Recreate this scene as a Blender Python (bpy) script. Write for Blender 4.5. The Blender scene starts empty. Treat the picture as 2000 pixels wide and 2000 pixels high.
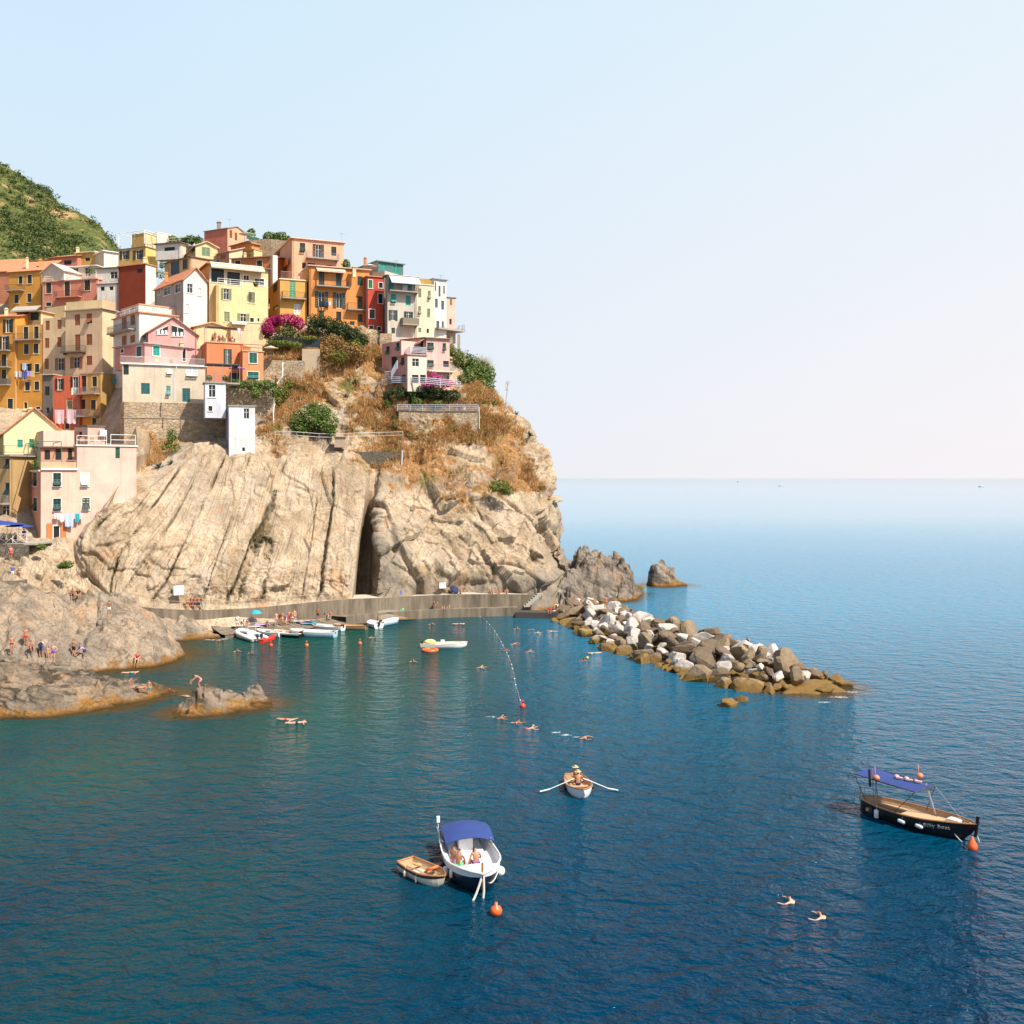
import bpy, bmesh, math, random
import numpy as np
from mathutils import Vector, Matrix, Quaternion
R = math.radians
S = bpy.context.scene
COL = S.collection
rnd = random.Random(7)
# ---------------------------------------------------------------- camera, sky, sun
CH = 19.0           # camera height over the water
FP = 2000.0         # focal length in photo pixels
HV = 933.0          # photo row of the horizon
cd = bpy.data.cameras.new('camera'); cam = bpy.data.objects.new('camera', cd); COL.objects.link(cam)
cam.location = (0, 0, CH); cam.rotation_euler = (R(90), 0, 0)
cd.sensor_width = 36; cd.lens = 36; cd.shift_y = -(1000 - HV) / 2000; cd.clip_start = 0.5; cd.clip_end = 60000
S.camera = cam
SUN = Vector((0.50, -0.39, 0.775)).normalized()
S.view_settings.view_transform = 'Standard'; S.view_settings.look = 'None'
S.view_settings.exposure = 0.42; S.view_settings.gamma = 1; S.view_settings.use_curve_mapping = False
sl = bpy.data.lights.new('sun', 'SUN'); so = bpy.data.objects.new('sun', sl); COL.objects.link(so)
sl.energy = 5.0; sl.angle = R(0.53); sl.color = (1.0, 0.93, 0.82)
so.rotation_euler = SUN.to_track_quat('Z', 'Y').to_euler(); so.location = (60, -30, 120)
W = bpy.data.worlds.new('World'); S.world = W; W.use_nodes = True
wt = W.node_tree; wt.nodes.clear()
def wn(t, **k):
    n = wt.nodes.new(t)
    for a, b in k.items(): setattr(n, a, b)
    return n
sky = wn('ShaderNodeTexSky', sky_type='NISHITA'); sky.sun_disc = False
sky.sun_elevation = math.asin(SUN.z); sky.sun_rotation = math.atan2(SUN.x, SUN.y)
sky.altitude = 0; sky.air_density = 1.0; sky.dust_density = 2.2; sky.ozone_density = 1.6
bg = wn('ShaderNodeBackground'); bg.inputs[1].default_value = 0.11
wo = wn('ShaderNodeOutputWorld')
tc = wn('ShaderNodeTexCoord'); sx = wn('ShaderNodeSeparateXYZ'); wt.links.new(tc.outputs['Generated'], sx.inputs[0])
# a pale sea haze lies along the horizon and warms towards the sun side
mr = wn('ShaderNodeMapRange'); mr.inputs[1].default_value = 0.40; mr.inputs[2].default_value = 0.68; mr.inputs[3].default_value = 0.97; mr.inputs[4].default_value = 0.0
mr.interpolation_type = 'SMOOTHSTEP'
wt.links.new(sx.outputs[2], mr.inputs[0])
hx = wn('ShaderNodeMapRange'); hx.inputs[1].default_value = -0.35; hx.inputs[2].default_value = 0.55
wt.links.new(sx.outputs[0], hx.inputs[0])
def cmix(fac, a, b):
    q = wn('ShaderNodeMix', data_type='RGBA'); wt.links.new(fac, q.inputs[0])
    for k, x in ((6, a), (7, b)):
        if isinstance(x, tuple): q.inputs[k].default_value = (*x, 1)
        else: wt.links.new(x, q.inputs[k])
    return q.outputs[2]
hz = wn('ShaderNodeMapRange'); hz.inputs[1].default_value = 0.0; hz.inputs[2].default_value = 0.40; wt.links.new(sx.outputs[2], hz.inputs[0])
hcol = cmix(hz.outputs[0], cmix(hx.outputs[0], (5.4, 5.9, 6.45), (6.75, 6.3, 6.4)), cmix(hx.outputs[0], (4.45, 5.75, 6.75), (5.6, 6.25, 6.7)))
mx = wn('ShaderNodeMix', data_type='RGBA')
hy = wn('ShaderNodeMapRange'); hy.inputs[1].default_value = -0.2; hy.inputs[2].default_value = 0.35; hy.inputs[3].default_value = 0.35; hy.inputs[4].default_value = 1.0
wt.links.new(sx.outputs[1], hy.inputs[0])        # haze dimmed behind the camera to cut ambient light on walls facing it
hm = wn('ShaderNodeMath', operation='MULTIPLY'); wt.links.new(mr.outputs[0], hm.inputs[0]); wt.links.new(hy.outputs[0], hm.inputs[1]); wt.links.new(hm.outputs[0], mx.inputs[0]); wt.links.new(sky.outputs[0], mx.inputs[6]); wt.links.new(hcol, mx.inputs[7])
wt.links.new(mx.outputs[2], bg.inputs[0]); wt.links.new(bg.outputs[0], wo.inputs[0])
S.cycles.max_bounces = 6; S.cycles.diffuse_bounces = 2; S.cycles.glossy_bounces = 3; S.cycles.transmission_bounces = 3
S.cycles.use_denoising = True
S.cycles.caustics_reflective = False; S.cycles.caustics_refractive = False

# ---------------------------------------------------------------- helpers
def P(u, v, D): return Vector(((u - 1000) * D / FP, D, CH - (v - HV) * D / FP))
def PW(u, v):
    D = CH * FP / (v - HV); return Vector(((u - 1000) * D / FP, D, 0.0))
ZO = {1: (0, 420), 2: (300, 420), 3: (600, 420), 4: (0, 720), 5: (300, 700)}
ZS = 350 / 1932.0
def Zp(z, x, y): return ZO[z][0] + x * ZS, ZO[z][1] + y * ZS

def srgb(r, g, b):
    f = lambda c: (c / 255 / 12.92) if c / 255 <= 0.04045 else ((c / 255 + 0.055) / 1.055) ** 2.4
    return (f(r), f(g), f(b))

def _h(ix, iy, iz, seed):
    h = (ix * 374761393 + iy * 668265263 + iz * 2147483647 + seed * 1274126177) & 0xFFFFFFFF
    h = ((h ^ (h >> 13)) * 1274126177) & 0xFFFFFFFF
    h = ((h ^ (h >> 16)) * 2246822519) & 0xFFFFFFFF
    return ((h ^ (h >> 15)) & 0xFFFF) / 65535.0
def vnoise(x, y, z, seed=0):
    x, y, z = np.broadcast_arrays(np.asarray(x, float), np.asarray(y, float), np.asarray(z, float))
    fx, fy, fz = np.floor(x), np.floor(y), np.floor(z)
    ix, iy, iz = fx.astype(np.int64), fy.astype(np.int64), fz.astype(np.int64)
    a, b, c = x - fx, y - fy, z - fz
    a = a * a * (3 - 2 * a); b = b * b * (3 - 2 * b); c = c * c * (3 - 2 * c)
    r = 0
    for i in (0, 1):
        wa = a if i else 1 - a
        for j in (0, 1):
            wb = b if j else 1 - b
            for k in (0, 1):
                r = r + _h(ix + i, iy + j, iz + k, seed) * wa * wb * (c if k else 1 - c)
    return r * 2 - 1
def fbm(x, y, z, oct=4, seed=0, gain=0.5, ridge=False):
    t, amp, f, n = 0, 1.0, 1.0, 0
    for o in range(oct):
        v = vnoise(x * f, y * f, z * f, seed + o * 17)
        if ridge: v = 1 - 2 * np.abs(v)
        t = t + v * amp; n += amp; amp *= gain; f *= 2.03
    return t / n
def sstep(a, b, x):
    t = np.clip((x - a) / (b - a), 0, 1); return t * t * (3 - 2 * t)

def tag(o, label=None, cat=None, group=None, kind=None):
    if label: o['label'] = label
    if cat: o['category'] = cat
    if group: o['group'] = group
    if kind: o['kind'] = kind
    return o
def empty(name, loc=(0, 0, 0), label=None, cat=None, group=None, rz=0.0):
    o = bpy.data.objects.new(name, None); COL.objects.link(o); o.location = loc; o.rotation_euler = (0, 0, rz)
    o.empty_display_size = 0.2
    return tag(o, label, cat, group)

class MB:
    def __init__(s): s.v = []; s.f = []; s.m = []; s.mi = 0
    def add(s, vs, fs):
        n = len(s.v); s.v.extend([tuple(q) for q in vs]); s.f.extend([tuple(n + i for i in q) for q in fs]); s.m.extend([s.mi] * len(fs)); return s
    def quad(s, a, b, c, d): return s.add([a, b, c, d], [(0, 1, 2, 3)])
    def obox(s, o, ax, ay, az):
        """box with corner o and edge vectors"""
        o, ax, ay, az = Vector(o), Vector(ax), Vector(ay), Vector(az)
        if ax.cross(ay).dot(az) < 0: ax, ay = ay, ax
        c = [o, o + ax, o + ax + ay, o + ay]; c += [q + az for q in c]
        return s.add(c, [(3, 2, 1, 0), (4, 5, 6, 7), (0, 1, 5, 4), (1, 2, 6, 5), (2, 3, 7, 6), (3, 0, 4, 7)])
    def cbox(s, c, sx, sy, sz, rz=0.0):
        x = Vector((math.cos(rz), math.sin(rz), 0)); y = Vector((-math.sin(rz), math.cos(rz), 0)); z = Vector((0, 0, 1))
        return s.obox(Vector(c) - x * sx / 2 - y * sy / 2 - z * sz / 2, x * sx, y * sy, z * sz)
    def tube(s, pts, r, n=6, closed=False):
        pts = [Vector(p) for p in pts]; rs = r if isinstance(r, (list, tuple)) else [r] * len(pts)
        N = len(pts); rings = []
        for i, p in enumerate(pts):
            d = (pts[(i + 1) % N] - pts[i - 1]) if closed else (pts[min(i + 1, N - 1)] - pts[max(i - 1, 0)])
            d = d.normalized() if d.length > 1e-9 else Vector((0, 0, 1))
            up = Vector((0, 0, 1)) if abs(d.z) < 0.95 else Vector((1, 0, 0))
            x = d.cross(up).normalized(); y = x.cross(d)
            rings.append([p + (x * math.cos(2 * math.pi * k / n) + y * math.sin(2 * math.pi * k / n)) * rs[i] for k in range(n)])
        vs = [q for r_ in rings for q in r_]; fs = []
        for i in range(N if closed else N - 1):
            for k in range(n):
                j = (i + 1) % N
                fs.append((i * n + k, i * n + (k + 1) % n, j * n + (k + 1) % n, j * n + k))
        if not closed:
            fs.append(tuple(range(n - 1, -1, -1))); fs.append(tuple((N - 1) * n + k for k in range(n)))
        return s.add(vs, fs)
    def lathe(s, c, prof, n=12, axis=None):
        c = Vector(c); q = Vector((0, 0, 1)).rotation_difference(Vector(axis)) if axis is not None else Quaternion()
        vs = []; fs = []
        for (r, z) in prof:
            for k in range(n): vs.append(c + q @ Vector((r * math.cos(2 * math.pi * k / n), r * math.sin(2 * math.pi * k / n), z)))
        for i in range(len(prof) - 1):
            for k in range(n): fs.append((i * n + k, i * n + (k + 1) % n, (i + 1) * n + (k + 1) % n, (i + 1) * n + k))
        fs.append(tuple(range(n - 1, -1, -1))); fs.append(tuple((len(prof) - 1) * n + k for k in range(n)))
        return s.add(vs, fs)
    def ball(s, c, r, n=10, sc=(1, 1, 1)):
        m = max(5, n // 2 + 1)
        prof = [(max(1e-3, math.sin(math.pi * i / m)), -math.cos(math.pi * i / m)) for i in range(m + 1)]
        vs0 = len(s.v); s.lathe((0, 0, 0), prof, n)
        for i in range(vs0, len(s.v)):
            x, y, z = s.v[i]; s.v[i] = (c[0] + x * r * sc[0], c[1] + y * r * sc[1], c[2] + z * r * sc[2])
        return s
    def build(s, name, mat, parent=None, world=False, smooth=False):
        off = Vector(parent.matrix_basis.translation) if (parent is not None and world) else Vector((0, 0, 0))
        if world and parent is not None and parent.parent is not None: off = Vector(parent.parent.matrix_basis.translation) + off
        me = bpy.data.meshes.new(name)
        me.from_pydata([(x - off.x, y - off.y, z - off.z) for x, y, z in s.v], [], s.f)
        for mm in (mat if isinstance(mat, (list, tuple)) else [mat]): me.materials.append(mm)
        if len(me.materials) > 1: me.polygons.foreach_set('material_index', s.m)
        if smooth: me.polygons.foreach_set('use_smooth', [True] * len(s.f))
        me.update()
        o = bpy.data.objects.new(name, me); COL.objects.link(o)
        if parent is not None: o.parent = parent
        return o
def thing_mb(name, mb, mat, label, cat, group=None, smooth=False, kind=None):
    """a one-mesh thing; its origin goes to the middle of its base"""
    a = np.array(mb.v); lo, hi = a.min(0), a.max(0); c = ((lo[0] + hi[0]) / 2, (lo[1] + hi[1]) / 2, lo[2])
    mb.v = [(x - c[0], y - c[1], z - c[2]) for x, y, z in mb.v]
    o = mb.build(name, mat, smooth=smooth); o.location = c
    return tag(o, label, cat, group, kind)
def np_mesh(name, V, F, mat, smooth=True, attrs=None, parent=None):
    me = bpy.data.meshes.new(name); V = np.asarray(V, np.float32); F = np.asarray(F, np.int32)
    me.vertices.add(len(V)); me.vertices.foreach_set('co', V.ravel())
    k = F.shape[1]
    me.loops.add(F.size); me.loops.foreach_set('vertex_index', F.ravel())
    me.polygons.add(len(F)); me.polygons.foreach_set('loop_start', np.arange(0, F.size, k, dtype=np.int32))
    me.polygons.foreach_set('loop_total', np.full(len(F), k, np.int32))
    if smooth: me.polygons.foreach_set('use_smooth', np.ones(len(F), bool))
    me.update(calc_edges=True)
    for n, val in (attrs or {}).items():
        at = me.attributes.new(n, 'FLOAT', 'POINT'); at.data.foreach_set('value', np.asarray(val, np.float32).ravel())
    for mm in (mat if isinstance(mat, (list, tuple)) else [mat]): me.materials.append(mm)
    o = bpy.data.objects.new(name, me); COL.objects.link(o)
    if parent is not None: o.parent = parent
    return o
def grid_faces(nr, nc):
    i = np.arange(nr * nc).reshape(nr, nc)
    return np.stack([i[:-1, :-1], i[:-1, 1:], i[1:, 1:], i[1:, :-1]], -1).reshape(-1, 4)

# ---------------------------------------------------------------- materials
class NT:
    def __init__(s, name):
        s.mat = bpy.data.materials.new(name); s.mat.use_nodes = True; s.t = s.mat.node_tree; s.t.nodes.clear()
        s.out = s.n('ShaderNodeOutputMaterial'); s.b = s.n('ShaderNodeBsdfPrincipled'); s.l(s.b.outputs[0], s.out.inputs[0])
    def n(s, t, **k):
        q = s.t.nodes.new(t)
        for a, b in k.items(): setattr(q, a, b)
        return q
    def l(s, a, b): s.t.links.new(a, b)
    def val(s, sock, v):
        if hasattr(v, 'links') or hasattr(v, 'is_linked'): s.l(v, sock)
        else: sock.default_value = v
    def coord(s, kind='Object', scale=(1, 1, 1), rot=(0, 0, 0)):
        c = s.n('ShaderNodeTexCoord'); m = s.n('ShaderNodeMapping'); m.inputs['Scale'].default_value = scale; m.inputs['Rotation'].default_value = rot
        s.l(c.outputs[kind], m.inputs[0]); return m.outputs[0]
    def pos(s, scale=(1, 1, 1), rot=(0, 0, 0)):
        c = s.n('ShaderNodeNewGeometry'); m = s.n('ShaderNodeMapping'); m.inputs['Scale'].default_value = scale; m.inputs['Rotation'].default_value = rot
        s.l(c.outputs['Position'], m.inputs[0]); return m.outputs[0]
    def noise(s, vec, scale, detail=4, rough=0.55, dist=0.0):
        q = s.n('ShaderNodeTexNoise'); q.inputs['Scale'].default_value = scale; q.inputs['Detail'].default_value = detail
        q.inputs['Roughness'].default_value = rough; q.inputs['Distortion'].default_value = dist; s.l(vec, q.inputs['Vector']); return q.outputs[0]
    def ramp(s, f, stops, interp='LINEAR'):
        q = s.n('ShaderNodeValToRGB'); q.color_ramp.interpolation = interp; e = q.color_ramp.elements
        while len(e) > len(stops): e.remove(e[-1])
        while len(e) < len(stops): e.new(0.5)
        for i, (p, c) in enumerate(stops):
            e[i].position = p; e[i].color = (*(c if isinstance(c, (tuple, list)) else (c, c, c)), 1)
        s.l(f, q.inputs[0]); return q.outputs[0]
    def mix(s, f, a, b, mode='MIX'):
        q = s.n('ShaderNodeMix', data_type='RGBA', blend_type=mode); q.clamp_factor = True
        for sock, x in ((q.inputs[0], f), (q.inputs[6], a), (q.inputs[7], b)):
            if isinstance(x, (tuple, list)): sock.default_value = (*x[:3], 1)
            elif isinstance(x, (int, float)): sock.default_value = x
            else: s.l(x, sock)
        return q.outputs[2]
    def math(s, op, a, b=0.0, clamp=False):
        q = s.n('ShaderNodeMath', operation=op); q.use_clamp = clamp
        for sock, x in ((q.inputs[0], a), (q.inputs[1], b)):
            if isinstance(x, (int, float)): sock.default_value = x
            else: s.l(x, sock)
        return q.outputs[0]
    def attr(s, n):
        q = s.n('ShaderNodeAttribute'); q.attribute_name = n; return q.outputs['Fac']
    def bump(s, h, dist=0.1, strength=1.0, nrm=None):
        q = s.n('ShaderNodeBump'); q.inputs['Distance'].default_value = dist; q.inputs['Strength'].default_value = strength
        s.l(h, q.inputs['Height'])
        if nrm is not None: s.l(nrm, q.inputs['Normal'])
        s.l(q.outputs[0], s.b.inputs['Normal']); return q.outputs[0]
    def done(s, col=None, rough=0.8, metal=0.0, spec=None):
        if col is not None:
            if isinstance(col, (tuple, list)): s.b.inputs['Base Color'].default_value = (*col[:3], 1)
            else: s.l(col, s.b.inputs['Base Color'])
        if isinstance(rough, (int, float)): s.b.inputs['Roughness'].default_value = rough
        else: s.l(rough, s.b.inputs['Roughness'])
        s.b.inputs['Metallic'].default_value = metal
        if spec is not None: s.b.inputs['Specular IOR Level'].default_value = spec
        return s.mat
_mc = {}
def mul(c, k): return tuple(min(1.0, x * k) for x in c)
def plain(name, c, rough=0.6, metal=0.0, var=0.12, scale=3.0):
    k = ('plain', name)
    if k in _mc: return _mc[k]
    t = NT(name); n = t.noise(t.coord('Object'), scale, 4)
    col = t.mix(n, mul(c, 1 - var), mul(c, 1 + var)); _mc[k] = t.done(col, rough, metal); return _mc[k]
def plaster(c, stain=0.38):
    """painted render, sun-bleached in patches, with rain streaks running down"""
    k = ('pl', tuple(round(x, 3) for x in c), stain)
    if k in _mc: return _mc[k]
    t = NT('plaster')
    p = t.pos()
    big = t.noise(p, 0.35, 5, 0.6, 0.6)
    fine = t.noise(p, 3.0, 5, 0.65)
    streak = t.noise(t.pos((1.6, 1.6, 0.10)), 1.5, 4, 0.6)
    c1 = t.mix(t.ramp(big, [(0.3, 0.0), (0.7, 1.0)]), mul(c, 1 - stain * 0.55), mul(c, 1.06))
    c2 = t.mix(t.math('MULTIPLY', t.ramp(streak, [(0.52, 0.0), (0.75, 1.0)]), stain * 1.3), c1, mul(tuple(0.6 * x + 0.1 for x in c), 0.62))
    c3 = t.mix(t.math('MULTIPLY', t.ramp(fine, [(0.35, 1.0), (0.55, 0.0)]), stain * 0.7), c2, mul(c, 0.8))
    t.bump(fine, 0.02, 0.5)
    _mc[k] = t.done(c3, 0.9, 0, 0.2); return _mc[k]
def stone_mat(name, cols, scale=1.6, mortar=(0.30, 0.25, 0.19)):
    t = NT(name); p = t.pos((1, 1, 1.5))
    w = t.n('ShaderNodeVectorMath', operation='ADD'); nz = t.n('ShaderNodeTexNoise'); nz.inputs['Scale'].default_value = 1.2; t.l(p, nz.inputs['Vector'])
    t.l(p, w.inputs[0]); t.l(nz.outputs['Color'], w.inputs[1])
    v = t.n('ShaderNodeTexVoronoi'); v.inputs['Scale'].default_value = scale; t.l(w.outputs[0], v.inputs['Vector'])
    v2 = t.n('ShaderNodeTexVoronoi', feature='DISTANCE_TO_EDGE'); v2.inputs['Scale'].default_value = scale; t.l(w.outputs[0], v2.inputs['Vector'])
    sp = t.n('ShaderNodeSeparateColor'); t.l(v.outputs['Color'], sp.inputs[0])
    c = t.ramp(sp.outputs[0], [(i / (len(cols) - 1), q) for i, q in enumerate(cols)])
    big = t.noise(t.pos(), 0.25, 4); c = t.mix(t.math('MULTIPLY', big, 0.8), c, mul(cols[1], 0.75))
    e = t.ramp(v2.outputs[0], [(0.0, 0.0), (0.09, 1.0)])
    c = t.mix(e, mortar, c)
    t.bump(e, 0.08, 0.8); return t.done(c, 0.95, 0, 0.1)
def foliage(name, cols, rough=0.6):
    t = NT(name); g = t.n('ShaderNodeNewGeometry')
    c = t.ramp(g.outputs['Random Per Island'], [(i / (len(cols) - 1), q) for i, q in enumerate(cols)])
    n = t.noise(t.pos(), 0.8, 3); c = t.mix(t.math('MULTIPLY', n, 0.5), c, mul(cols[0], 0.7))
    t.b.inputs['Subsurface Weight'].default_value = 0.0
    tr = t.n('ShaderNodeBsdfTranslucent'); t.l(c, tr.inputs[0])
    ms = t.n('ShaderNodeMixShader'); ms.inputs[0].default_value = 0.25; t.l(t.b.outputs[0], ms.inputs[1]); t.l(tr.outputs[0], ms.inputs[2]); t.l(ms.outputs[0], t.out.inputs[0])
    return t.done(c, rough, 0, 0.25)
def tile_mat(name, c):
    t = NT(name); g = t.n('ShaderNodeTexCoord')
    w = t.n('ShaderNodeTexWave', wave_type='BANDS', bands_direction='DIAGONAL'); w.inputs['Scale'].default_value = 2.2; w.inputs['Distortion'].default_value = 1.5; w.inputs['Detail'].default_value = 2
    t.l(g.outputs['Object'], w.inputs['Vector'])
    n = t.noise(t.pos(), 2.5, 4, 0.7); n2 = t.noise(t.pos(), 0.5, 3)
    col = t.mix(t.ramp(n, [(0.3, 0.0), (0.7, 1.0)]), mul(c, 0.66), mul(c, 1.12)); col = t.mix(t.math('MULTIPLY', n2, 0.28), col, (0.42, 0.33, 0.27))
    t.bump(w.outputs[0], 0.06, 0.6); return t.done(col, 0.9, 0, 0.2)
def glass_mat():
    if 'glass' in _mc: return _mc['glass']
    t = NT('window_glass'); n = t.noise(t.pos(), 0.7, 2)
    _mc['glass'] = t.done(t.mix(n, (0.012, 0.016, 0.018), (0.04, 0.05, 0.052)), 0.15, 0, 0.22); return _mc['glass']
WHITE = plain('white_paint', (0.78, 0.76, 0.72), 0.5)
GREEN = plain('green_shutter_paint', (0.012, 0.055, 0.042), 0.55)
DGREEN = plain('dark_shutter_paint', (0.016, 0.03, 0.026), 0.55)
BROWN = plain('brown_shutter_paint', (0.30, 0.095, 0.03), 0.6)
TEAL = plain('turquoise_paint', (0.02, 0.34, 0.27), 0.55)
LGREEN = plain('pale_green_paint', (0.16, 0.38, 0.22), 0.6)
OLIVE = plain('olive_paint', (0.24, 0.26, 0.13), 0.6)
IRON = plain('dark_iron', (0.05, 0.045, 0.04), 0.5)
STEEL = plain('galvanised_steel', (0.42, 0.43, 0.44), 0.4, 0.6)
WOOD = plain('weathered_wood', (0.30, 0.18, 0.10), 0.7)
CONC = plain('concrete', (0.36, 0.32, 0.27), 0.9, 0, 0.25, 1.2)
TILE = tile_mat('terracotta_tiles', (0.70, 0.26, 0.115))
TILE2 = tile_mat('weathered_brown_tiles', (0.42, 0.24, 0.14))
SLATE = tile_mat('pale_slate_roof', (0.42, 0.36, 0.33))
PALM = plain('pale_rooftop', (0.5, 0.42, 0.36), 0.9)
# ================================================================ SETTING
def rock_mat(name, light, mid, dark, rot=0.0, crack=0.35, algae=True, veg=False, stretch=4.0, joint=0.0, lay=None):
    t = NT(name); p = t.pos()
    beds = t.pos((1.0, 1.0, 1.0 / stretch), (0, rot, 0))
    n1 = t.noise(p, 0.22, 6, 0.62, 0.5); n2 = t.noise(beds, 1.1, 7, 0.68, 0.8); n3 = t.noise(p, 3.5, 5, 0.7)
    c = t.mix(t.ramp(n1, [(0.40, 0.0), (0.58, 1.0)]), mid, light)
    c = t.mix(t.ramp(n2, [(0.50, 0.0), (0.72, 0.75)]), c, dark)
    c = t.mix(t.ramp(n3, [(0.32, 0.7), (0.5, 0.0)]), c, mul(dark, 0.7))
    n5 = t.noise(t.pos((1, 1, .6)), 0.09, 5, 0.6, 0.8); c = t.mix(t.ramp(n5, [(0.50, 0.0), (0.68, 0.55)]), c, (0.33, 0.29, 0.245))
    n4 = t.noise(t.pos((1, 1, 0.25)), 0.5, 5, 0.6, 0.4)
    c = t.mix(t.ramp(n4, [(0.55, 0.0), (0.74, 0.65)]), c, (0.40, 0.21, 0.09))      # rust stains
    v = t.n('ShaderNodeTexVoronoi', feature='DISTANCE_TO_EDGE'); v.inputs['Scale'].default_value = crack
    wv = t.n('ShaderNodeVectorMath', operation='ADD'); nz = t.n('ShaderNodeTexNoise'); nz.inputs['Scale'].default_value = 0.5; nz.inputs['Detail'].default_value = 5
    t.l(beds, nz.inputs['Vector']); sc = t.n('ShaderNodeVectorMath', operation='SCALE'); sc.inputs['Scale'].default_value = 3.0
    t.l(nz.outputs['Color'], sc.inputs[0]); t.l(beds, wv.inputs[0]); t.l(sc.outputs[0], wv.inputs[1]); t.l(wv.outputs[0], v.inputs['Vector'])
    ck = t.ramp(v.outputs[0], [(0.0, 0.0), (0.035, 1.0)])
    c = t.mix(t.math('ADD', ck, 1.0 - joint, True), mul(dark, 0.6), c)
    if veg:
        cb = t.n('ShaderNodeCombineXYZ'); t.l(t.math('MULTIPLY', t.attr('bs'), 26.0), cb.inputs[0]); t.l(t.math('MULTIPLY', t.attr('bt'), 1.6), cb.inputs[1])
        ln = t.noise(cb.outputs[0], 1.0, 6, 0.65, 0.3); lm = t.attr('beds')
        c = t.mix(t.math('MULTIPLY', t.ramp(ln, [(0.36, 1.0), (0.46, 0.0)]), t.math('MULTIPLY', lm, 0.75)), c, mul(dark, 0.75))
        c = t.mix(t.math('MULTIPLY', t.ramp(ln, [(0.55, 0.0), (0.7, 1.0)]), t.math('MULTIPLY', lm, 0.5)), c, (0.62, 0.50, 0.37))
        c = t.mix(t.math('MULTIPLY', t.attr('crev'), t.ramp(n3, [(0.3, 0.5), (0.6, 1.0)])), c, (0.06, 0.05, 0.022))
    if veg:
        a = t.attr('veg'); gn = t.noise(p, 0.55, 7, 0.7, 0.6); gn2 = t.noise(p, 2.2, 4, 0.7)
        gc = t.ramp(gn2, [(0.25, (0.10, 0.06, 0.025)), (0.5, (0.30, 0.155, 0.06)), (0.75, (0.42, 0.27, 0.13))])
        gg = t.mix(t.ramp(t.noise(p, 0.18, 4), [(0.55, 0.0), (0.66, 1.0)]), gc, (0.11, 0.11, 0.03))
        m = t.ramp(t.math('ADD', a, t.math('MULTIPLY', t.math('SUBTRACT', gn, 0.5), 2.2)), [(0.42, 0.0), (0.56, 1.0)])
        c = t.mix(m, c, gg)
        gr = t.attr('grey'); c = t.mix(gr, c, t.mix(n2, (0.29, 0.245, 0.19), (0.12, 0.10, 0.08)))
    if lay:
        sp0 = t.n('ShaderNodeSeparateXYZ'); t.l(p, sp0.inputs[0])
        L_ = t.math('ADD', sp0.outputs[2], t.math('ADD', t.math('MULTIPLY', sp0.outputs[0], lay[0]), t.math('MULTIPLY', sp0.outputs[1], lay[1])))
        lc = t.n('ShaderNodeCombineXYZ'); t.l(t.math('MULTIPLY', L_, lay[2]), lc.inputs[0]); t.l(t.math('MULTIPLY', sp0.outputs[0], .25), lc.inputs[1]); t.l(t.math('MULTIPLY', sp0.outputs[1], .25), lc.inputs[2])
        ly = t.noise(lc.outputs[0], 1.0, 5, .6, .25)
        c = t.mix(t.math('MULTIPLY', t.ramp(ly, [(0.40, 1.0), (0.50, 0.0)]), lay[3]), c, mul(dark, 0.45))
        n2 = t.mix(lay[3], n2, ly)
    if algae:
        sp = t.n('ShaderNodeSeparateXYZ'); t.l(p, sp.inputs[0])
        h = t.math('ADD', sp.outputs[2], t.math('MULTIPLY', t.math('SUBTRACT', t.noise(p, .5, 5, .7), 0.5), -3.2))
        band = t.ramp(t.math('DIVIDE', h, 2.0), [(0.0, .95), (0.16, 0.75), (0.34, 0.0)])
        ac = t.ramp(n3, [(0.3, (0.10, 0.05, 0.015)), (0.55, (0.25, 0.125, 0.03)), (0.78, (0.44, 0.25, 0.06))])
        c = t.mix(band, c, ac)
        wet = t.ramp(t.math('DIVIDE', sp.outputs[2], 0.5), [(0.0, 1.0), (0.6, 0.0)])
        c = t.mix(wet, c, (0.07, 0.035, 0.012))
    hsum = t.math('ADD', t.math('MULTIPLY', n2, 0.8), t.math('ADD', t.math('MULTIPLY', n3, 0.25), t.math('MULTIPLY', ck, 0.25 * joint)))
    t.bump(hsum, 0.35, 0.85)
    return t.done(c, 0.92, 0, 0.15)

def cracks(x, y, z, f, seed, w=.16):
    v = vnoise(x * f + .6 * vnoise(x * f * 1.7, y * f * 1.7, z * f * 1.7, seed + 5), y * f, z * f, seed); return np.exp(-(v / w) ** 2) * sstep(-.5, .3, vnoise(x * f * .7, y * f * .7, z * f * .7, seed + 9))
def blocks(x, y, sx, sy, seed, warp=.5):
    """jointed blocks: flat tilted facets with hard steps between them; about -1 .. 1"""
    a = (x + warp * sx * .45 * fbm(x / sx * .6, y / sy * .6, 0, 3, seed)) / sx; b = (y + warp * sy * .45 * fbm(x / sx * .6, y / sy * .6, 7, 3, seed + 1)) / sy
    rb = np.floor(b).astype(np.int64); a = a + _h(rb, rb * 0, rb * 0, seed + 2) * 3; ra = np.floor(a).astype(np.int64); z0 = ra * 0
    g = lambda k: _h(ra, rb, z0, seed + k) * 2 - 1
    return .6 * g(3) + (a - ra - .5) * .9 * g(4) + (b - rb - .5) * .9 * g(5)
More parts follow.
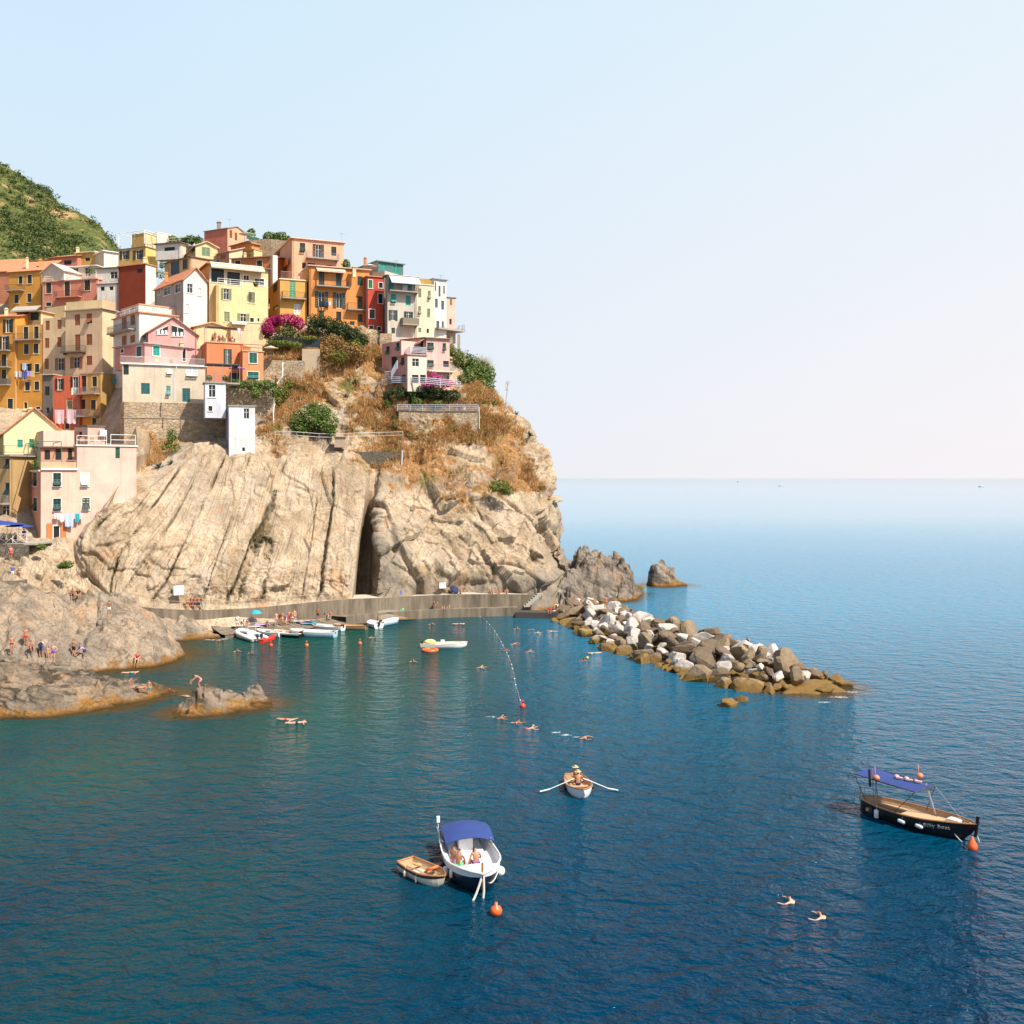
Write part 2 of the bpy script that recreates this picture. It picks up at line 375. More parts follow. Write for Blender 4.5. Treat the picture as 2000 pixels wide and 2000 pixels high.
# ---- the cliff: a lofted sheet, columns run from the foot (row 0) up to the plateau (row 7) and down behind it (row 8)
CC = [
 [(-140,1240,110),(-140,1130,114),(-140,1095,117),(-140,1075,119),(-140,1030,124),(-140,900,146),(-140,800,178),(-140,560,222),(-140,640,330)],
 [(20,1240,111),(20,1130,115),(20,1092,118),(25,1068,120),(30,1030,126),(40,890,146),(60,800,178),(60,560,216),(60,640,330)],
 [(85,1245,112),(85,1150,116),(90,1100,119),(95,1062,123),(110,1030,129),(150,900,144),(160,810,172),(160,560,210),(160,640,330)],
 [(152,1250,115),(150,1165,120),(148,1100,123.5),(150,1062,126),(185,985,133),(238,890,139),(246,850,150),(210,600,205),(210,640,330)],
 [(205,1255,117),(182,1172,121),(163,1092,122.2),(166,1045,123.6),(210,985,127),(264,893,132),(268,858,144),(240,580,200),(240,640,330)],
 [(240,1255,118),(228,1172,122),(232,1080,124.5),(255,990,128.5),(285,915,138),(300,880,147),(300,790,158),(300,560,200),(300,640,330)],
 [(320,1240,121),(330,1172,124.5),(350,1050,129),(388,890,142),(392,872,145.5),(390,850,151),(395,760,160),(400,560,200),(400,640,330)],
 [(400,1236,123.5),(405,1175,127),(425,1045,131.5),(445,893,143),(450,876,146),(450,850,152),(450,740,160.5),(450,560,200),(450,640,330)],
 [(460,1232,125),(465,1178,128.5),(490,1040,133),(508,905,143),(510,885,147),(505,820,153),(505,720,161),(505,560,198),(505,640,330)],
 [(580,1225,130),(585,1172,132.5),(595,1050,137),(602,912,145),(592,845,152),(590,740,160),(600,645,168),(600,580,195),(600,640,330)],
 [(688,1220,133),(688,1168,135.5),(700,1060,139.5),(714,950,145),(692,850,154),(690,740,162),(700,655,170),(690,590,195),(690,650,330)],
 [(697,1218,141),(697,1166,147),(706,1060,149.5),(722,958,148),(712,852,155),(712,740,162),(715,655,171),(710,592,195),(710,655,330)],
 [(722,1216,140),(722,1164,146),(724,1060,147.5),(732,960,148),(735,850,155.5),(730,740,162),(735,660,171),(735,600,193),(735,660,330)],
 [(738,1214,134.5),(738,1163,137),(740,1060,141),(748,960,147),(765,850,155),(760,750,160.5),(765,690,168),(765,620,190),(765,670,330)],
 [(860,1205,139),(860,1160,141),(862,1070,145),(850,970,149),(850,860,155),(850,785,158.2),(850,765,163),(830,690,176),(840,690,330)],
 [(960,1200,142),(960,1160,143.5),(965,1080,147.5),(965,980,152),(955,880,157),(945,805,161),(930,750,165),(870,690,180),(870,700,330)],
 [(1045,1195,144),(1045,1160,146),(1048,1090,150),(1045,990,156),(1035,900,160),(1005,835,164),(955,772,168),(885,695,183),(890,720,330)],
 [(1130,1180,152),(1128,1150,154),(1112,1055,160),(1091,985,164),(1080,920,168),(1045,852,171),(985,792,174),(905,690,188),(900,740,330)],
 [(1118,1140,178),(1115,1110,182),(1100,1030,188),(1080,970,190),(1068,905,192),(1030,840,195),(970,785,200),(895,700,205),(900,760,330)],
]
NSP = {0: 16, 1: 22, 2: 26, 3: 26, 4: 30, 5: 48, 6: 40, 7: 40, 8: 70, 9: 70, 10: 16, 11: 16, 12: 16, 13: 70, 14: 60, 15: 54, 16: 54, 17: 24}
NRW = [44, 90, 96, 40, 76, 76, 50, 14]
def catmull(p0, p1, p2, p3, t):
    return 0.5 * ((2 * p1) + (-p0 + p2) * t + (2 * p0 - 5 * p1 + 4 * p2 - p3) * t * t + (-p0 + 3 * p1 - 3 * p2 + p3) * t ** 3)
ctl = np.array([[list(P(*q)) for q in c] for c in CC])          # (19, 9, 3)
tt = np.concatenate([i + np.arange(n) / n for i, n in enumerate(NRW)] + [[len(NRW)]])
ss = np.concatenate([i + np.arange(NSP[i]) / NSP[i] for i in range(len(CC) - 1)] + [[len(CC) - 1]])
colp = []
for c in ctl:
    k = np.minimum(tt.astype(int), 7); f = (tt - k)[:, None]
    g = lambda i: c[np.clip(i, 0, 8)]
    lin = g(k) * (1 - f) + g(k + 1) * f
    cr = catmull(g(k - 1), g(k), g(k + 1), g(k + 2), f)
    colp.append(lin * 0.45 + cr * 0.55)
colp = np.array(colp)                                           # (19, nt, 3)
Sg, Tg = np.meshgrid(ss, tt, indexing='ij')
_sl = sstep(4.05, 4.4, Sg) * (1 - sstep(9.8, 10.0, Sg)) * sstep(0.9, 1.1, Tg) * (1 - sstep(3.0, 3.25, Tg))
sw = Sg + (1 - 0.85 * _sl) * 0.10 * vnoise(Sg * 2.2, Tg * 2.0, 0, 3) + (1 - 0.8 * _sl) * 0.05 * vnoise(Sg * 6, Tg * 5, 0, 4)
sw = np.clip(sw, 0, len(CC) - 1.0001)
ki = sw.astype(int); fi = (sw - ki)[..., None]
fi = fi * 0.6 + 0.4 * (fi * fi * (3 - 2 * fi))
ti = np.broadcast_to(np.arange(len(tt))[None, :], ki.shape)
B = colp[ki, ti] * (1 - fi) + colp[np.minimum(ki + 1, len(CC) - 1), ti] * fi
du = np.gradient(B, axis=0); dv = np.gradient(B, axis=1)
Nn = np.cross(du, dv); Nn /= np.linalg.norm(Nn, axis=2, keepdims=True) + 1e-9
Nn[Nn[..., 1] > 0.5] *= 1
X, Y, Z = B[..., 0], B[..., 1], B[..., 2]
slab = sstep(4.05, 4.4, Sg) * (1 - sstep(9.8, 10.0, Sg)) * sstep(0.9, 1.1, Tg) * (1 - sstep(3.0, 3.25, Tg))
left_beds = (1 - sstep(4.3, 5.0, Sg)) * sstep(0.5, 1.0, Tg) * (1 - sstep(3.5, 4.3, Tg))
rockr = sstep(12.0, 13.0, Sg) * (1 - sstep(3.0, 3.5, Tg))
slope = sstep(3.0, 3.4, Tg) * (1 - sstep(6.0, 6.6, Tg)) * sstep(5.0, 6.0, Sg)
D_ = np.zeros_like(X)
SL = Sg - np.clip((Tg - 1) / 2, 0, 1.2) * np.interp(Sg, [4.2, 5, 6, 7, 8, 9, 10], [0.3, 1.0, 1.2, 1.0, .8, .3, 0])
# steep bedding slabs: each bed sits a little proud of or behind its neighbour
bf = SL * 1.15 + 0.75 * vnoise(SL * 1.7, Tg * 0.2, 5, 11) + 0.035 * vnoise(Sg * 8, Tg * 7, 2, 12) + 0.02 * vnoise(Sg * 30, Tg * 26, 2, 17)
bid = np.floor(bf).astype(np.int64); fr = bf - np.floor(bf)
off = _h(bid, bid * 0 + 3, bid * 0, 91) * 1.6 - 0.8
off2 = _h(bid, np.floor(Tg * 1.6 + 2.0 * fr + 1.0 * vnoise(Sg * 3, Tg * 3, 4, 13)).astype(np.int64), bid * 0, 92) * 0.8 - 0.4
groove = -0.9 * np.exp(-(np.minimum(fr, 1 - fr) / 0.025) ** 2) * sstep(-0.3, 0.4, vnoise(SL * 3, Tg * 2.5, 7, 15) + 0.25)
BFR = fr.copy(); SLAB = slab.copy(); VEG_ = None
D_ += slab * (off + off2 + groove + 0.15 * fbm(X * 0.35, Y * 0.35, Z * 0.35, 5, 21))
# foot of the slabs: rougher broken rock
foot = slab * (1 - sstep(1.25, 1.75, Tg)) * sstep(5.4, 6.4, Sg)
D_ += foot * 1.0 * fbm(X * 0.45, Y * 0.45, Z * 0.45, 5, 22, 0.6, True)
# thin-bedded rock on the left edge
q = (X * 0.75 + Z * 0.55)
D_ += left_beds * (0.45 * fbm(q * 0.9, (Z - X) * 0.07, 0, 4, 31, 0.6, True) + 0.35 * fbm(X * 0.3, Y * 0.3, Z * 0.3, 4, 32))
# broken rock face to the right of the fissure: jointed blocks along a steep dip
qx, qz = X * 0.8 + Z * 0.6, Z * 0.8 - X * 0.6
qx2, qz2 = X * 0.92 - Z * 0.4, Z * 0.92 + X * 0.4
rr = 2.0 * fbm(X * 0.075, Y * 0.075, Z * 0.075, 3, 43) + 1.5 * blocks(qx, qz, 5.5, 9.0, 45, .8) + .75 * blocks(qx2, qz2, 2.6, 4.2, 47, .6) + .32 * blocks(qx, qz, 1.1, 2.2, 49, .4)
rr += .30 * fbm(qx * 0.8, Y * 0.8, qz * 0.3, 4, 44, 0.6, True) - .9 * cracks(qx * .6, Y * .3, qz * .25, .30, 141, .07)
D_ += rockr * sstep(.75, 1.3, Tg) * rr
D_ -= slab * (.35 * cracks(X, Y, Z, .22, 171, .05) + .2 * cracks(X, Y, Z, .5, 181, .07)) + left_beds * .8 * cracks(X * .6 + Z * .5, Y, (Z - X) * .2, .8, 191, .15)
D_ += slope * .8 * blocks(qx2, qz2, 3.0, 3.5, 195, .5)
low = rockr * (1 - sstep(1.0, 1.9, Tg)) * sstep(13.2, 13.8, Sg) * (1 - sstep(16.2, 16.8, Sg))
D_ -= low * 3.0 * sstep(0.1, 0.45, fbm(X * 0.12 + 4, Y * 0.05, Z * 0.10, 3, 46))    # hollows by the path
D_ += slope * (1.1 * fbm(X * 0.16, Y * 0.16, Z * 0.16, 5, 51, 0.55) + 0.5 * fbm(X * 0.5, Y * 0.5, Z * 0.6, 4, 52, 0.6, True))
sil = sstep(15.0, 16.5, Sg) * sstep(3.0, 3.5, Tg)
D_ += sil * 1.8 * fbm(X * 0.2, Y * 0.2, Z * 0.2, 5, 53, 0.6, True)
D_ -= 1.3 * sstep(15.5, 16.8, Sg)
D_ *= sstep(0.0, 0.35, Tg) * 0.85 + 0.15
D_ *= 1 - 0.8 * sstep(6.1, 6.8, Tg)
V = B + Nn * D_[..., None]
CLIFF_V = V.copy(); CLIFF_N = Nn; CLIFF_S, CLIFF_T = Sg, Tg
veg = slope * sstep(7.2, 8.6, Sg + 0.5 * vnoise(Sg * 2, Tg * 2, 0, 61)) * (0.50 + 0.45 * vnoise(X * 0.14, Y * 0.14, Z * 0.18, 62))
veg -= sil * 0.28 * sstep(15.6, 16.8, Sg)
veg += 0.55 * sstep(12.6, 13.2, Sg) * sstep(2.15, 3.0, Tg) * (1 - sstep(3.0, 3.4, Tg)) * (1 - sstep(15, 16.3, Sg)) * (0.5 + 0.5 * vnoise(X * 0.15, Y * 0.1, Z * 0.2, 63))
veg += 0.4 * sstep(3.3, 4.3, Tg) * (1 - sstep(5.8, 6.2, Tg)) * sstep(4.2, 4.8, Sg) * (1 - sstep(5.2, 6.3, Sg))
veg = np.clip(veg, 0, 1)
grey = rockr * 0.75 * sstep(0.1, 0.5, fbm(X * 0.10, Y * 0.1, Z * 0.10, 4, 66) + 0.5 * (1.9 - Tg)) + sstep(15.6, 17, Sg) * (1 - sstep(1.1, 2.2, Tg + 0.4 * vnoise(Sg * 3, Tg * 3, 1, 64))) * 0.9
CLIFF = rock_mat('cliff_rock', (0.50, 0.39, 0.272), (0.33, 0.245, 0.158), (0.14, 0.102, 0.066), rot=0.45, crack=0.22, veg=True, algae=True, stretch=7.0, joint=0.0)
ns, nt_ = V.shape[:2]
F = grid_faces(ns, nt_)[:, ::-1]
cliff = np_mesh('cliff', V.reshape(-1, 3), F, CLIFF, False, {'veg': veg, 'grey': grey, 'bs': SL, 'bt': Tg, 'beds': np.clip(slab * 0.75 + left_beds, 0, 1), 'crev': slab * np.exp(-(np.minimum(fr, 1 - fr) / 0.04) ** 2) * sstep(-0.3, 0.4, vnoise(SL * 3, Tg * 2.5, 7, 15) + 0.25)}); tag(cliff, kind='structure')
_e0 = V[0]; _ex = np.stack([_e0 + np.array([-k * 9.0, k * 2.0, 0]) + (0 if k == 0 else 1) * np.stack([_e0[:, 0] * 0, 1.5 * fbm(_e0[:, 2] * .15, k * 1.0, 0, 3, 199), _e0[:, 0] * 0], -1) for k in range(12)], 0)[::-1]
terrain = np_mesh('terrain', _ex.reshape(-1, 3), grid_faces(12, _ex.shape[1])[:, ::-1], CLIFF, False, {'veg': np.full(_ex.shape[:2], .35)}); tag(terrain, kind='structure')
def cliff_at(s, t):
    i = int(np.argmin(np.abs(ss - s))); j = int(np.argmin(np.abs(tt - t)))
    return Vector(V[i, j]), Vector(Nn[i, j])
_vv = V.reshape(-1, 3); _uu = 1000 + FP * _vv[:, 0] / _vv[:, 1]; _ww = HV - FP * (_vv[:, 2] - CH) / _vv[:, 1]
_tm = (Tg.reshape(-1) < 6.3) & (Tg.reshape(-1) > 0.3)
def cliff_uv(u, v, tmin=None):
    """the point of the cliff surface seen at photo pixel (u, v)"""
    d = (_uu - u) ** 2 + (_ww - v) ** 2 + np.where(_tm, 0, 1e9)
    i = np.argsort(d)[:12]; i = i[np.argmin(_vv[i, 1])]
    return Vector(_vv[i]), Vector(Nn.reshape(-1, 3)[i])

# ---- the green hill far behind the village
hu = np.linspace(-800, 262, 300); hd = np.linspace(0, 1, 120)
prof_u = [-800, -300, -100, 0, 60, 90, 120, 165, 195, 215, 232, 262]; prof_v = [60, 150, 250, 316, 352, 372, 400, 414, 436, 464, 490, 545]
HU, HD = np.meshgrid(hu, hd, indexing='ij')
topv = np.interp(HU, prof_u, prof_v)
DD = 330 + 330 * HD ** 0.8
vv = 760 + (topv - 760) * HD
HX = (HU - 1000) * DD / FP; HZ = CH - (vv - HV) * DD / FP
HZ += (6 * fbm(HX * 0.02, DD * 0.02, 0, 5, 71) + 3.0 * fbm(HX * 0.08, DD * 0.08, 1, 4, 72, 0.6, True)) * sstep(0, 0.15, HD) * (1 - 0.5 * sstep(0.9, 1, HD))
HV_ = np.stack([HX, DD, HZ], -1)
back = HV_[:, -1:, :] + np.array([0, 160, -90.0])
HV_ = np.concatenate([HV_, back], 1)
t = NT('hill_scrub'); p = t.pos()
n1 = t.noise(p, 0.035, 6, 0.65, 0.5); n2 = t.noise(p, 0.25, 5, 0.7); n3 = t.noise(p, 0.012, 4, 0.6, 1.0)
g = t.ramp(n2, [(0.3, (0.04, 0.06, 0.02)), (0.5, (0.10, 0.12, 0.035)), (0.7, (0.16, 0.15, 0.055))])
e = t.ramp(n2, [(0.3, (0.38, 0.20, 0.09)), (0.7, (0.55, 0.37, 0.20))])
c = t.mix(t.ramp(n1, [(0.56, 0.0), (0.66, 1.0)]), g, e)
t.bump(n2, 2.0, 0.8); HILL = t.done(c, 0.95, 0, 0.1)
hill = np_mesh('hill', HV_.reshape(-1, 3), grid_faces(HV_.shape[0], HV_.shape[1])[:, ::-1], HILL, True); tag(hill, kind='structure')

# ---- rocks that stand in the sea: heightfields built from warped mounds
def mound(x, y, blobs, seed, warp=1.6):
    wx = x + warp * fbm(x * 0.16, y * 0.16, 0, 4, seed); wy = y + warp * fbm(x * 0.16, y * 0.16, 9, 4, seed + 1)
    z = np.full_like(x, -9.0)
    for (cx, cy, rx, ry, a, H, pw) in blobs:
        ca, sa = math.cos(a), math.sin(a)
        lx = ((wx - cx) * ca + (wy - cy) * sa) / rx; ly = (-(wx - cx) * sa + (wy - cy) * ca) / ry
        q = np.sqrt(lx * lx + ly * ly)
        h = H * (1 - q ** pw); h = np.where(q > 1, np.maximum(h, -(q - 1) * max(rx, ry) * 0.6), h)
        k = 0.7; z = np.log(np.exp(np.clip(z / k, -40, 40)) + np.exp(np.clip(h / k, -40, 40))) * k
    return z - 0.25
ROCKS = {
 'front': ([(-47, 85.5, 15, 5.6, 0.10, 3.3, 2.6), (-37, 89.3, 7.2, 3.2, 0.28, 1.8, 2.2), (-58, 92, 12, 8, 0, 4.6, 2.5), (-44, 93, 7.5, 4, 0.2, 2.5, 2.2), (-34.2, 88.6, 2.8, 1.8, 0.3, 0.7, 2)], 301),
 'back': ([(-54, 108, 10.5, 12, 0.2, 7.6, 2.6), (-47, 116, 8, 7, 0.3, 6.2, 2.4), (-41.2, 108, 6.8, 7.2, 0.2, 4.4, 2.6), (-60, 100, 10, 8, 0, 6.5, 2.4), (-47, 101, 6, 6, 0, 4.2, 2.2)], 331),
 'strip': ([(-41.0, 121.2, 6.0, 2.6, 0.45, 2.6, 2.4), (-37.0, 121.6, 2.2, 1.2, 0.4, 1.0, 2), (-46, 118, 4, 3, 0.4, 3.2, 2)], 351),
 'islet': ([(-24.3, 84.3, 3.1, 2.0, 0.15, 2.5, 2.0), (-25.2, 82.5, 2.0, 1.3, 0.2, 1.0, 2), (-21.7, 87.0, 1.3, 1.0, 0, 1.8, 2), (-23, 85.0, 3.4, 1.6, 0.2, 0.8, 2)], 371),
 'cape': ([(12.5, 163, 5.0, 7.5, 0.0, 7.6, 2.8), (16.4, 163.5, 3.6, 6, 0.2, 6.6, 3.0), (18.2, 166, 2.0, 4, 0, 3.6, 2.2), (20.0, 167, 1.2, 1.4, 0, 1.3, 2), (8.5, 155, 4.5, 5.5, 0.2, 4.6, 2.2)], 391),
 'stack': ([(25.4, 181, 1.9, 2.6, 0, 4.3, 4.5), (27.4, 181, 2.6, 2.2, 0, 3.0, 2.4), (29.6, 181, 1.6, 1.4, 0, 1.2, 2)], 411),
}
def rock_field(key, x, y):
    bl, sd = ROCKS[key]; return mound(x, y, bl, sd, {'islet': 0.8, 'stack': 0.8}.get(key, 1.6))
def make_rock(key, x0, x1, y0, y1, step, mat, label, terr, rough, name='rock_outcrop', dip=(0.35, 0.2)):
    xs = np.arange(x0, x1, step); ys = np.arange(y0, y1, step)
    gx, gy = np.meshgrid(xs, ys, indexing='ij'); sd = ROCKS[key][1]
    z = rock_field(key, gx, gy)
    m = sstep(-0.6, 1.2, z)
    z = z + m * .35 * rough * fbm(gx * 0.4, gy * 0.4, 0, 5, sd + 3, 0.58, True) + m * rough * 0.5 * fbm(gx * 0.13, gy * 0.13, 3, 3, sd + 4)
    if terr:
        # bedding planes dip, so the steps are cut along tilted layers
        tl = z + gx * dip[0] + gy * dip[1] + 0.35 * fbm(gx * 0.3, gy * 0.3, 0, 3, sd + 5)
        st = terr; f = tl / st - np.floor(tl / st); ter = (np.floor(tl / st) + sstep(0.8, 1.0, f)) * st
        z = z + m * 0.85 * (ter - tl)
    bx, by = gx * .85 + gy * .5, gy * .85 - gx * .5
    z = z + m * rough * (.9 * blocks(bx, by, 4.2, 2.8, sd + 51, .8) + .45 * blocks(gx, gy, 1.8, 1.3, sd + 61, .6) + .2 * blocks(bx, by, .9, .6, sd + 71, .5))
    z = z - m * (1.1 * rough * cracks(gx, gy, z * .6, .22, sd + 21, .10) + .55 * rough * cracks(gx * (1 if not terr else .4), gy, z, .6, sd + 31, .13))
    z = z + m * 0.10 * fbm(gx * 1.8, gy * 1.8, 0, 3, sd + 6)
    jx = m * 0.3 * fbm(gx * 0.9, gy * 0.9, z * 0.9, 3, sd + 7); jy = m * 0.45 * fbm(gx * 0.9, gy * 0.9, z * 0.9 + 5, 3, sd + 8)
    z = np.maximum(z, -2.0)
    v = np.stack([gx + jx, gy + jy, z], -1)
    keep = (v[:-1, :-1, 2] > -1.7) | (v[1:, 1:, 2] > -1.7)
    f = grid_faces(len(xs), len(ys))[keep.reshape(-1)]
    used = np.unique(f); mp = np.zeros(len(xs) * len(ys), np.int64); mp[used] = np.arange(len(used))
    vv = v.reshape(-1, 3)[used]; c = np.array([vv[:, 0].mean(), vv[:, 1].mean(), 0.0])
    o = np_mesh(name, vv - c, mp[f], mat, False); o.location = c
    tag(o, label, 'rock')
    FIELD[key] = (xs, ys, v[..., 2]); return o
FIELD = {}
def ground_z(key, x, y):
    xs, ys, z = FIELD[key]; i = int(np.clip(np.searchsorted(xs, x), 0, len(xs) - 1)); j = int(np.clip(np.searchsorted(ys, y), 0, len(ys) - 1)); return float(z[i, j])
RK_GREY = rock_mat('shore_rock', (0.25, 0.19, 0.13), (0.155, 0.12, 0.09), (0.065, 0.05, 0.036), 0.5, 0.45, stretch=3.0, lay=(0.34, -0.22, 2.2, .8))
RK_DOME = rock_mat('dome_rock', (0.36, 0.275, 0.195), (0.225, 0.185, 0.145), (0.11, 0.088, 0.066), 0.9, 0.25, stretch=2.0, joint=0.5, lay=(0.5, 0.1, 0.6, .45))
RK_DARK = rock_mat('dark_sea_rock', (0.25, 0.205, 0.16), (0.165, 0.135, 0.105), (0.07, 0.057, 0.045), -0.3, 0.4, lay=(0.5, 0.3, 1.2, .6))
make_rock('front', -66, -26, 77, 101, 0.14, RK_GREY, 'long low outcrop of thin tilted grey layers with an ochre waterline', 0.5, 0.6, 'layered_rock', (0.34, -0.22))
make_rock('back', -68, -32, 92, 126, 0.17, RK_DOME, 'big smooth tan and grey rock dome rising behind the layered outcrop', 0.0, 0.75, 'rock_dome', (0.5, 0.1))
make_rock('strip', -52, -29, 113, 131, 0.17, RK_DOME, 'low grey rock shelf below the sloping cliff path', 0.9, 0.6, 'rock_shelf', (0.5, 0.1))
make_rock('islet', -30, -18.5, 79.5, 89.5, 0.08, RK_GREY, 'small two-humped brown and ochre rock islet in the teal cove', 0.5, 0.5, 'rock_islet', (0.34, -0.22))
make_rock('cape', 0, 27, 146, 178, 0.18, RK_DARK, 'jagged dark grey rock spur at the foot of the headland beside the breakwater', 0.9, 1.7, 'rock_spur', (0.5, 0.3))
make_rock('stack', 22, 33, 176, 186, 0.10, RK_DARK, 'lone pointed dark sea stack standing off the headland', 0.5, 0.9, 'sea_stack', (0.8, 0.1))

# ---- the sea
ys = np.concatenate([np.arange(12, 186, 0.75), 186 * (40000 / 186) ** (np.arange(1, 91) / 90)])
fx = np.linspace(-1, 1, 330)
GX, GY = np.meshgrid(fx, ys, indexing='ij')
GX = GX * (GY * 0.56 + 26)
shal = np.full(GX.shape, -9.0)
for k_ in ROCKS:
    shal = np.maximum(shal, rock_field(k_, GX, GY) * (1.6 if k_ in ('islet', 'front') else 1.0))
MOLE = [(9, 142), (12.5, 133), (16.5, 118), (20.5, 105), (23.5, 97), (26.6, 93)]
def seg_d(x, y, a, b):
    dx, dy = b[0] - a[0], b[1] - a[1]; tq = np.clip(((x - a[0]) * dx + (y - a[1]) * dy) / (dx * dx + dy * dy), 0, 1)
    return np.hypot(x - a[0] - tq * dx, y - a[1] - tq * dy)
md = np.min([seg_d(GX, GY, MOLE[i], MOLE[i + 1]) for i in range(len(MOLE) - 1)], 0)
shal = np.maximum(shal, -(md - 4.0) * 0.9)
shallow = sstep(-2.6, 0.0, shal + 0.5 * fbm(GX * 0.3, GY * 0.3, 0, 3, 81))
wob = 5 * fbm(GX * 0.06, GY * 0.06, 0, 3, 82)
teal = (1 - sstep(-20, 10, GX + wob - (GY - 80) * 0.05)) * (.45 + .55 * sstep(45, 92, GY + wob)) * (1 - sstep(150, 200, GY))
tline = sstep(-0.4, 0.45, fbm(GX * 0.07, GY * 0.05, 0, 4, 83))
far_ = sstep(52, 165, GY)
t = NT('sea_water'); p = t.pos()
n0 = t.noise(t.pos((0.5, 1.0, 1.0)), 0.05, 4, 0.6, 0.5)
deep = t.mix(n0, (0.0006, 0.041, 0.082), (0.0012, 0.070, 0.125))
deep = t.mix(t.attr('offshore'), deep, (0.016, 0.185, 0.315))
deep = t.mix(t.math('MULTIPLY', t.attr('remote'), .85), deep, (0.085, 0.29, 0.42))  # far water paler in its base colour, standing in for haze
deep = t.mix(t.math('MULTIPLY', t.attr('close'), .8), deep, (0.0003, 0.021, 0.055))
tl = t.mix(n0, (0.0006, 0.026, 0.034), (0.0014, 0.062, 0.066))
tl = t.mix(t.math('MULTIPLY', t.attr('close'), .75), tl, (0.0004, 0.018, 0.034))
c = t.mix(t.attr('cove'), deep, tl)
c = t.mix(t.math('MULTIPLY', t.attr('greenish'), 0.55), c, (0.006, 0.075, 0.05))
c = t.mix(t.math('MULTIPLY', t.attr('shallow'), 0.9), c, t.mix(t.noise(p, 0.7, 4), (0.035, 0.026, 0.008), (0.10, 0.055, 0.012)))
w1 = t.noise(t.pos((0.85, 1.15, 1), (0, 0, 0.35)), 0.62, 3, 0.5, 0.6)
w2 = t.noise(t.pos((0.9, 1.1, 1), (0, 0, -0.35)), 1.5, 3, 0.55, 0.7)
w3 = t.noise(t.pos((0.8, 1.3, 1), (0, 0, 0.1)), 4.5, 2, 0.6, 0.5)
h = t.math('ADD', t.math('MULTIPLY', w1, 0.55), t.math('ADD', t.math('MULTIPLY', w2, 0.26), t.math('MULTIPLY', w3, 0.07)))
bn = t.n('ShaderNodeBump'); bn.inputs['Distance'].default_value = 1.0; t.l(h, bn.inputs['Height']); t.l(t.math('SUBTRACT', 1.0, t.math('MULTIPLY', t.attr('remote'), 0.93)), bn.inputs['Strength']); t.l(bn.outputs[0], t.b.inputs['Normal'])
t.b.inputs['IOR'].default_value = 1.13; t.b.inputs['Specular Tint'].default_value = (0.32, 0.74, 1.0, 1)
SEA = t.done(c, 0.06, 0, 0.45)
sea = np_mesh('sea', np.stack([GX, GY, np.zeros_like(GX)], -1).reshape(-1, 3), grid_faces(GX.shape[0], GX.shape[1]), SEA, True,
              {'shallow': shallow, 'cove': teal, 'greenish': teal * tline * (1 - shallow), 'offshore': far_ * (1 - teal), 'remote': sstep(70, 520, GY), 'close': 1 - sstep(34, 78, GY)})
tag(sea, kind='structure')
# ================================================================ HOUSES
def face_hit(z, x, y, C, d):
    """where the sight line through a photo pixel meets the vertical plane through C along d: (distance along d, height)"""
    u, v = Zp(z, x, y); k = (u - 1000) / FP
    s = (k * C.y - C.x) / (d.x - k * d.y)
    Dq = C.y + s * d.y
    return s, CH - (v - HV) * Dq / FP
def wall_face(mb, C, d, w, zb, zt, holes, n, depth=0.16):
    xs = sorted({0.0, w, *[h[0] for h in holes], *[h[1] for h in holes]}); zs = sorted({zb, zt, *[h[2] for h in holes], *[h[3] for h in holes]})
    xs = [x for x in xs if 0 <= x <= w]; zs = [q for q in zs if zb <= q <= zt]
    pt = lambda x, q, o=0.0: Vector((C.x + d.x * x, C.y + d.y * x, q)) - n * o
    for i in range(len(xs) - 1):
        for j in range(len(zs) - 1):
            mxx, mz = (xs[i] + xs[i + 1]) / 2, (zs[j] + zs[j + 1]) / 2
            if any(h[0] < mxx < h[1] and h[2] < mz < h[3] for h in holes): continue
            mb.quad(pt(xs[i], zs[j]), pt(xs[i + 1], zs[j]), pt(xs[i + 1], zs[j + 1]), pt(xs[i], zs[j + 1]))
    for a, b, q0, q1 in holes:
        mb.quad(pt(a, q0), pt(b, q0), pt(b, q0, depth), pt(a, q0, depth)); mb.quad(pt(a, q1), pt(a, q1, depth), pt(b, q1, depth), pt(b, q1))
        mb.quad(pt(a, q0), pt(a, q0, depth), pt(a, q1, depth), pt(a, q1)); mb.quad(pt(b, q0), pt(b, q1), pt(b, q1, depth), pt(b, q0, depth))
        mb.quad(pt(a, q0, depth), pt(b, q0, depth), pt(b, q1, depth), pt(a, q1, depth))
def shutter_mb(o, ax, az, n, th=0.05, slats=7):
    """a louvred leaf: o lower corner, ax width vector, az height vector, n outward"""
    mb = MB(); w, h = ax.length, az.length; x, q = ax / w, az / h; f = min(0.09, w * 0.18)
    mb.obox(o, x * f, q * h, n * th); mb.obox(o + x * (w - f), x * f, q * h, n * th)
    for zz in (0, h * 0.5 - f / 2, h - f): mb.obox(o + x * f + q * zz, x * (w - 2 * f), q * f, n * th)
    k = slats if h > 0.9 else 4
    for i in range(k):
        zz = h * (i + 0.5) / k
        mb.obox(o + x * f + q * (zz - h * 0.4 / k), x * (w - 2 * f), q * (h * 0.7 / k) + n * 0.02, n * 0.015)
    return mb
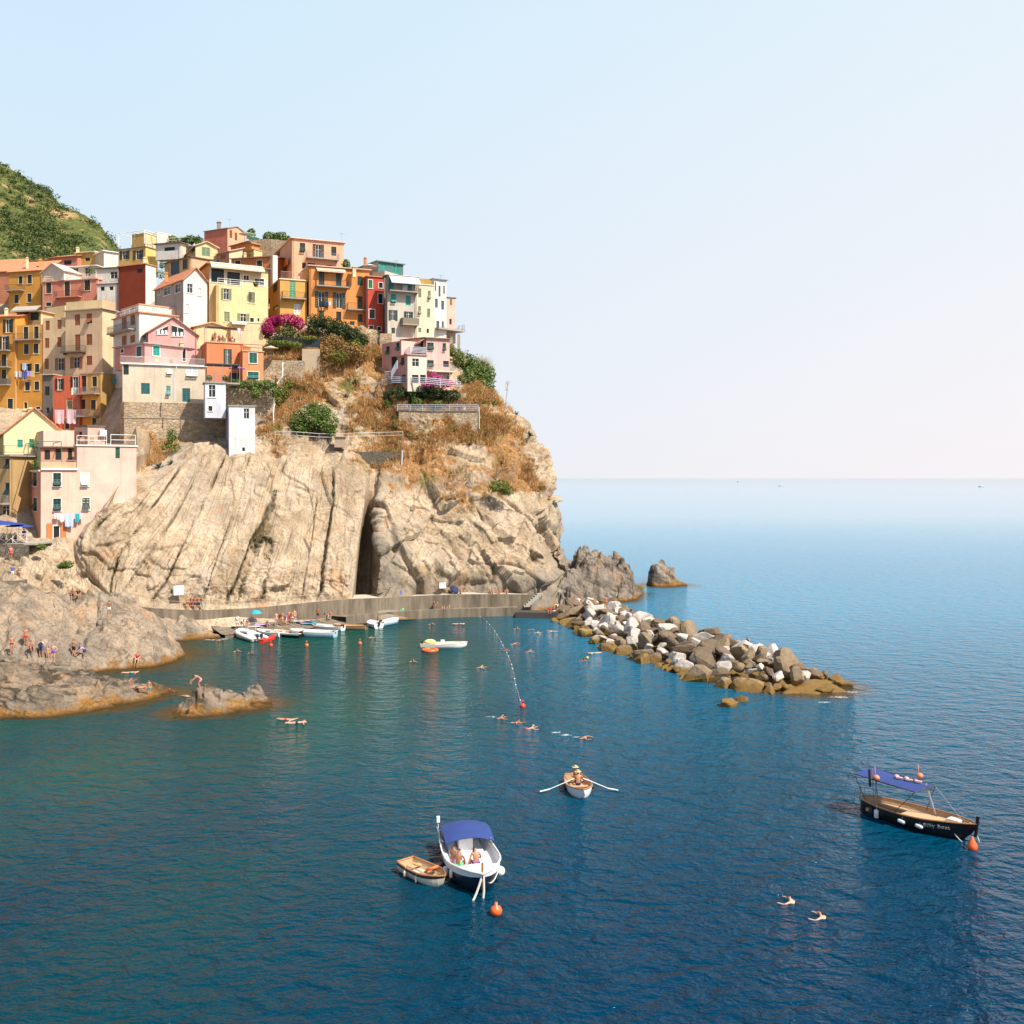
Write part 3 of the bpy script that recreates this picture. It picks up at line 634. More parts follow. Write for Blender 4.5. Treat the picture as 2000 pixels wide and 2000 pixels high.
def add_opening(root, C, d, n, a, b, q0, q1, st, scol, fcol):
    """st: s closed shutters, o open shutters, g casement, p half propped, x dark opening, d door"""
    w, h = b - a, q1 - q0; Zv = Vector((0, 0, 1))
    pt = lambda x, q, o=0.0: Vector((C.x + d.x * x, C.y + d.y * x, q)) + n * o
    main = None; W2 = w / 2
    if st in ('s', 'd'):
        mb = shutter_mb(pt(a + .01, q0 + .01, -0.10), d * (W2 - .02), Zv * (h - .02), n)
        m2 = shutter_mb(pt(a + W2 + .01, q0 + .01, -0.10), d * (W2 - .02), Zv * (h - .02), n); mb.add(m2.v, m2.f)
        main = mb.build('shutter' if st == 's' else 'door', scol, root, True)
    elif st == 'x':
        mb = MB(); mb.obox(pt(a, q0, -0.155), d * w, Zv * h, n * 0.02); main = mb.build('opening', glass_mat(), root, True)
    else:
        mb = MB(); mb.obox(pt(a, q0, -0.155), d * w, Zv * h, n * 0.015); main = mb.build('window', glass_mat(), root, True)
        t = .06; fr = MB()
        for (x0, z0, ww, hh) in ((a, q0, t, h), (b - t, q0, t, h), (a + W2 - t / 2, q0, t, h), (a + t, q0, w - 2 * t, t), (a + t, q1 - t, w - 2 * t, t)):
            fr.obox(pt(x0, z0, -0.139), d * ww, Zv * hh, n * 0.04)
        if h > 1.1: fr.obox(pt(a + t, q0 + h * 0.62, -0.139), d * (w - 2 * t), Zv * 0.04, n * 0.035)
        fr.build('sash', WHITE if fcol is None or st != 'p' else scol, main, True)
        if st == 'o':
            for sgn in (-1, 1):
                o = pt(a - W2 * 0.96 - .02, q0, 0.03) if sgn < 0 else pt(b + .02, q0, 0.03)
                shutter_mb(o, d * (W2 * 0.96), Zv * h, n).build('shutter', scol, main, True)
        if st == 'p':
            for i in (0, 1):
                ang = R(38)
                up = MB(); m2 = shutter_mb(pt(a + i * W2 + .01, q0 + h * .5, -0.06), d * (W2 - .02), Zv * (h * .5 - .01), n); up.add(m2.v, m2.f)
                hinge = pt(a + i * W2 + .01, q0 + h * .5, -0.02); dn = Zv * (-h * .49) * math.cos(ang) + n * (h * .49) * math.sin(ang)
                m3 = shutter_mb(hinge, d * (W2 - .02), dn, (n * math.cos(ang) + Zv * math.sin(ang))); up.add(m3.v, m3.f)
                up.build('shutter', scol, main, True)
    if fcol is not None and main is not None:
        t = .085; fr = MB()
        fr.obox(pt(a - t, q1), d * (w + 2 * t), Zv * t, n * .03); fr.obox(pt(a - t, q0), d * t, Zv * h, n * .03); fr.obox(pt(b, q0), d * t, Zv * h, n * .03)
        if st != 'd': fr.obox(pt(a - t - .05, q0 - .09), d * (w + 2 * t + .1), Zv * .09, n * .10)
        fr.build('frame', fcol, main, True)
    return main
def railing_mb(pts, h, bar=0.14, r=0.018):
    mb = MB(); pts = [Vector(p) for p in pts]
    for i in range(len(pts) - 1):
        a, b = pts[i], pts[i + 1]; L = (b - a).length; k = max(1, int(L / bar)); dd = (b - a) / k
        for q in (h, 0.08): mb.tube([a + Vector((0, 0, q)), b + Vector((0, 0, q))], r * 1.2, 4)
        for j in range(k + 1): mb.tube([a + dd * j, a + dd * j + Vector((0, 0, h))], r * 0.75, 3)
    return mb
def rail_bars_mb(pts, h, n=4, r=0.03, post=1.6):
    mb = MB(); pts = [Vector(p) for p in pts]
    for i in range(len(pts) - 1):
        a, b = pts[i], pts[i + 1]; k = max(1, int((b - a).length / post))
        for q in range(n): mb.tube([a + Vector((0, 0, h * (q + 1) / n)), b + Vector((0, 0, h * (q + 1) / n))], r, 4)
        for j in range(k + 1):
            c = a + (b - a) * j / k; mb.tube([c, c + Vector((0, 0, h))], r, 4)
    return mb
HOUSE = {}
PIPE = plain('grey_pipe', (0.34, 0.29, 0.25), .6)
def house(key, label, z, uc, vt, D, ul, ur, a, vb, colL, colR=None, roof='flat', rh=1.4, rmat=None, wins=(), balcs=(), depthR=7.0, sc=GREEN, fc=None, roofc=None, name='house', over=0.35, stain=0.38, para=0.0, cat='house', of=None):
    a = R(a); dl = Vector((-math.cos(a), math.sin(a), 0)); dr = Vector((math.sin(a), math.cos(a), 0))
    nl = Vector((-math.sin(a), -math.cos(a), 0)); nr = Vector((math.cos(a), -math.sin(a), 0))
    u, v = Zp(z, uc, vt); C = P(u, v, D); zt = C.z; zb = P(*Zp(z, uc, vb), D).z
    wl = face_hit(z, ul, vt, C, dl)[0] if ul is not None else depthR
    wr = face_hit(z, ur, vt, C, dr)[0] if ur is not None else depthR
    if ul is not None and not (0.3 < wl < 40): print('BAD wl', key, wl)
    if ur is not None and not (0.3 < wr < 40): print('BAD wr', key, wr)
    C0 = Vector((C.x, C.y, zb)); mid = C0 + dl * wl / 2 + dr * wr / 2
    root = HOUSE[of]['root'] if of else empty(name, mid, label, cat, 'houses of the cliff village')
    HOUSE[key] = dict(C=C, dl=dl, dr=dr, nl=nl, nr=nr, wl=wl, wr=wr, zt=zt, zb=zb, z=z, root=root, D=D)
    mL = plaster(colL, stain); mR = plaster(colR, stain) if colR else mL  # unlit side often gets a darker copy of the colour, painting in its shade
    holes = {'L': [], 'R': []}; todo = []
    for wi in wins:
        f, x, y, ww, hh, st = wi[:6]; o = wi[6] if len(wi) > 6 else {}
        d, n = (dl, nl) if f == 'L' else (dr, nr); wmax = wl if f == 'L' else wr
        s0, _ = face_hit(z, x - ww / 2, y, C, d); s1, _ = face_hit(z, x + ww / 2, y, C, d); sm, q1 = face_hit(z, x, y - hh / 2, C, d); _, q0 = face_hit(z, x, y + hh / 2, C, d)
        s0, s1 = min(s0, s1), max(s0, s1)
        if st == 'o':                       # the pixel box of open shutters holds both leaves
            c = (s0 + s1) / 2; hw = (s1 - s0) / 4; s0, s1 = c - hw, c + hw
        s0 = max(0.12, s0); s1 = min(wmax - 0.12, s1); q0 = max(q0, zb + .1); q1 = min(q1, zt - .08)
        if s1 - s0 < 0.25 or q1 - q0 < 0.25: print('tiny', key, wi[:6]); continue
        if any(s0 < h[1] + .02 and s1 > h[0] - .02 and q0 < h[3] + .02 and q1 > h[2] - .02 for h in holes[f]): print('overlap', key, wi[:6]); continue
        holes[f].append((s0, s1, q0, q1)); todo.append((f, s0, s1, q0, q1, st, o))
    mb = MB()
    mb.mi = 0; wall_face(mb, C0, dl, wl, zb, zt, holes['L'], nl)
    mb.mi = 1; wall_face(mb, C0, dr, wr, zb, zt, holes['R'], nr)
    A, B_, E, G = C, C + dr * wr, C + dr * wr + dl * wl, C + dl * wl
    dn = Vector((0, 0, zb - zt))
    mb.mi = 0; mb.quad(B_, E, E + dn, B_ + dn); mb.quad(E, G, G + dn, E + dn)
    z1 = Vector((0, 0, 1)); rm = MB(); tmat = rmat or TILE; th = 0.14
    def slab_(p, q, r_, s_):  # a roof plane p-q (eave) r-s (ridge) with thickness
        nn = (q - p).cross(s_ - p).normalized(); nn = nn if nn.z > 0 else -nn
        rm.add([p, q, r_, s_, p + nn * th, q + nn * th, r_ + nn * th, s_ + nn * th], [(3, 2, 1, 0), (4, 5, 6, 7), (0, 1, 5, 4), (1, 2, 6, 5), (2, 3, 7, 6), (3, 0, 4, 7)])
    ov = over
    if roof == 'flat':
        mb.mi = 0; mb.quad(A, B_, E, G)
        if para > 0:
            pw = MB(); t_ = .18
            pw.obox(A - nl * t_, dl * wl, nl * t_, z1 * para) ; pw.obox(A + dr * .001 - nr * t_ + dl * 0, dr * wr, nr * t_, z1 * para)
            pw.obox(B_ - dr * t_, dl * wl, dr * t_, z1 * para); pw.obox(G - dl * t_ , dr * wr, dl * t_, z1 * para)
            pw.build('parapet', roofc or mR, root, True)
        else:
            rm.obox(A - dl * ov - dr * ov, dl * (wl + 2 * ov), dr * (wr + 2 * ov), z1 * 0.16); rm.build('roof', roofc or PALM, root, True)
    elif roof in ('gableR', 'gableL'):
        if roof == 'gableR': m0, m1 = (A + B_) / 2 + z1 * rh, (G + E) / 2 + z1 * rh; dd = dl
        else: m0, m1 = (A + G) / 2 + z1 * rh, (B_ + E) / 2 + z1 * rh; dd = dr
        mb.mi = 1 if roof == 'gableR' else 0
        if roof == 'gableR':
            mb.add([A, B_, m0], [(0, 1, 2)]); mb.mi = 0; mb.add([G, E, m1], [(0, 1, 2)])
            s1_ = (A - m0) ; s2_ = (B_ - m0)
            e1, e2 = A + s1_.normalized() * ov, B_ + s2_.normalized() * ov
        else:
            mb.add([A, G, m0], [(0, 1, 2)]); mb.mi = 1; mb.add([B_, E, m1], [(0, 1, 2)])
            s1_ = (A - m0); s2_ = (G - m0); e1, e2 = A + s1_.normalized() * ov, G + s2_.normalized() * ov
        L = wl if roof == 'gableR' else wr
        for e in (e1, e2): slab_(e - dd * ov, e + dd * (L + ov), m0 + dd * (L + ov), m0 - dd * ov)
        rm.build('roof', tmat, root, True)
    elif roof in ('shedL', 'shedR'):
        # rises away from face L (or R)
        if roof == 'shedL': lo0, lo1, up = A, G, dr * wr; dd, un = dl, dr
        else: lo0, lo1, up = A, B_, dl * wl; dd, un = dr, dl
        hi0, hi1 = lo0 + up + z1 * rh, lo1 + up + z1 * rh
        mb.mi = 1 if roof == 'shedL' else 0
        mb.add([lo0, lo0 + up, hi0], [(0, 1, 2)]); mb.add([lo1, lo1 + up, hi1], [(0, 1, 2)]); mb.quad(lo0 + up, lo1 + up, hi1, hi0)
        sl = (hi0 - lo0).normalized()
        slab_(lo0 - sl * ov - dd * ov, lo1 - sl * ov + dd * ov, hi1 + sl * ov + dd * ov, hi0 + sl * ov - dd * ov); rm.build('roof', tmat, root, True)
    elif roof == 'hip':
        o4 = [A - dl * ov - dr * ov, B_ - dl * ov + dr * ov, E + dl * ov + dr * ov, G + dl * ov - dr * ov]
        c = (A + E) / 2 + z1 * rh; ax = dl if wl > wr else dr; hl = abs(wl - wr) / 2
        r0, r1 = c - ax * hl, c + ax * hl
        rr = [r0, r0, r1, r1] if wl > wr else [r0, r1, r1, r0]
        vs = o4 + rr; vs2 = [q + z1 * th for q in vs]
        for q in (vs2,):
            for i in range(4):
                j = (i + 1) % 4; rm.quad(q[i], q[j], q[4 + j], q[4 + i])
        for i in range(4): rm.quad(vs[i], vs[(i + 1) % 4], vs2[(i + 1) % 4], vs2[i])
        rm.add(vs[:4], [(0, 1, 2, 3)]); rm.build('roof', tmat, root, True)
    elif roof == 'none':
        mb.mi = 0; mb.quad(A, B_, E, G)
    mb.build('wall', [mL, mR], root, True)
    hr_ = random.Random(key)
    for d, n, w in ((dl, nl, wl), (dr, nr, wr)):
        if w > 4.5 and of is None and hr_.random() < .75:
            x = w - .22 if hr_.random() < .6 else .25; a0 = Vector((C0.x, C0.y, zt - .15)) + d * x + n * .07; pm = MB(); pm.tube([a0 + n * .12 + z1 * .1, a0, Vector((a0.x, a0.y, zb + .2))], .06, 5); pm.build('drainpipe', hr_.choice([PIPE, plaster(mul(colL, .8), .3)]), root, True)
    for f, s0, s1, q0, q1, st, o in todo:
        d, n = (dl, nl) if f == 'L' else (dr, nr)
        add_opening(root, C0, d, n, s0, s1, q0, q1, st, o.get('c', sc), o.get('f', fc))
    for bq in balcs:
        f, x0, x1, y, dep = bq[:5]; o = bq[5] if len(bq) > 5 else {}
        d, n = (dl, nl) if f == 'L' else (dr, nr)
        s0, q = face_hit(z, x0, y, C, d); s1, _ = face_hit(z, x1, y, C, d); s0, s1 = min(s0, s1), max(s0, s1)
        s0 = max(s0, -0.4); s1 = min(s1, (wl if f == 'L' else wr) + .4); _, q = face_hit(z, (x0 + x1) / 2, y, C, d)
        pt = lambda x, oo: Vector((C0.x, C0.y, q)) + d * x + n * oo
        b = MB(); b.obox(pt(s0, .004) - z1 * .16, d * (s1 - s0), n * dep, z1 * .16)
        for xx in (s0 + .2, s1 - .3): b.obox(pt(xx, .004) - z1 * .40, d * .1, n * dep * .6, z1 * .235)
        bo = b.build('balcony', o.get('m', CONC), root, True)
        if o.get('solid'):
            rb = MB(); rb.obox(pt(s0, dep - .08), d * (s1 - s0), n * .08, z1 * 1.0); rb.obox(pt(s0, .01), d * .08, n * (dep - .095), z1 * 1.0); rb.obox(pt(s1 - .08, .01), d * .08, n * (dep - .095), z1 * 1.0)
            rb.build('parapet', o['solid'], bo, True)
        else:
            railing_mb([pt(s0 + .03, .02), pt(s0 + .03, dep - .04), pt(s1 - .03, dep - .04), pt(s1 - .03, .02)], 1.0).build('railing', o.get('r', IRON), bo, True)
    return HOUSE[key]
def hpt(key, f, x, y, out=0.0, z=None):
    """a point on (or in front of) a house face from its photo pixel"""
    H = HOUSE[key]; d, n = (H['dl'], H['nl']) if f == 'L' else (H['dr'], H['nr'])
    s, q = face_hit(z or H['z'], x, y, H['C'], d); c = H['C'] + d * s + n * out; c.z = q; return c
def rooftop_box(key, label_, z, uc, vt, D, ul, ur, a, vb, cL, cR=None, **k): return house(key, label_, z, uc, vt, D, ul, ur, a, vb, cL, cR, **k)

OCH = (0.66, 0.31, 0.06); OCHL = (0.66, 0.36, 0.10); SALM = (0.66, 0.25, 0.16); BEIG = (0.70, 0.50, 0.31); CREM = (0.74, 0.58, 0.36); WHT = (0.76, 0.70, 0.62)
YEL = (0.76, 0.58, 0.31); YELD = (0.62, 0.38, 0.12); ORG = (0.70, 0.29, 0.09); ORGD = (0.58, 0.20, 0.075); PCH = (0.78, 0.41, 0.25); PNK = (0.74, 0.40, 0.30); ROSE = (0.70, 0.34, 0.31); RED = (0.52, 0.085, 0.05)
GRYW = (0.56, 0.50, 0.42); BLUW = (0.66, 0.67, 0.72); PYEL = (0.74, 0.66, 0.38); BRED = (0.27, 0.052, 0.025)
FCR = plain('cream_window_surround', (0.74, 0.64, 0.46), 0.8)
FOR_ = plain('orange_surround', (0.60, 0.30, 0.10), 0.8)
EDGE = plain('dark_roof_edge', (0.13, 0.10, 0.08), 0.8)
G = {'f': None}
def Wn(*a, **k): return (*a, k)
# --- the ochre blocks at the far left
house('ochre_top', 'ochre block with terracotta roof and four dark shuttered windows below the green hill', 1, 458, 592, 198, 95, 640, 16, 1150, OCH, YEL, 'shedL', 2.6, wins=[
    ('L',222,700,44,84,'s'),('L',320,692,48,94,'s'),('L',180,905,46,92,'s'),('L',317,892,48,94,'s')], balcs=[('L',96,266,815,1.2)], fc=FCR, sc=DGREEN)
house('far_roofs', 'low orange-roofed house above the ochre blocks, its roof running out of the picture', 1, 150, 600, 206, -260, 290, 12, 1200, (0.55,0.22,0.12), None, 'shedL', 3.0, sc=DGREEN)
house('ochre_edge', 'ochre house cut off by the picture edge with tiled roof and stacked balconies', 1, 163, 1092, 178, -260, None, 14, 2200, OCH, None, 'shedL', 1.6, wins=[
    ('L',90,1195,104,142,'o'),('L',48,1385,104,155,'o'),('L',44,1565,52,130,'s'),('L',44,1725,52,120,'s'),('L',110,2045,60,130,'d')], balcs=[('L',-60,120,1460,1.1),('L',-60,122,1640,1.1),('L',-60,118,1830,1.0,{'solid':EDGE})], sc=DGREEN, fc=FCR)
house('ochre_slim', 'narrow ochre house with striped roof awning and washing on its balcony rail', 1, 458, 1178, 177.2, 172, None, 14, 2210, OCH, None, 'none', wins=[
    ('L',280,1275,52,140,'d'),('L',392,1270,50,138,'d'),('L',285,1445,52,108,'s'),('L',390,1440,52,108,'s'),('L',286,1645,112,86,'o'),('L',400,1650,50,90,'s'),('L',297,1845,52,92,'s'),('L',397,1840,52,92,'s'),('L',277,2055,34,72,'x'),('L',412,2095,44,56,'x')],
    balcs=[('L',178,446,1345,1.1)], sc=DGREEN, fc=FCR)
house('ochre_loggia', 'glazed rooftop room with loggia and awning on the narrow ochre house', 1, 440, 1040, 180.5, 182, None, 14, 1180, (0.30,0.24,0.16), YEL, 'flat', wins=[('L',285,1090,60,90,'x'),('L',372,1085,90,96,'x')], name='rooftop_room', sc=DGREEN, of='ochre_slim')
house('beige_low', 'lower beige block with brown shutters wedged beside the taller beige tower', 1, 700, 1104, 176, 462, None, 14, 2250, BEIG, None, 'none', wins=[
    ('L',512,1190,46,102,'s'),('L',640,1178,46,100,'s'),('L',507,1380,46,106,'s'),('L',640,1368,46,104,'s'),('L',503,1605,46,112,'s'),('L',655,1608,116,130,'o')], sc=BROWN)
house('beige_roofwall', 'sunlit cream terrace wall crowning the lower beige block', 1, 700, 975, 182, 500, 760, 30, 1120, YEL, None, 'none', name='terrace_wall', cat='wall', of='beige_low')
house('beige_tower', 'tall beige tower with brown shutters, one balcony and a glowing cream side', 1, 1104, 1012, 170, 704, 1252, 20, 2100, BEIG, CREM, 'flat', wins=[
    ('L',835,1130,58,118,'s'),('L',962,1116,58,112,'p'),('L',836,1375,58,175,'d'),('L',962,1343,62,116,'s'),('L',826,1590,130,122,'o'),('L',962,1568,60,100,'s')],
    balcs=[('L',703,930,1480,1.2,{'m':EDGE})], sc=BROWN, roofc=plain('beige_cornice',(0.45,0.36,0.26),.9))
house('beige_attic', 'low cream attic terrace on top of the tall beige tower', 1, 1100, 912, 172.5, 712, 1245, 20, 1020, YEL, PCH, 'none', name='attic_terrace', cat='terrace', of='beige_tower')
# --- salmon and white row
house('salmon', 'salmon pink house with long thin balcony and parapet terrace beside the ochre block', 1, 1042, 690, 192, 456, None, 16, 1500, SALM, None, 'flat', wins=[
    ('L',525,785,58,118,'s'),('L',725,795,60,172,'d'),('L',942,755,64,118,'s'),('L',525,962,58,40,'s')], balcs=[('L',612,882,884,1.0,{'m':plain('salmon_slab',SALM,.9)})], sc=DGREEN, fc=FCR, roofc=plain('salmon_cornice',(0.70,0.32,0.22),.9), over=.2)
house('arched_grey', 'pale grey rooftop storey with arched windows behind the salmon house terrace', 1, 1035, 548, 196, 640, None, 16, 720, GRYW, WHT, 'flat', wins=[
    ('L',715,610,46,100,'g'),('L',815,615,58,95,'g'),('L',945,612,60,95,'g')], roofc=WHITE, of='salmon')
house('white_stair', 'white gabled stair house in front of the arched grey storey', 1, 690, 600, 193.5, 452, None, 26, 700, (0.74,0.60,0.48), WHT, 'gableL', 1.6, wins=[], rmat=plain('pale_cap',(0.66,0.5,0.42),.9), of='salmon')
house('orange_back', 'rust orange gabled house at the top of the village below the hillside', 1, 835, 440, 212, 520, None, 18, 640, SALM, None, 'shedL', 2.0, wins=[('L',730,512,80,48,'x'),('L',615,525,44,40,'x')], sc=DGREEN)
house('rust_gable', 'rust red gable end behind the orange-tiled roofs under the hill', 1, 520, 490, 216, 325, 680, 20, 640, (0.50,0.16,0.09), CREM, 'shedR', -0.0, wins=[])
house('yellow_back', 'small sunlit yellow house on the skyline left of the yellow tower', 1, 1025, 398, 212, 826, None, 18, 640, YELD, WHT, 'flat', wins=[('L',945,478,50,34,'x')], roofc=plain('cream_cap',(0.8,0.62,0.36),.9))
house('white_back', 'plain white house between the yellow skyline house and the yellow tower', 1, 1120, 390, 208, 1022, 1290, 50, 700, CREM, WHT, 'flat', wins=[], roofc=WHITE)
house('white_terr', 'small white house with open terrace beside the blank brick-red wall', 1, 1278, 742, 189, 1046, None, 14, 1300, WHT, None, 'flat', wins=[('L',1105,795,44,44,'x'),('L',1200,790,44,40,'x')], roofc=EDGE, over=.15)
house('white_terr_up', 'white terrace room with glazed doors and railing above the small white house', 1, 1280, 570, 192.5, 1040, None, 14, 740, WHT, None, 'flat', wins=[('L',1228,650,80,80,'g')], roofc=EDGE, over=.3, of='white_terr')
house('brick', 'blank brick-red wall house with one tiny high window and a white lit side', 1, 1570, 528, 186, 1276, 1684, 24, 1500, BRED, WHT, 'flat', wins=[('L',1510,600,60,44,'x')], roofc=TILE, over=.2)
house('yellow_tower', 'bright yellow house with dark open shutters under a white roof-frame terrace', 1, 1570, 345, 200, 1276, 1700, 24, 640, YELD, (0.80,0.60,0.2), 'flat', wins=[
    ('L',1345,432,104,92,'o'),('L',1492,428,108,98,'o')], sc=DGREEN, roofc=EDGE, over=.12)
house('yellow_cube', 'yellow roof cube with cream box beside it on the skyline', 1, 1565, 195, 202.5, 1416, 1690, 26, 350, YELD, YEL, 'flat', wins=[], roofc=FCR, over=.1, name='roof_cube', of='yellow_tower')
house('cream_box', 'cream roof box right of the yellow roof cube on the skyline', 1, 1690, 190, 205, 1600, 1840, 50, 330, CREM, WHT, 'flat', wins=[], roofc=FCR, over=.05, name='roof_box', of='yellow_tower')
# --- top middle
house('white_verandah', 'white flat-roofed verandah house with dark glazed front near the skyline', 2, 292, 300, 198, 22, 350, 16, 470, WHT, GRYW, 'flat', wins=[('L',172,365,114,40,'x')], roofc=EDGE, over=.4)
house('pale_loggia', 'ochre house with large dark loggia and curved dark roof edge', 2, 400, 452, 188, 118, 832, 42, 760, (0.66,0.42,0.20), PCH, 'flat', wins=[('L',232,570,92,140,'x'),('L',340,530,52,108,'s')], roofc=EDGE, over=.25, sc=DGREEN)
house('gable_peach', 'small peach house with cream gable roof and green shuttered window', 2, 452, 330, 191, 345, 690, 62, 460, (0.60,0.34,0.14), YEL, 'gableR', 0.9, wins=[('R',563,396,90,96,'s',{'c':plain('sage_paint',(0.22,0.33,0.2),.6)}),('L',428,370,40,70,'x')], rmat=plain('cream_tiles',(0.68,0.5,0.3),.9))
house('mauve', 'small mauve house with pale tiled roof right of the peach gable', 2, 815, 390, 190, 690, 960, 40, 520, (0.45,0.25,0.2), CREM, 'shedL', 1.0, wins=[('L',750,450,50,46,'s',{'c':BROWN})], rmat=plain('pale_tiles',(0.66,0.46,0.34),.9))
house('red_top', 'salmon red house standing highest on the skyline with chimney and aerial', 2, 797, 142, 207, 546, 990, 28, 420, (0.62,0.20,0.13), PCH, 'gableR', 0.85, wins=[('R',833,205,28,86,'s',{'c':BROWN}),('R',888,232,28,84,'s',{'c':BROWN})], rmat=SLATE, over=.2)
house('hip_shed', 'dark orange hip-roofed shed house below the highest house', 2, 1000, 300, 199, 832, 1138, 40, 480, ORGD, ORG, 'hip', 0.8, rmat=TILE2, wins=[])
house('yellow_strip', 'narrow yellow house below the dark orange shed', 2, 1080, 372, 194, 870, 1170, 35, 560, YELD, YEL, 'flat', wins=[], roofc=FOR_, over=.1)
house('terracotta', 'terracotta house with white-framed door and window above the pale yellow house', 2, 1258, 448, 181, 838, None, 16, 900, ORGD, None, 'shedL', 0.9, wins=[
    ('L',908,527,58,72,'s'),('L',1142,550,58,124,'d')], balcs=[('L',990,1190,608,1.0)], sc=DGREEN, fc=FCR, rmat=TILE2)
house('pier', 'tall white plastered pier at the end of the terracotta house', 2, 1285, 432, 179, 1258, 1336, 60, 800, CREM, WHT, 'none', name='wall_pier', cat='pier', of='terracotta')
# --- grey and yellow
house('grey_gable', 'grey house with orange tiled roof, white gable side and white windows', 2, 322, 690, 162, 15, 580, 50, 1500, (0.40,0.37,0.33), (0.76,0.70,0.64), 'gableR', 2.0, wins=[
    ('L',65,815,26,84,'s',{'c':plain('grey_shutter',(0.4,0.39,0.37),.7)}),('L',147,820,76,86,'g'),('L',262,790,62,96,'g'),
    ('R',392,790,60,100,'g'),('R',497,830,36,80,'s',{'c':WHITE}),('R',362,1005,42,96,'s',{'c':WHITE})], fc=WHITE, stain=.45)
house('yellow_big', 'large pale yellow house with long glazed loggia and brown roof edge', 2, 678, 748, 163, 584, 1222, 61, 1420, YELD, YEL, 'none', wins=[
    ('R',783,852,112,122,'o',{'c':OLIVE}),('R',1058,890,70,118,'s',{'c':OLIVE}),('R',790,1097,62,112,'s',{'c':OLIVE}),('R',967,1108,130,92,'o',{'c':OLIVE}),('R',1060,1132,40,48,'x'),('R',1130,1130,22,38,'x')], fc=FCR)
house('yellow_loggia', 'set-back glazed loggia storey on the large pale yellow house', 2, 600, 528, 164.2, 400, 1235, 61, 1300, (0.68,0.38,0.13), YEL, 'flat', wins=[
    ('R',690,652,140,150,'x'),('R',862,684,140,140,'x'),('R',1000,676,60,56,'g'),('R',1140,722,104,74,'g')], roofc=plain('brown_roof_edge',(0.26,0.15,0.10),.9), over=.5, name='loggia_storey', fc=WHITE, of='yellow_big')
# --- right ridge row
house('peach_ridge', 'big peach house on the ridge with balcony and open dark shutters', 2, 1492, 250, 181, 1310, 2050, 66, 780, PCH, PCH, 'flat', wins=[
    ('R',1605,352,58,104,'p'),('R',1776,392,120,150,'o'),('R',1943,390,56,98,'s'),('R',1622,545,40,60,'x'),('R',1700,532,80,28,'x'),('R',1893,552,60,26,'x'),('L',1345,415,34,120,'d')],
    balcs=[('R',1640,1985,478,1.3,{'r':STEEL})], sc=DGREEN, fc=None, roofc=plain('peach_cornice',(0.72,0.50,0.38),.9))
house('orange_ridge', 'wide orange house with green shutters, two balconies and a rolled awning', 3, 25, 548, 170, -78, 668, 68, 1300, ORG, ORG, 'flat', wins=[
    ('R',155,688,60,158,'s'),('R',340,706,60,152,'s'),('R',570,710,56,98,'s'),('R',155,912,138,172,'o'),('R',345,922,134,168,'o'),('R',568,950,56,150,'s'),('R',152,1064,58,72,'s'),('R',340,1088,54,92,'x'),('R',573,1110,50,82,'s'),('R',485,1165,52,40,'s')],
    balcs=[('R',85,436,775,1.2),('R',425,668,1024,1.1)], sc=GREEN, fc=None, roofc=plain('orange_cornice',(0.60,0.40,0.30),.9))
house('ochre_door', 'small ochre house with a pale green door between the yellow and wide orange houses', 2, 1362, 692, 169, 1252, 1652, 66, 1330, OCHL, OCHL, 'flat', wins=[
    ('R',1497,806,66,178,'d',{'c':LGREEN}),('R',1548,1015,72,112,'d',{'c':WHITE}),('L',1312,765,46,120,'s'),('L',1315,998,50,40,'x')], balcs=[('R',1378,1632,902,1.1)], sc=GREEN, roofc=FCR, over=.15)
house('red_narrow', 'narrow bright red house squeezed between the wide orange and the grey turquoise house', 3, 652, 662, 171.5, None, 822, 64, 1420, RED, RED, 'flat', wins=[
    ('R',680,745,46,90,'s'),('R',793,758,42,58,'x'),('R',790,900,50,106,'x'),('R',698,1065,60,96,'x'),('R',690,1212,46,40,'x'),('R',776,1225,40,40,'x')], fc=WHITE, sc=plain('bright_green_paint',(0.03,0.22,0.05),.6), roofc=TILE, over=.2, depthR=5)
house('grey_turq', 'tall grey-white house with turquoise shutters, white awning and laundry balconies', 3, 866, 655, 169.5, 838, 1176, 66, 1400, (0.35,0.31,0.27), GRYW, 'flat', wins=[
    ('R',905,748,56,130,'d',{'c':TEAL}),('R',1095,778,60,120,'d',{'c':TEAL}),('R',930,900,56,98,'p',{'c':TEAL}),('R',1088,922,54,106,'s',{'c':TEAL}),('R',926,1080,92,112,'o'),('R',1092,1080,92,78,'o'),('R',927,1246,38,60,'s')],
    balcs=[('R',870,1184,828,1.2),('R',1004,1180,1186,1.4,{'solid':plain('mossy_concrete',(0.2,0.18,0.13),.9)})], sc=GREEN, fc=None, roofc=EDGE)
house('grey_wall', 'bare grey party wall rising above the red narrow house', 3, 835, 600, 173.5, 690, None, 30, 1420, (0.46,0.41,0.36), GRYW, 'none', name='party_wall', cat='wall', depthR=4, of='grey_turq')
house('green_pent', 'green glazed penthouse with metal roof above the grey turquoise house', 3, 765, 500, 175.5, 520, 1035, 55, 660, (0.44,0.38,0.30), (0.10,0.20,0.19), 'flat', wins=[
    ('R',825,555,60,60,'s',{'c':TEAL}),('R',955,588,60,78,'s',{'c':TEAL})], roofc=plain('green_metal_roof',(0.16,0.30,0.25),.5,.2), over=.35, name='penthouse', of='grey_turq')
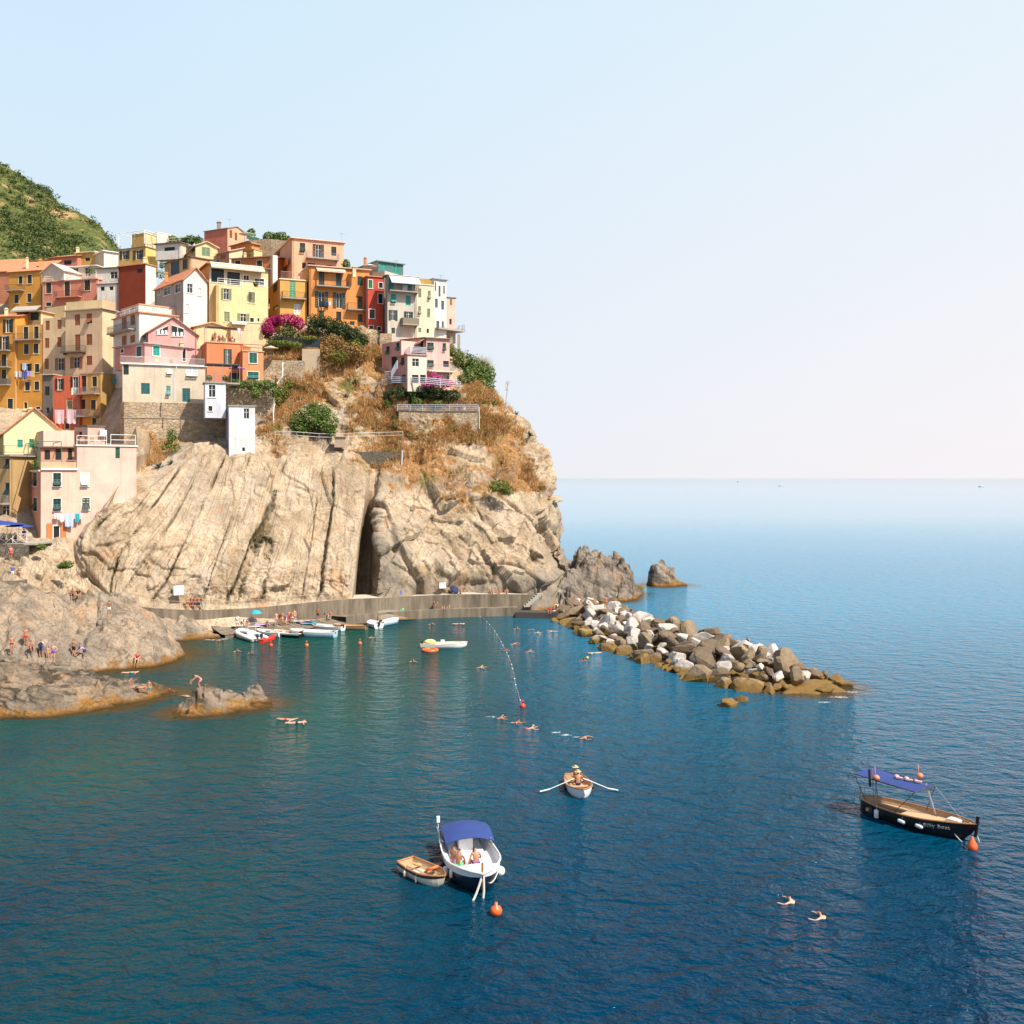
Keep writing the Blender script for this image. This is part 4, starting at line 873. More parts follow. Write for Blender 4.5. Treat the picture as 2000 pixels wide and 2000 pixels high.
house('cream_slim', 'plain cream house with four narrow propped shutters right of the turquoise house', 3, 1180, 748, 172, None, 1368, 66, 1420, (0.78,0.66,0.48), (0.78,0.66,0.48), 'flat', wins=[
    ('R',1213,840,32,96,'s'),('R',1315,865,32,96,'p'),('R',1210,1030,32,94,'p'),('R',1308,1056,32,94,'s'),('R',1213,1240,30,50,'s'),('R',1300,1250,24,48,'x')], sc=OLIVE, roofc=FCR, over=.12)
house('mustard_box', 'mustard roof box between the turquoise and white houses', 3, 1205, 682, 176, None, 1378, 70, 800, (0.46,0.27,0.08), None, 'none', name='roof_box', of='cream_slim')
house('white_end', 'white house with slate-blue roof edge near the cliff end of the ridge', 3, 1370, 690, 174, 1340, 1500, 58, 1400, (0.55,0.5,0.46), (0.80,0.74,0.66), 'flat', wins=[
    ('R',1382,770,18,96,'s'),('R',1426,820,22,118,'s'),('R',1475,805,17,90,'s'),('R',1393,950,30,98,'s'),('R',1460,972,30,98,'s'),('R',1408,1190,32,98,'s'),('R',1462,1190,22,88,'p')], sc=plain('grey_green_paint',(0.10,0.12,0.12),.6), roofc=plain('slate_blue_edge',(0.30,0.36,0.38),.6), over=.3)
house('pink_end', 'pale pink house closing the ridge row, its terrace on concrete pillars', 3, 1500, 892, 177, 1470, 1600, 64, 1420, (0.74,0.52,0.42), (0.78,0.48,0.38), 'flat', wins=[('R',1548,940,24,66,'s'),('R',1545,1150,24,60,'x')], sc=OLIVE, roofc=EDGE, over=.1)
# --- the pink villa on the slope
house('villa_main', 'pink main block of the slope villa with brown mono-pitch roof and propped shutters', 3, 1285, 1325, 159.5, 1030, 1535, 66, 1900, (0.72,0.52,0.42), (0.78,0.47,0.40), 'shedR', 1.1, rmat=TILE2, wins=[
    ('R',1328,1416,72,82,'p'),('R',1478,1424,36,86,'p'),('R',1327,1602,74,76,'p'),('R',1498,1605,64,64,'x'),('R',1372,1770,70,76,'x'),('R',1520,1775,36,84,'s',{'c':LGREEN}),
    ('L',1125,1400,56,86,'g'),('L',1225,1400,50,84,'x')], balcs=[('R',1290,1560,1688,1.3,{'m':FCR,'r':STEEL})], sc=GREEN, name='villa')
house('villa_wing', 'pink left wing of the slope villa with brown lean-to roof', 3, 1015, 1352, 160, 806, 1290, 50, 1860, (0.72,0.36,0.29), (0.78,0.50,0.42), 'none', wins=[
    ('L',870,1460,34,90,'p'),('L',978,1420,34,90,'p'),('L',940,1585,66,120,'x')], sc=GREEN, fc=None, name='villa_wing', of='villa_main')
house('villa_bay', 'pale cream bay of the slope villa with dark green window and white balcony on top', 3, 1082, 1505, 157, 975, 1288, 64, 1900, (0.74,0.42,0.36), (0.82,0.64,0.52), 'flat', wins=[
    ('R',1168,1590,74,86,'g'),('L',1030,1578,36,90,'p'),('R',1050,1760,10,10,'x'),('R',1165,1768,70,90,'x'),('R',1248,1768,60,90,'x'),('L',1040,1765,40,90,'d')], sc=GREEN, roofc=plain('rose_slab',(0.5,0.3,0.25),.9), over=.2, name='villa_bay', of='villa_main')
# --- middle
house('trim_white', 'white house with broad orange cornice band and brown shutters', 1, 1500, 1050, 158.5, 1222, 2100, 48, 2000, (0.70,0.62,0.54), (0.80,0.70,0.62), 'flat', wins=[
    ('L',1340,1172,52,160,'d'),('L',1432,1130,52,112,'s'),('L',1340,1352,52,104,'s'),('L',1430,1335,54,82,'s')], balcs=[('L',1228,1466,1258,1.2)], sc=BROWN, roofc=plain('orange_band',(0.62,0.26,0.13),.8), over=.25)
house('trim_attic', 'low white terrace storey with orange band on the white house', 1, 1500, 965, 160.5, 1310, 1990, 48, 1055, WHT, (0.80,0.70,0.62), 'flat', wins=[('L',1440,990,44,44,'x')], roofc=plain('orange_band2',(0.66,0.34,0.2),.8), over=.1, name='attic_storey', of='trim_white')
house('pink_gable', 'rose house with two white-framed gable windows', 2, -58, 1262, 155, -150, 470, 62, 1600, (0.42,0.16,0.13), ROSE, 'gableR', 2.5, wins=[
    ('L',-110,1330,60,80,'x')], fc=WHITE, rmat=TILE2, sc=GREEN)
house('pink_porch', 'rose lower storey with pale slate hip roof and roof terrace over the curved cream house', 1, 1560, 1385, 152, 1240, 2170, 40, 1640, (0.60,0.25,0.20), ROSE, 'hip', 0.8, rmat=SLATE, wins=[
    ('L',1500,1470,58,110,'s'),('L',1318,1466,32,40,'x'),('R',1685,1464,72,108,'s',{'c':TEAL}),('R',1984,1500,36,150,'x')], sc=plain('blue_green_paint',(0.02,0.10,0.12),.6), fc=WHITE, of='pink_gable')
house('peach_mid', 'peach house with low gable behind the orange terrace of sunbathers', 2, 432, 1205, 158.5, 400, 830, 66, 1600, (0.58,0.30,0.12), (0.80,0.54,0.30), 'gableR', 0.8, rmat=plain('peach_tiles',(0.72,0.45,0.26),.9), wins=[])
house('peach_block', 'plain peach cube wall beneath the large pale yellow house', 2, 832, 1152, 160, None, 1172, 68, 1600, (0.80,0.56,0.33), None, 'flat', wins=[], roofc=FCR, over=.08, depthR=5)
house('orange_terrace', 'orange house with flat sun terrace and green double doors', 2, 572, 1372, 153.5, 510, 962, 66, 1800, (0.42,0.13,0.055), (0.66,0.24,0.11), 'flat', wins=[('R',800,1526,82,160,'o'),('R',882,1742,120,80,'x')], sc=GREEN, roofc=plain('salmon_ledge',(0.66,0.33,0.2),.9), over=.12, fc=None)
house('orange_wing', 'orange corner wing with two green casement windows and railed roof', 2, 960, 1468, 152.2, 920, 1184, 66, 1830, ORGD, (0.74,0.29,0.13), 'flat', wins=[('R',1073,1542,84,112,'s'),('R',1073,1730,120,80,'p')], sc=plain('sea_green_paint',(0.02,0.14,0.11),.5), fc=WHITE, roofc=plain('salmon_ledge',(0.66,0.33,0.2),.9), over=.12, of='orange_terrace')
house('orange_link', 'orange recessed wall between the sun terrace and the corner wing', 2, 955, 1400, 156.5, 830, None, 10, 1800, ORGD, None, 'none', name='house_link', cat='wall', depthR=3, of='orange_terrace')
# --- lower middle
house('coral', 'coral red house with dark open shutters and pink bedsheets hung below', 4, 862, 70, 164.2, 572, None, 14, 820, (0.62,0.15,0.075), None, 'none', wins=[
    ('L',645,168,90,122,'o'),('L',812,150,96,126,'o'),('L',752,390,56,92,'s',{'c':OLIVE}),('L',726,590,46,120,'x')], sc=DGREEN, fc=FCR, depthR=5)
house('ochre_mid', 'ochre house with green doors and two railed balconies joined to the coral house', 4, 1085, 50, 163, 864, 1290, 24, 830, (0.66,0.34,0.08), (0.46,0.30,0.11), 'flat', wins=[
    ('L',903,160,62,170,'d'),('L',1020,140,52,112,'s'),('L',898,382,52,102,'d'),('L',1008,392,52,110,'d'),('L',1018,572,48,80,'x')], balcs=[('L',862,1080,272,1.2,{'r':STEEL}),('L',860,1078,512,1.2,{'r':STEEL})], sc=DGREEN, fc=FCR, roofc=CONC, over=.1)
house('stone_slim', 'narrow old stone house wedged between the ochre and coral houses', 4, 566, 68, 170.5, 462, None, 14, 720, (0.20,0.17,0.14), None, 'flat', wins=[('L',508,240,50,96,'s'),('L',515,450,34,60,'x')], sc=DGREEN, fc=None, stain=.6)
TEALB = plain('teal_blue_paint',(0.02,0.13,0.14),.6)
house('cream_round', 'old cream house with flat white ledge and teal shutters above the stone bastion', 5, -335, 60, 148.0, -372, 556, 69, 480, (0.58,0.49,0.37), (0.62,0.53,0.40), 'flat', wins=[
    ('R',170,135,58,88,'p',{'c':WHITE}),('R',160,350,46,110,'p',{'c':plain('faded_teal_paint',(0.13,0.30,0.32),.6)}),('R',-88,325,94,118,'s',{'c':TEALB}),('R',-305,110,74,130,'s',{'c':DGREEN}),('R',415,155,124,104,'p',{'c':WHITE}),('R',352,395,84,146,'d',{'c':TEALB})], sc=GREEN, roofc=WHITE, over=.25, stain=.4, depthR=6)
house('blue_upper', 'pale blue-white annex with a tall casement window under the glass terrace', 5, 556, 262, 145.8, None, 778, 70, 640, BLUW, None, 'flat', wins=[('R',630,352,74,134,'g'),('R',612,540,42,54,'x')], fc=WHITE, roofc=CONC, over=.2, depthR=3.5, name='annex')
house('blue_lower', 'windowless-looking tall white annex tower on the rock with one green casement', 5, 812, 515, 143.2, 775, 1094, 72, 1058, (0.42,0.44,0.60), (0.72,0.70,0.70), 'flat', wins=[('R',1000,596,60,114,'g'),('R',970,980,28,38,'x')], fc=None, roofc=CONC, over=.12, name='annex')
# --- bottom left
house('gable_yellow', 'pale yellow gabled house with orange tiled roof behind the big pink house', 4, 40, 690, 134, -90, 690, 62, 1300, (0.42,0.35,0.13), PYEL, 'gableR', 3.3, wins=[('R',456,622,44,92,'s',{'c':plain('brick_paint',(0.35,0.10,0.06),.7)}),('R',217,808,56,84,'s',{'c':TEAL}),('R',340,806,50,94,'s',{'c':plain('emerald_paint',(0.02,0.26,0.10),.6)})], balcs=[('R',42,368,915,1.3,{'m':FCR})], sc=GREEN, rmat=TILE)
house('pink_low', 'big pink house by the slipway with propped green shutters and washing', 4, 440, 1090, 124, 112, 985, 58, 2010, (0.72,0.31,0.20), (0.80,0.50,0.39), 'none', wins=[
    ('L',155,1192,36,146,'p'),('L',262,1190,40,148,'p'),('L',378,1192,40,148,'p'),('L',157,1450,34,142,'s'),('L',264,1452,36,146,'s'),('L',380,1462,40,144,'p'),
    ('R',615,1196,84,144,'p'),('R',914,1196,84,144,'p',{'c':WHITE}),('R',615,1466,84,132,'p'),('R',926,1458,80,132,'p'),('R',608,1762,62,130,'x')], sc=GREEN, fc=WHITE)
house('pink_upper', 'pink upper block with white cornice and roof terrace above the big pink house', 4, 830, 832, 126.2, 800, 1470, 58, 1750, (0.62,0.33,0.25), (0.80,0.52,0.42), 'flat', wins=[('R',1268,908,48,118,'s',{'c':plain('emerald_dark_paint',(0.015,0.12,0.07),.6)})], sc=GREEN, roofc=WHITE, over=.15, of='pink_low')
house('pink_loggia', 'shaded roof loggia with green blinds on the big pink house', 4, 440, 850, 127.2, 400, 832, 58, 1095, (0.55,0.30,0.2), (0.55,0.30,0.20), 'flat', wins=[('R',510,930,60,110,'s'),('R',630,925,66,118,'s'),('R',755,920,44,130,'s')], sc=DGREEN, roofc=EDGE, over=.4, name='roof_loggia', of='pink_low')
house('pink_penthouse', 'small pink roof room with white parapet above the roof loggia', 4, 468, 665, 130.5, 370, 798, 58, 860, (0.72,0.45,0.34), (0.80,0.53,0.42), 'none', wins=[], name='roof_room', of='pink_low')
house('pink_hut', 'pink rooftop hut with dark roof line beside the stone bastion', 4, 945, 622, 131.5, 802, 1130, 40, 860, (0.74,0.45,0.33), (0.66,0.42,0.33), 'flat', wins=[('L',868,710,34,60,'x')], roofc=EDGE, over=.15, name='roof_hut', of='pink_low')
house('edge_tan', 'tan house with balconies behind the blue sunshades', 4, 108, 945, 128.5, -160, None, 22, 1960, (0.50,0.33,0.15), None, 'flat', wins=[('L',84,1030,52,118,'p'),('L',82,1305,46,150,'p'),('L',60,1530,80,110,'g')], balcs=[('L',-100,106,1450,1.2,{'r':STEEL})], sc=DGREEN, roofc=CONC)
# ================================================================ WALLS, PATHS, RAILINGS
STONE = stone_mat('dry_stone_wall', [(0.28,0.20,0.12),(0.52,0.385,0.24),(0.42,0.33,0.24),(0.62,0.48,0.32)], 1.5)
STONED = stone_mat('dark_terrace_stone', [(0.10,0.085,0.065),(0.17,0.14,0.11),(0.14,0.125,0.11),(0.24,0.20,0.15)], 1.8, (0.10,0.08,0.055))
def wall_line(name, pts, zb, zt, th, mat, label, cat='wall', coping=None):
    """a wall of real thickness along ground points; zb and zt per point or single"""
    pts = [Vector((p[0], p[1], 0)) for p in pts]; n = len(pts); mb = MB()
    zb = zb if isinstance(zb, (list, tuple)) else [zb] * n; zt = zt if isinstance(zt, (list, tuple)) else [zt] * n
    fr, bk = [], []
    for i in range(n):
        d = (pts[min(i + 1, n - 1)] - pts[max(i - 1, 0)]).normalized(); nn = Vector((d.y, -d.x, 0))
        fr.append(pts[i]); bk.append(pts[i] - nn * th)
    ring = []
    for i in range(n): ring += [(fr[i].x, fr[i].y, zb[i]), (fr[i].x, fr[i].y, zt[i]), (bk[i].x, bk[i].y, zt[i]), (bk[i].x, bk[i].y, zb[i])]
    fs = []
    for i in range(n - 1):
        for k in range(4): fs.append((i * 4 + k, (i + 1) * 4 + k, (i + 1) * 4 + (k + 1) % 4, i * 4 + (k + 1) % 4))
    fs += [(3, 2, 1, 0), tuple((n - 1) * 4 + k for k in range(4))]
    mb.add(ring, fs)
    o = thing_mb(name, mb, mat, label, cat)
    if coping:
        m2 = MB()
        for i in range(n - 1):
            d = fr[i + 1] - fr[i]; nn = Vector((d.y, -d.x, 0)).normalized()
            a = Vector((fr[i].x, fr[i].y, zt[i] + .004)) + nn * .08; dd = Vector((d.x, d.y, zt[i + 1] - zt[i]))
            m2.obox(a, dd, -nn * (th + .16), Vector((0, 0, .12)))
        m2.build('coping', coping, o, True)
    return o
def wpts(pts): return [P(*p) for p in pts]
def zs(pts): return [P(*p).z for p in pts]
# stone bastion below the cream house
H = HOUSE['cream_round']; C, dl, dr = H['C'], H['dl'], H['dr']; zt = H['zb']
bp = [C + dl * 4.5 + dr * -.2, C + dl * 1.2 - dr * .35 - dl * .0, C - dl * .45 + dr * .2, C + dr * (H['wr'] * .33) - dl * .55, C + dr * (H['wr'] * .66) - dl * .5, C + dr * (H['wr'] + 3.4) - dl * .4]
wall_line('stone_bastion', bp, zt - 4.2, zt + .15, 2.5, STONE, 'upper course of old stone bastion carrying the cream house', coping=None)
bp2 = [p + (Vector((p.x, p.y, 0)) - Vector((C.x, C.y, 0)) - dr * 4).normalized() * 0 - dl * .55 for p in bp]
wall_line('stone_bastion', bp2, zt - 9.5, zt - 2.2, 3.0, STONE, 'big lower stone bastion with a ledge under the cream house', coping=CONC)
wall_line('retaining_wall', wpts([(440,760,151.5),(490,760,152.5),(537,760,153.5)]), P(0,905,148).z, [P(0,744,152).z, P(0,742,152).z, P(0,740,153).z], 2.0, STONE, 'tall rough stone wall right of the white annex tower with a blind arch')
# blind arch on that wall
a0 = P(515, 852, 152.6); ar = MB(); rr_ = 1.15
for k in range(13):
    th0, th1 = math.pi * k / 12, math.pi * (k + 1) / 12
    if k < 12:
        for r0, r1 in ((rr_, rr_ + .28),):
            q = [Vector((a0.x + r * math.cos(tq), a0.y - .12, a0.z + 1.2 + r * math.sin(tq))) for r, tq in ((r0, th0), (r1, th0), (r1, th1), (r0, th1))]
            ar.add(q + [p + Vector((0, .3, 0)) for p in q], [(0, 1, 2, 3), (0, 3, 7, 4), (1, 5, 6, 2), (4, 7, 6, 5)])
thing_mb('blind_arch', ar, CONC, 'blind stone arch set in the rough wall beside the white annex tower', 'arch')
wall_line('retaining_wall', wpts([(513,745,158),(550,745,158.6),(594,745,159)]), P(0,790,158).z, P(0,703,158).z, 2.5, STONE, 'stone retaining wall with a white drainpipe right of the orange corner wing')
wall_line('concrete_wall', wpts([(590,740,160.5),(625,740,161)]), P(0,745,160).z, P(0,682,161).z, 1.5, plain('tan_concrete',(0.44,0.34,0.23),.9,0,.25,1), 'blank tan concrete wall below the dark garden fence')
wall_line('retaining_wall', wpts([(779,820,156.2),(850,820,156.6),(934,820,157.5)]), P(0,850,156).z, P(0,803,156.5).z, 2.0, STONE, 'stone garden wall under the villa terrace railing', coping=CONC)
wall_line('stair_wall', wpts([(745,800,160.5),(760,820,158.5),(779,830,156.4)]), P(0,858,157).z, [P(0,760,160).z, P(0,785,158).z, P(0,805,156.5).z], 1.0, STONED, 'dark stone stair wall left of the villa garden')
wall_line('terrace_wall', wpts([(636,905,149.6),(700,905,150.2),(789,905,151.5)]), P(0,930,149).z, P(0,882,150).z, 1.5, STONED, 'long dark terrace wall low on the vegetated slope')
wall_line('terrace_wall', wpts([(600,640,167.2),(650,655,167.6),(740,690,168)]), [P(0,680,167).z,P(0,690,167).z,P(0,712,168).z], [P(0,618,167).z,P(0,632,167).z,P(0,655,168).z], 1.5, STONE, 'stone terrace wall holding up the ridge row of houses')
wall_line('terrace_wall', wpts([(742,690,167.6),(765,695,167.8)]), P(0,712,168).z, P(0,652,168).z, 1.2, STONE, 'short stone wall left of the villa roof')
# villa lawn terrace and foundations
mb = MB(); vt = [P(779,803,156.4), P(934,803,157.7), P(936,790,164), P(760,790,163)]; zq = P(0,803,156.5).z - .05
mb.add([(p.x, p.y, zq) for p in vt] + [(p.x, p.y, zq - 6) for p in vt], [(0, 1, 2, 3), (0, 4, 5, 1), (1, 5, 6, 2), (2, 6, 7, 3), (3, 7, 4, 0)])
o = thing_mb('garden_terrace', mb, plain('terrace_earth',(0.30,0.24,0.14),.95), 'flat garden terrace in front of the pink villa', 'terrace')
H = HOUSE['villa_main']; mb = MB(); c0 = P(895, 757, 160.5); zq = HOUSE['villa_bay']['zb']
mb.obox(Vector((c0.x - 11.2, c0.y - .9, zq - 6)), (12.4, 1.0, 0), (0, 9, 0), (0, 0, 6.05)); thing_mb('stone_platform', mb, STONE, 'stone platform under the pink villa', 'platform')
# pillars and slab of the pink end house terrace
pt_ = P(*Zp(3,1380,1268),174); pe = P(*Zp(3,1665,1268),178); mb = MB(); dd = pe - pt_; dd.z = 0; n_ = Vector((dd.y, -dd.x, 0)).normalized()
root = empty('terrace_deck', (pt_ + pe) / 2, 'raised concrete terrace on tall pillars at the end of the ridge', 'terrace')
mb.obox(Vector((pt_.x, pt_.y, pe.z)) + n_ * 1.0, dd, -n_ * 4, Vector((0, 0, .3))); mb.build('deck', CONC, root, True)
for xx in (1552, 1634):
    pp = P(*Zp(3,xx,1270),176.5); m = MB(); m.cbox((pp.x, pp.y, pp.z - 3.3), .5, .5, 6.0); m.build('pillar', CONC, root, True)
q0 = Vector((pt_.x, pt_.y, pe.z + .3)) + n_ * .9; rail_bars_mb([q0 + dd * .55, q0 + dd * .98, q0 + dd * .98 - n_ * 3], 1.0, 5, .05).build('railing', plain('pale_blue_metal',(0.55,0.60,0.68),.4), root, True)
# the path along the foot of the cliff
PTH = [(196,1176,119.0),(215,1178,119.5),(255,1186,120.5),(300,1190,121.8),(350,1194,123.4),(400,1195,125),(450,1193,126.6),(500,1190,128),(550,1185,129.6),(600,1180,131.2),(660,1173,133),(700,1171,134.3),(740,1170,135.6),(800,1167,138),(860,1164,139.6),(900,1163,140.6),(960,1162,141.6),(1036,1163,142.8)]
pp = [P(*q) for q in PTH]
for i in range(1, len(pp) - 1): pp[i].z = (pp[i - 1].z + 2 * pp[i].z + pp[i + 1].z) / 4
mb = MB()
for i in range(len(pp) - 1):
    d = pp[i + 1] - pp[i]; n_ = Vector((-d.y, d.x, 0)).normalized()
    mb.quad(pp[i], pp[i + 1], pp[i + 1] + n_ * 6.0, pp[i] + n_ * 6.0)
path = mb.build('path', plain('pale_path',(0.50,0.43,0.34),.9,0,.2,1)); tag(path, kind='structure')
SEAW = NT('sea_wall_concrete'); p_ = SEAW.pos(); nn1 = SEAW.noise(SEAW.pos((1.2,1.2,.15)),1.0,5,.65); nn2 = SEAW.noise(p_,.4,5,.6)
SEAW = SEAW.done(SEAW.mix(SEAW.ramp(nn1,[(.35,0.0),(.65,1.0)]), (0.12,0.095,0.068), SEAW.mix(nn2,(0.20,0.16,0.115),(0.32,0.26,0.195))), .95, 0, .15)
edge = [(p.x, p.y) for p in pp]
wall_line('sea_wall', edge, -1.5, [p.z + .12 for p in pp], .45, SEAW, 'long concrete sea wall carrying the cliff path around the cove')
# lower quay in front of the wall on the right, with a dark landing step
QY = [(676,1212,131.2),(700,1204,133.4),(760,1196,136.0),(840,1189,138.3),(900,1185,139.4),(960,1184,140.2),(1012,1185,140.8)]
qp = [P(*q) for q in QY]; qz = 1.15
mb = MB()
for i in range(len(qp) - 1):
    a, b = qp[i], qp[i + 1]; d = b - a; n_ = Vector((-d.y, d.x, 0)).normalized()
    A0, B0 = Vector((a.x, a.y, qz)), Vector((b.x, b.y, qz))
    mb.quad(A0, B0, B0 + n_ * 2.6, A0 + n_ * 2.6); mb.quad(A0 - Vector((0, 0, 2.5)), B0 - Vector((0, 0, 2.5)), B0, A0)
q_ = mb.build('quay', SEAW); tag(q_, kind='structure')
mb = MB(); c = P(1055, 1192, 139.2); mb.obox((c.x - 3.4, c.y - .6, -1.2), (6.2, -1.0, 0), (.3, 2.2, 0), (0, 0, 2.0)); thing_mb('landing_step', mb, plain('wet_concrete',(0.07,0.06,0.05),.6), 'dark wet concrete landing between the quay and the boulders', 'landing')
mb = MB()
for k in range(7): c = P(1028 + k * 4.2, 1183 - k * 3.4, 141.2 + k * .25); mb.cbox((c.x, c.y + .3, qz + .14 + k * .24), .9, .7, .24, .3)
thing_mb('stairs', mb, CONC, 'short concrete stair from the quay up to the cliff path', 'stairs')
# bathing slip where the small boats lie
SLP = [(440,1226,121.2),(480,1226,122.8),(520,1224,124.0),(560,1222,125.2),(600,1218,126.4),(640,1214,127.8),(690,1206,130.4)]
sp_ = [P(*q) for q in SLP]; mb = MB()
for i in range(len(sp_) - 1):
    a, b = sp_[i], sp_[i + 1]; d = b - a; n_ = Vector((-d.y, d.x, 0)).normalized()
    for k in range(5):
        f0, f1 = k / 5, (k + 1) / 5; zf = lambda f, j: .25 + .75 * f + .18 * random.Random(i * 31 + j * 7).uniform(-1, 1)
        mb.quad(Vector((a.x, a.y, zf(f0, k))) + n_ * 4.4 * f0, Vector((b.x, b.y, zf(f0, k))) + n_ * 4.4 * f0, Vector((b.x, b.y, zf(f1, k + 1))) + n_ * 4.4 * f1, Vector((a.x, a.y, zf(f1, k + 1))) + n_ * 4.4 * f1)
    mb.quad(Vector((a.x, a.y, -1.5)) , Vector((b.x, b.y, -1.5)), Vector((b.x, b.y, .3)), Vector((a.x, a.y, .3)))
s_ = mb.build('slipway', SEAW); tag(s_, kind='structure')
SLIPZ = lambda p: .75
# railings
rl = [p + Vector((0, 0.12, .12)) for p in pp[1:11]]
thing_mb('path_railing', rail_bars_mb(rl, 1.0, 2, .022, 2.4), plain('worn_railing',(0.40,0.34,0.27),.6), 'thin two-bar railing along the rising cliff path', 'railing')
def fence_px(name, pts, h, n, r, mat, label, post=1.6):
    return thing_mb(name, rail_bars_mb(wpts(pts), h, n, r, post), mat, label, 'railing')
LM = plain('light_rail',(0.60,0.58,0.55),.5); BM = plain('pale_blue_metal',(0.55,0.60,0.68),.4)
def on_cliff(pts, up=.05, out=.35):
    r = []
    for u, v in pts:
        c, n = cliff_uv(u, v); r.append(c + n * out + Vector((0, 0, up)))
    return r
thing_mb('path_railing', rail_bars_mb(on_cliff([(540,866),(580,868),(620,868),(660,869),(700,869),(740,867),(785,864)], .3, .7), 1.0, 2, .035, 2.2), LM, 'pale railing along the level path across the dry slope', 'railing')
thing_mb('terrace_railing', rail_bars_mb([P(776,803,156.0), P(850,803,156.3), P(934,803,157.2)], .95, 3, .04, 1.7), BM, 'pale railing in front of the villa sun terrace', 'railing')
H = HOUSE['villa_main']
thing_mb('stair_railing', rail_bars_mb([P(737,762,161), P(765,750,158.6), P(830,752,156.2), P(890,757,156.6), P(900,760,158)], 1.1, 4, .05, 2.0), BM, 'pale blue bar railing around the lower level of the villa', 'railing')
thing_mb('stair_railing', rail_bars_mb([P(752,742,158.2), P(764,742,157.2), P(776,720,157.0)], 1.3, 5, .05, 1.4), BM, 'white barred stair railing by the villa door', 'railing')
b_ = [hpt('villa_main','L',1035,1490,1.1), hpt('villa_bay','R',1100,1490,.15), hpt('villa_bay','R',1283,1500,.15)]
for q in b_: q.z = HOUSE['villa_bay']['zt'] + .2
thing_mb('balcony_railing', rail_bars_mb(b_, 1.0, 5, .045, 1.4), BM, 'white bar railing of the balcony over the villa bay', 'railing')
ng = on_cliff([(816,968),(870,955),(920,948),(1006,935)], 0, .4); mb = MB()
for i, q in enumerate(ng): mb.tube([q - Vector((0, 0, .5)), q + Vector((0, 0, 2.0))], .05, 5)
for i in range(3):
    a, b = ng[i], ng[i + 1]; L = (b - a).length; k = int(L / .35)
    for j in range(k):
        p0 = a + (b - a) * j / k; p1 = a + (b - a) * min(1, (j + 5) / k)
        mb.tube([p0, p1 + Vector((0, 0, 1.9))], .012, 3); mb.tube([p0 + Vector((0, 0, 1.9)), p1], .012, 3)
    mb.tube([a + Vector((0, 0, 1.9)), b + Vector((0, 0, 1.9))], .02, 4)
thing_mb('wire_fence', mb, plain('rusty_wire',(0.36,0.30,0.25),.6), 'sagging wire mesh fence above the rock face', 'fence')
fz = P(0, 1062, 119).z
fr = [P(-30,1060,118.0), P(52,1060,119.0)]; mb = rail_bars_mb(fr, 1.0, 1, .05, 1.3); L = fr[1] - fr[0]
for k in range(4):
    a = fr[0] + L * k / 4; b = fr[0] + L * (k + 1) / 4; mb.tube([a, b + Vector((0, 0, 1))], .03, 4); mb.tube([a + Vector((0, 0, 1)), b], .03, 4)
thing_mb('cafe_railing', mb, LM, 'cross-braced white railing of the cafe terrace under blue sunshades', 'railing')
wall_line('cafe_wall', [(q.x, q.y) for q in (P(-30,1062,117.8), P(56,1062,118.8), P(62,1062,121.5))], P(0,1150,117).z, fz, 1.0, STONED, 'dark stained wall below the cafe terrace')
mb = MB(); mb.obox(P(-60,1062,118.2) + Vector((0, 0, -.2)), (7.4, .6, 0), (0, 4.5, 0), (0, 0, .2)); thing_mb('cafe_terrace', mb, CONC, 'concrete cafe terrace floor under the blue sunshades', 'terrace')
wall_line('harbour_wall', [(q.x, q.y) for q in (P(-60,1150,113), P(48,1140,114.5))], -1, P(0,1135,114).z, 4, SEAW, 'pale concrete harbour wall behind the rock dome')
# sign boards on the rock
def board(u, v, w, h, mat, label, out=.5):
    c, n = cliff_uv(u, v); nh = Vector((n.x, min(n.y, -.3), 0)).normalized(); x = Vector((-nh.y, nh.x, 0)); mb = MB()
    c = c + nh * out; mb.obox(c - x * w / 2 - Vector((0, 0, h / 2)), x * w, nh * .06, Vector((0, 0, h)))
    mb.tube([c - nh * 1.2 , c], .05, 4)
    return thing_mb('sign_board', mb, mat, label, 'sign')
board(349, 1152, 1.2, 1.15, WHITE, 'square blank white board on the slab above the cliff path')
board(862, 1141, .95, .8, WHITE, 'small white notice board at the rock foot above the quay')
# ---------------------------------------------------------------- breakwater
def boulder_mesh(seed, mat):
    r_ = np.random.RandomState(seed); bm = bmesh.new(); bmesh.ops.create_icosphere(bm, subdivisions=3, radius=1)
    d = np.array([v.co[:] for v in bm.verts]); rad = np.full(len(d), 1.12)
    for k in range(11):
        n = r_.normal(size=3); n /= np.linalg.norm(n); dist = r_.uniform(.45, .85); dt = d @ n
        rad = np.where(dt > .05, np.minimum(rad, dist / np.maximum(dt, .05)), rad)
    sc = r_.uniform(.75, 1.25, 3); q = d * rad[:, None] * sc
    q += d * (.05 * fbm(q[:, 0] * 2.2, q[:, 1] * 2.2, q[:, 2] * 2.2 + seed, 4, seed))[:, None]
    for v, c in zip(bm.verts, q): v.co = c
    me = bpy.data.meshes.new('boulder'); bm.to_mesh(me); bm.free(); me.materials.append(mat); return me
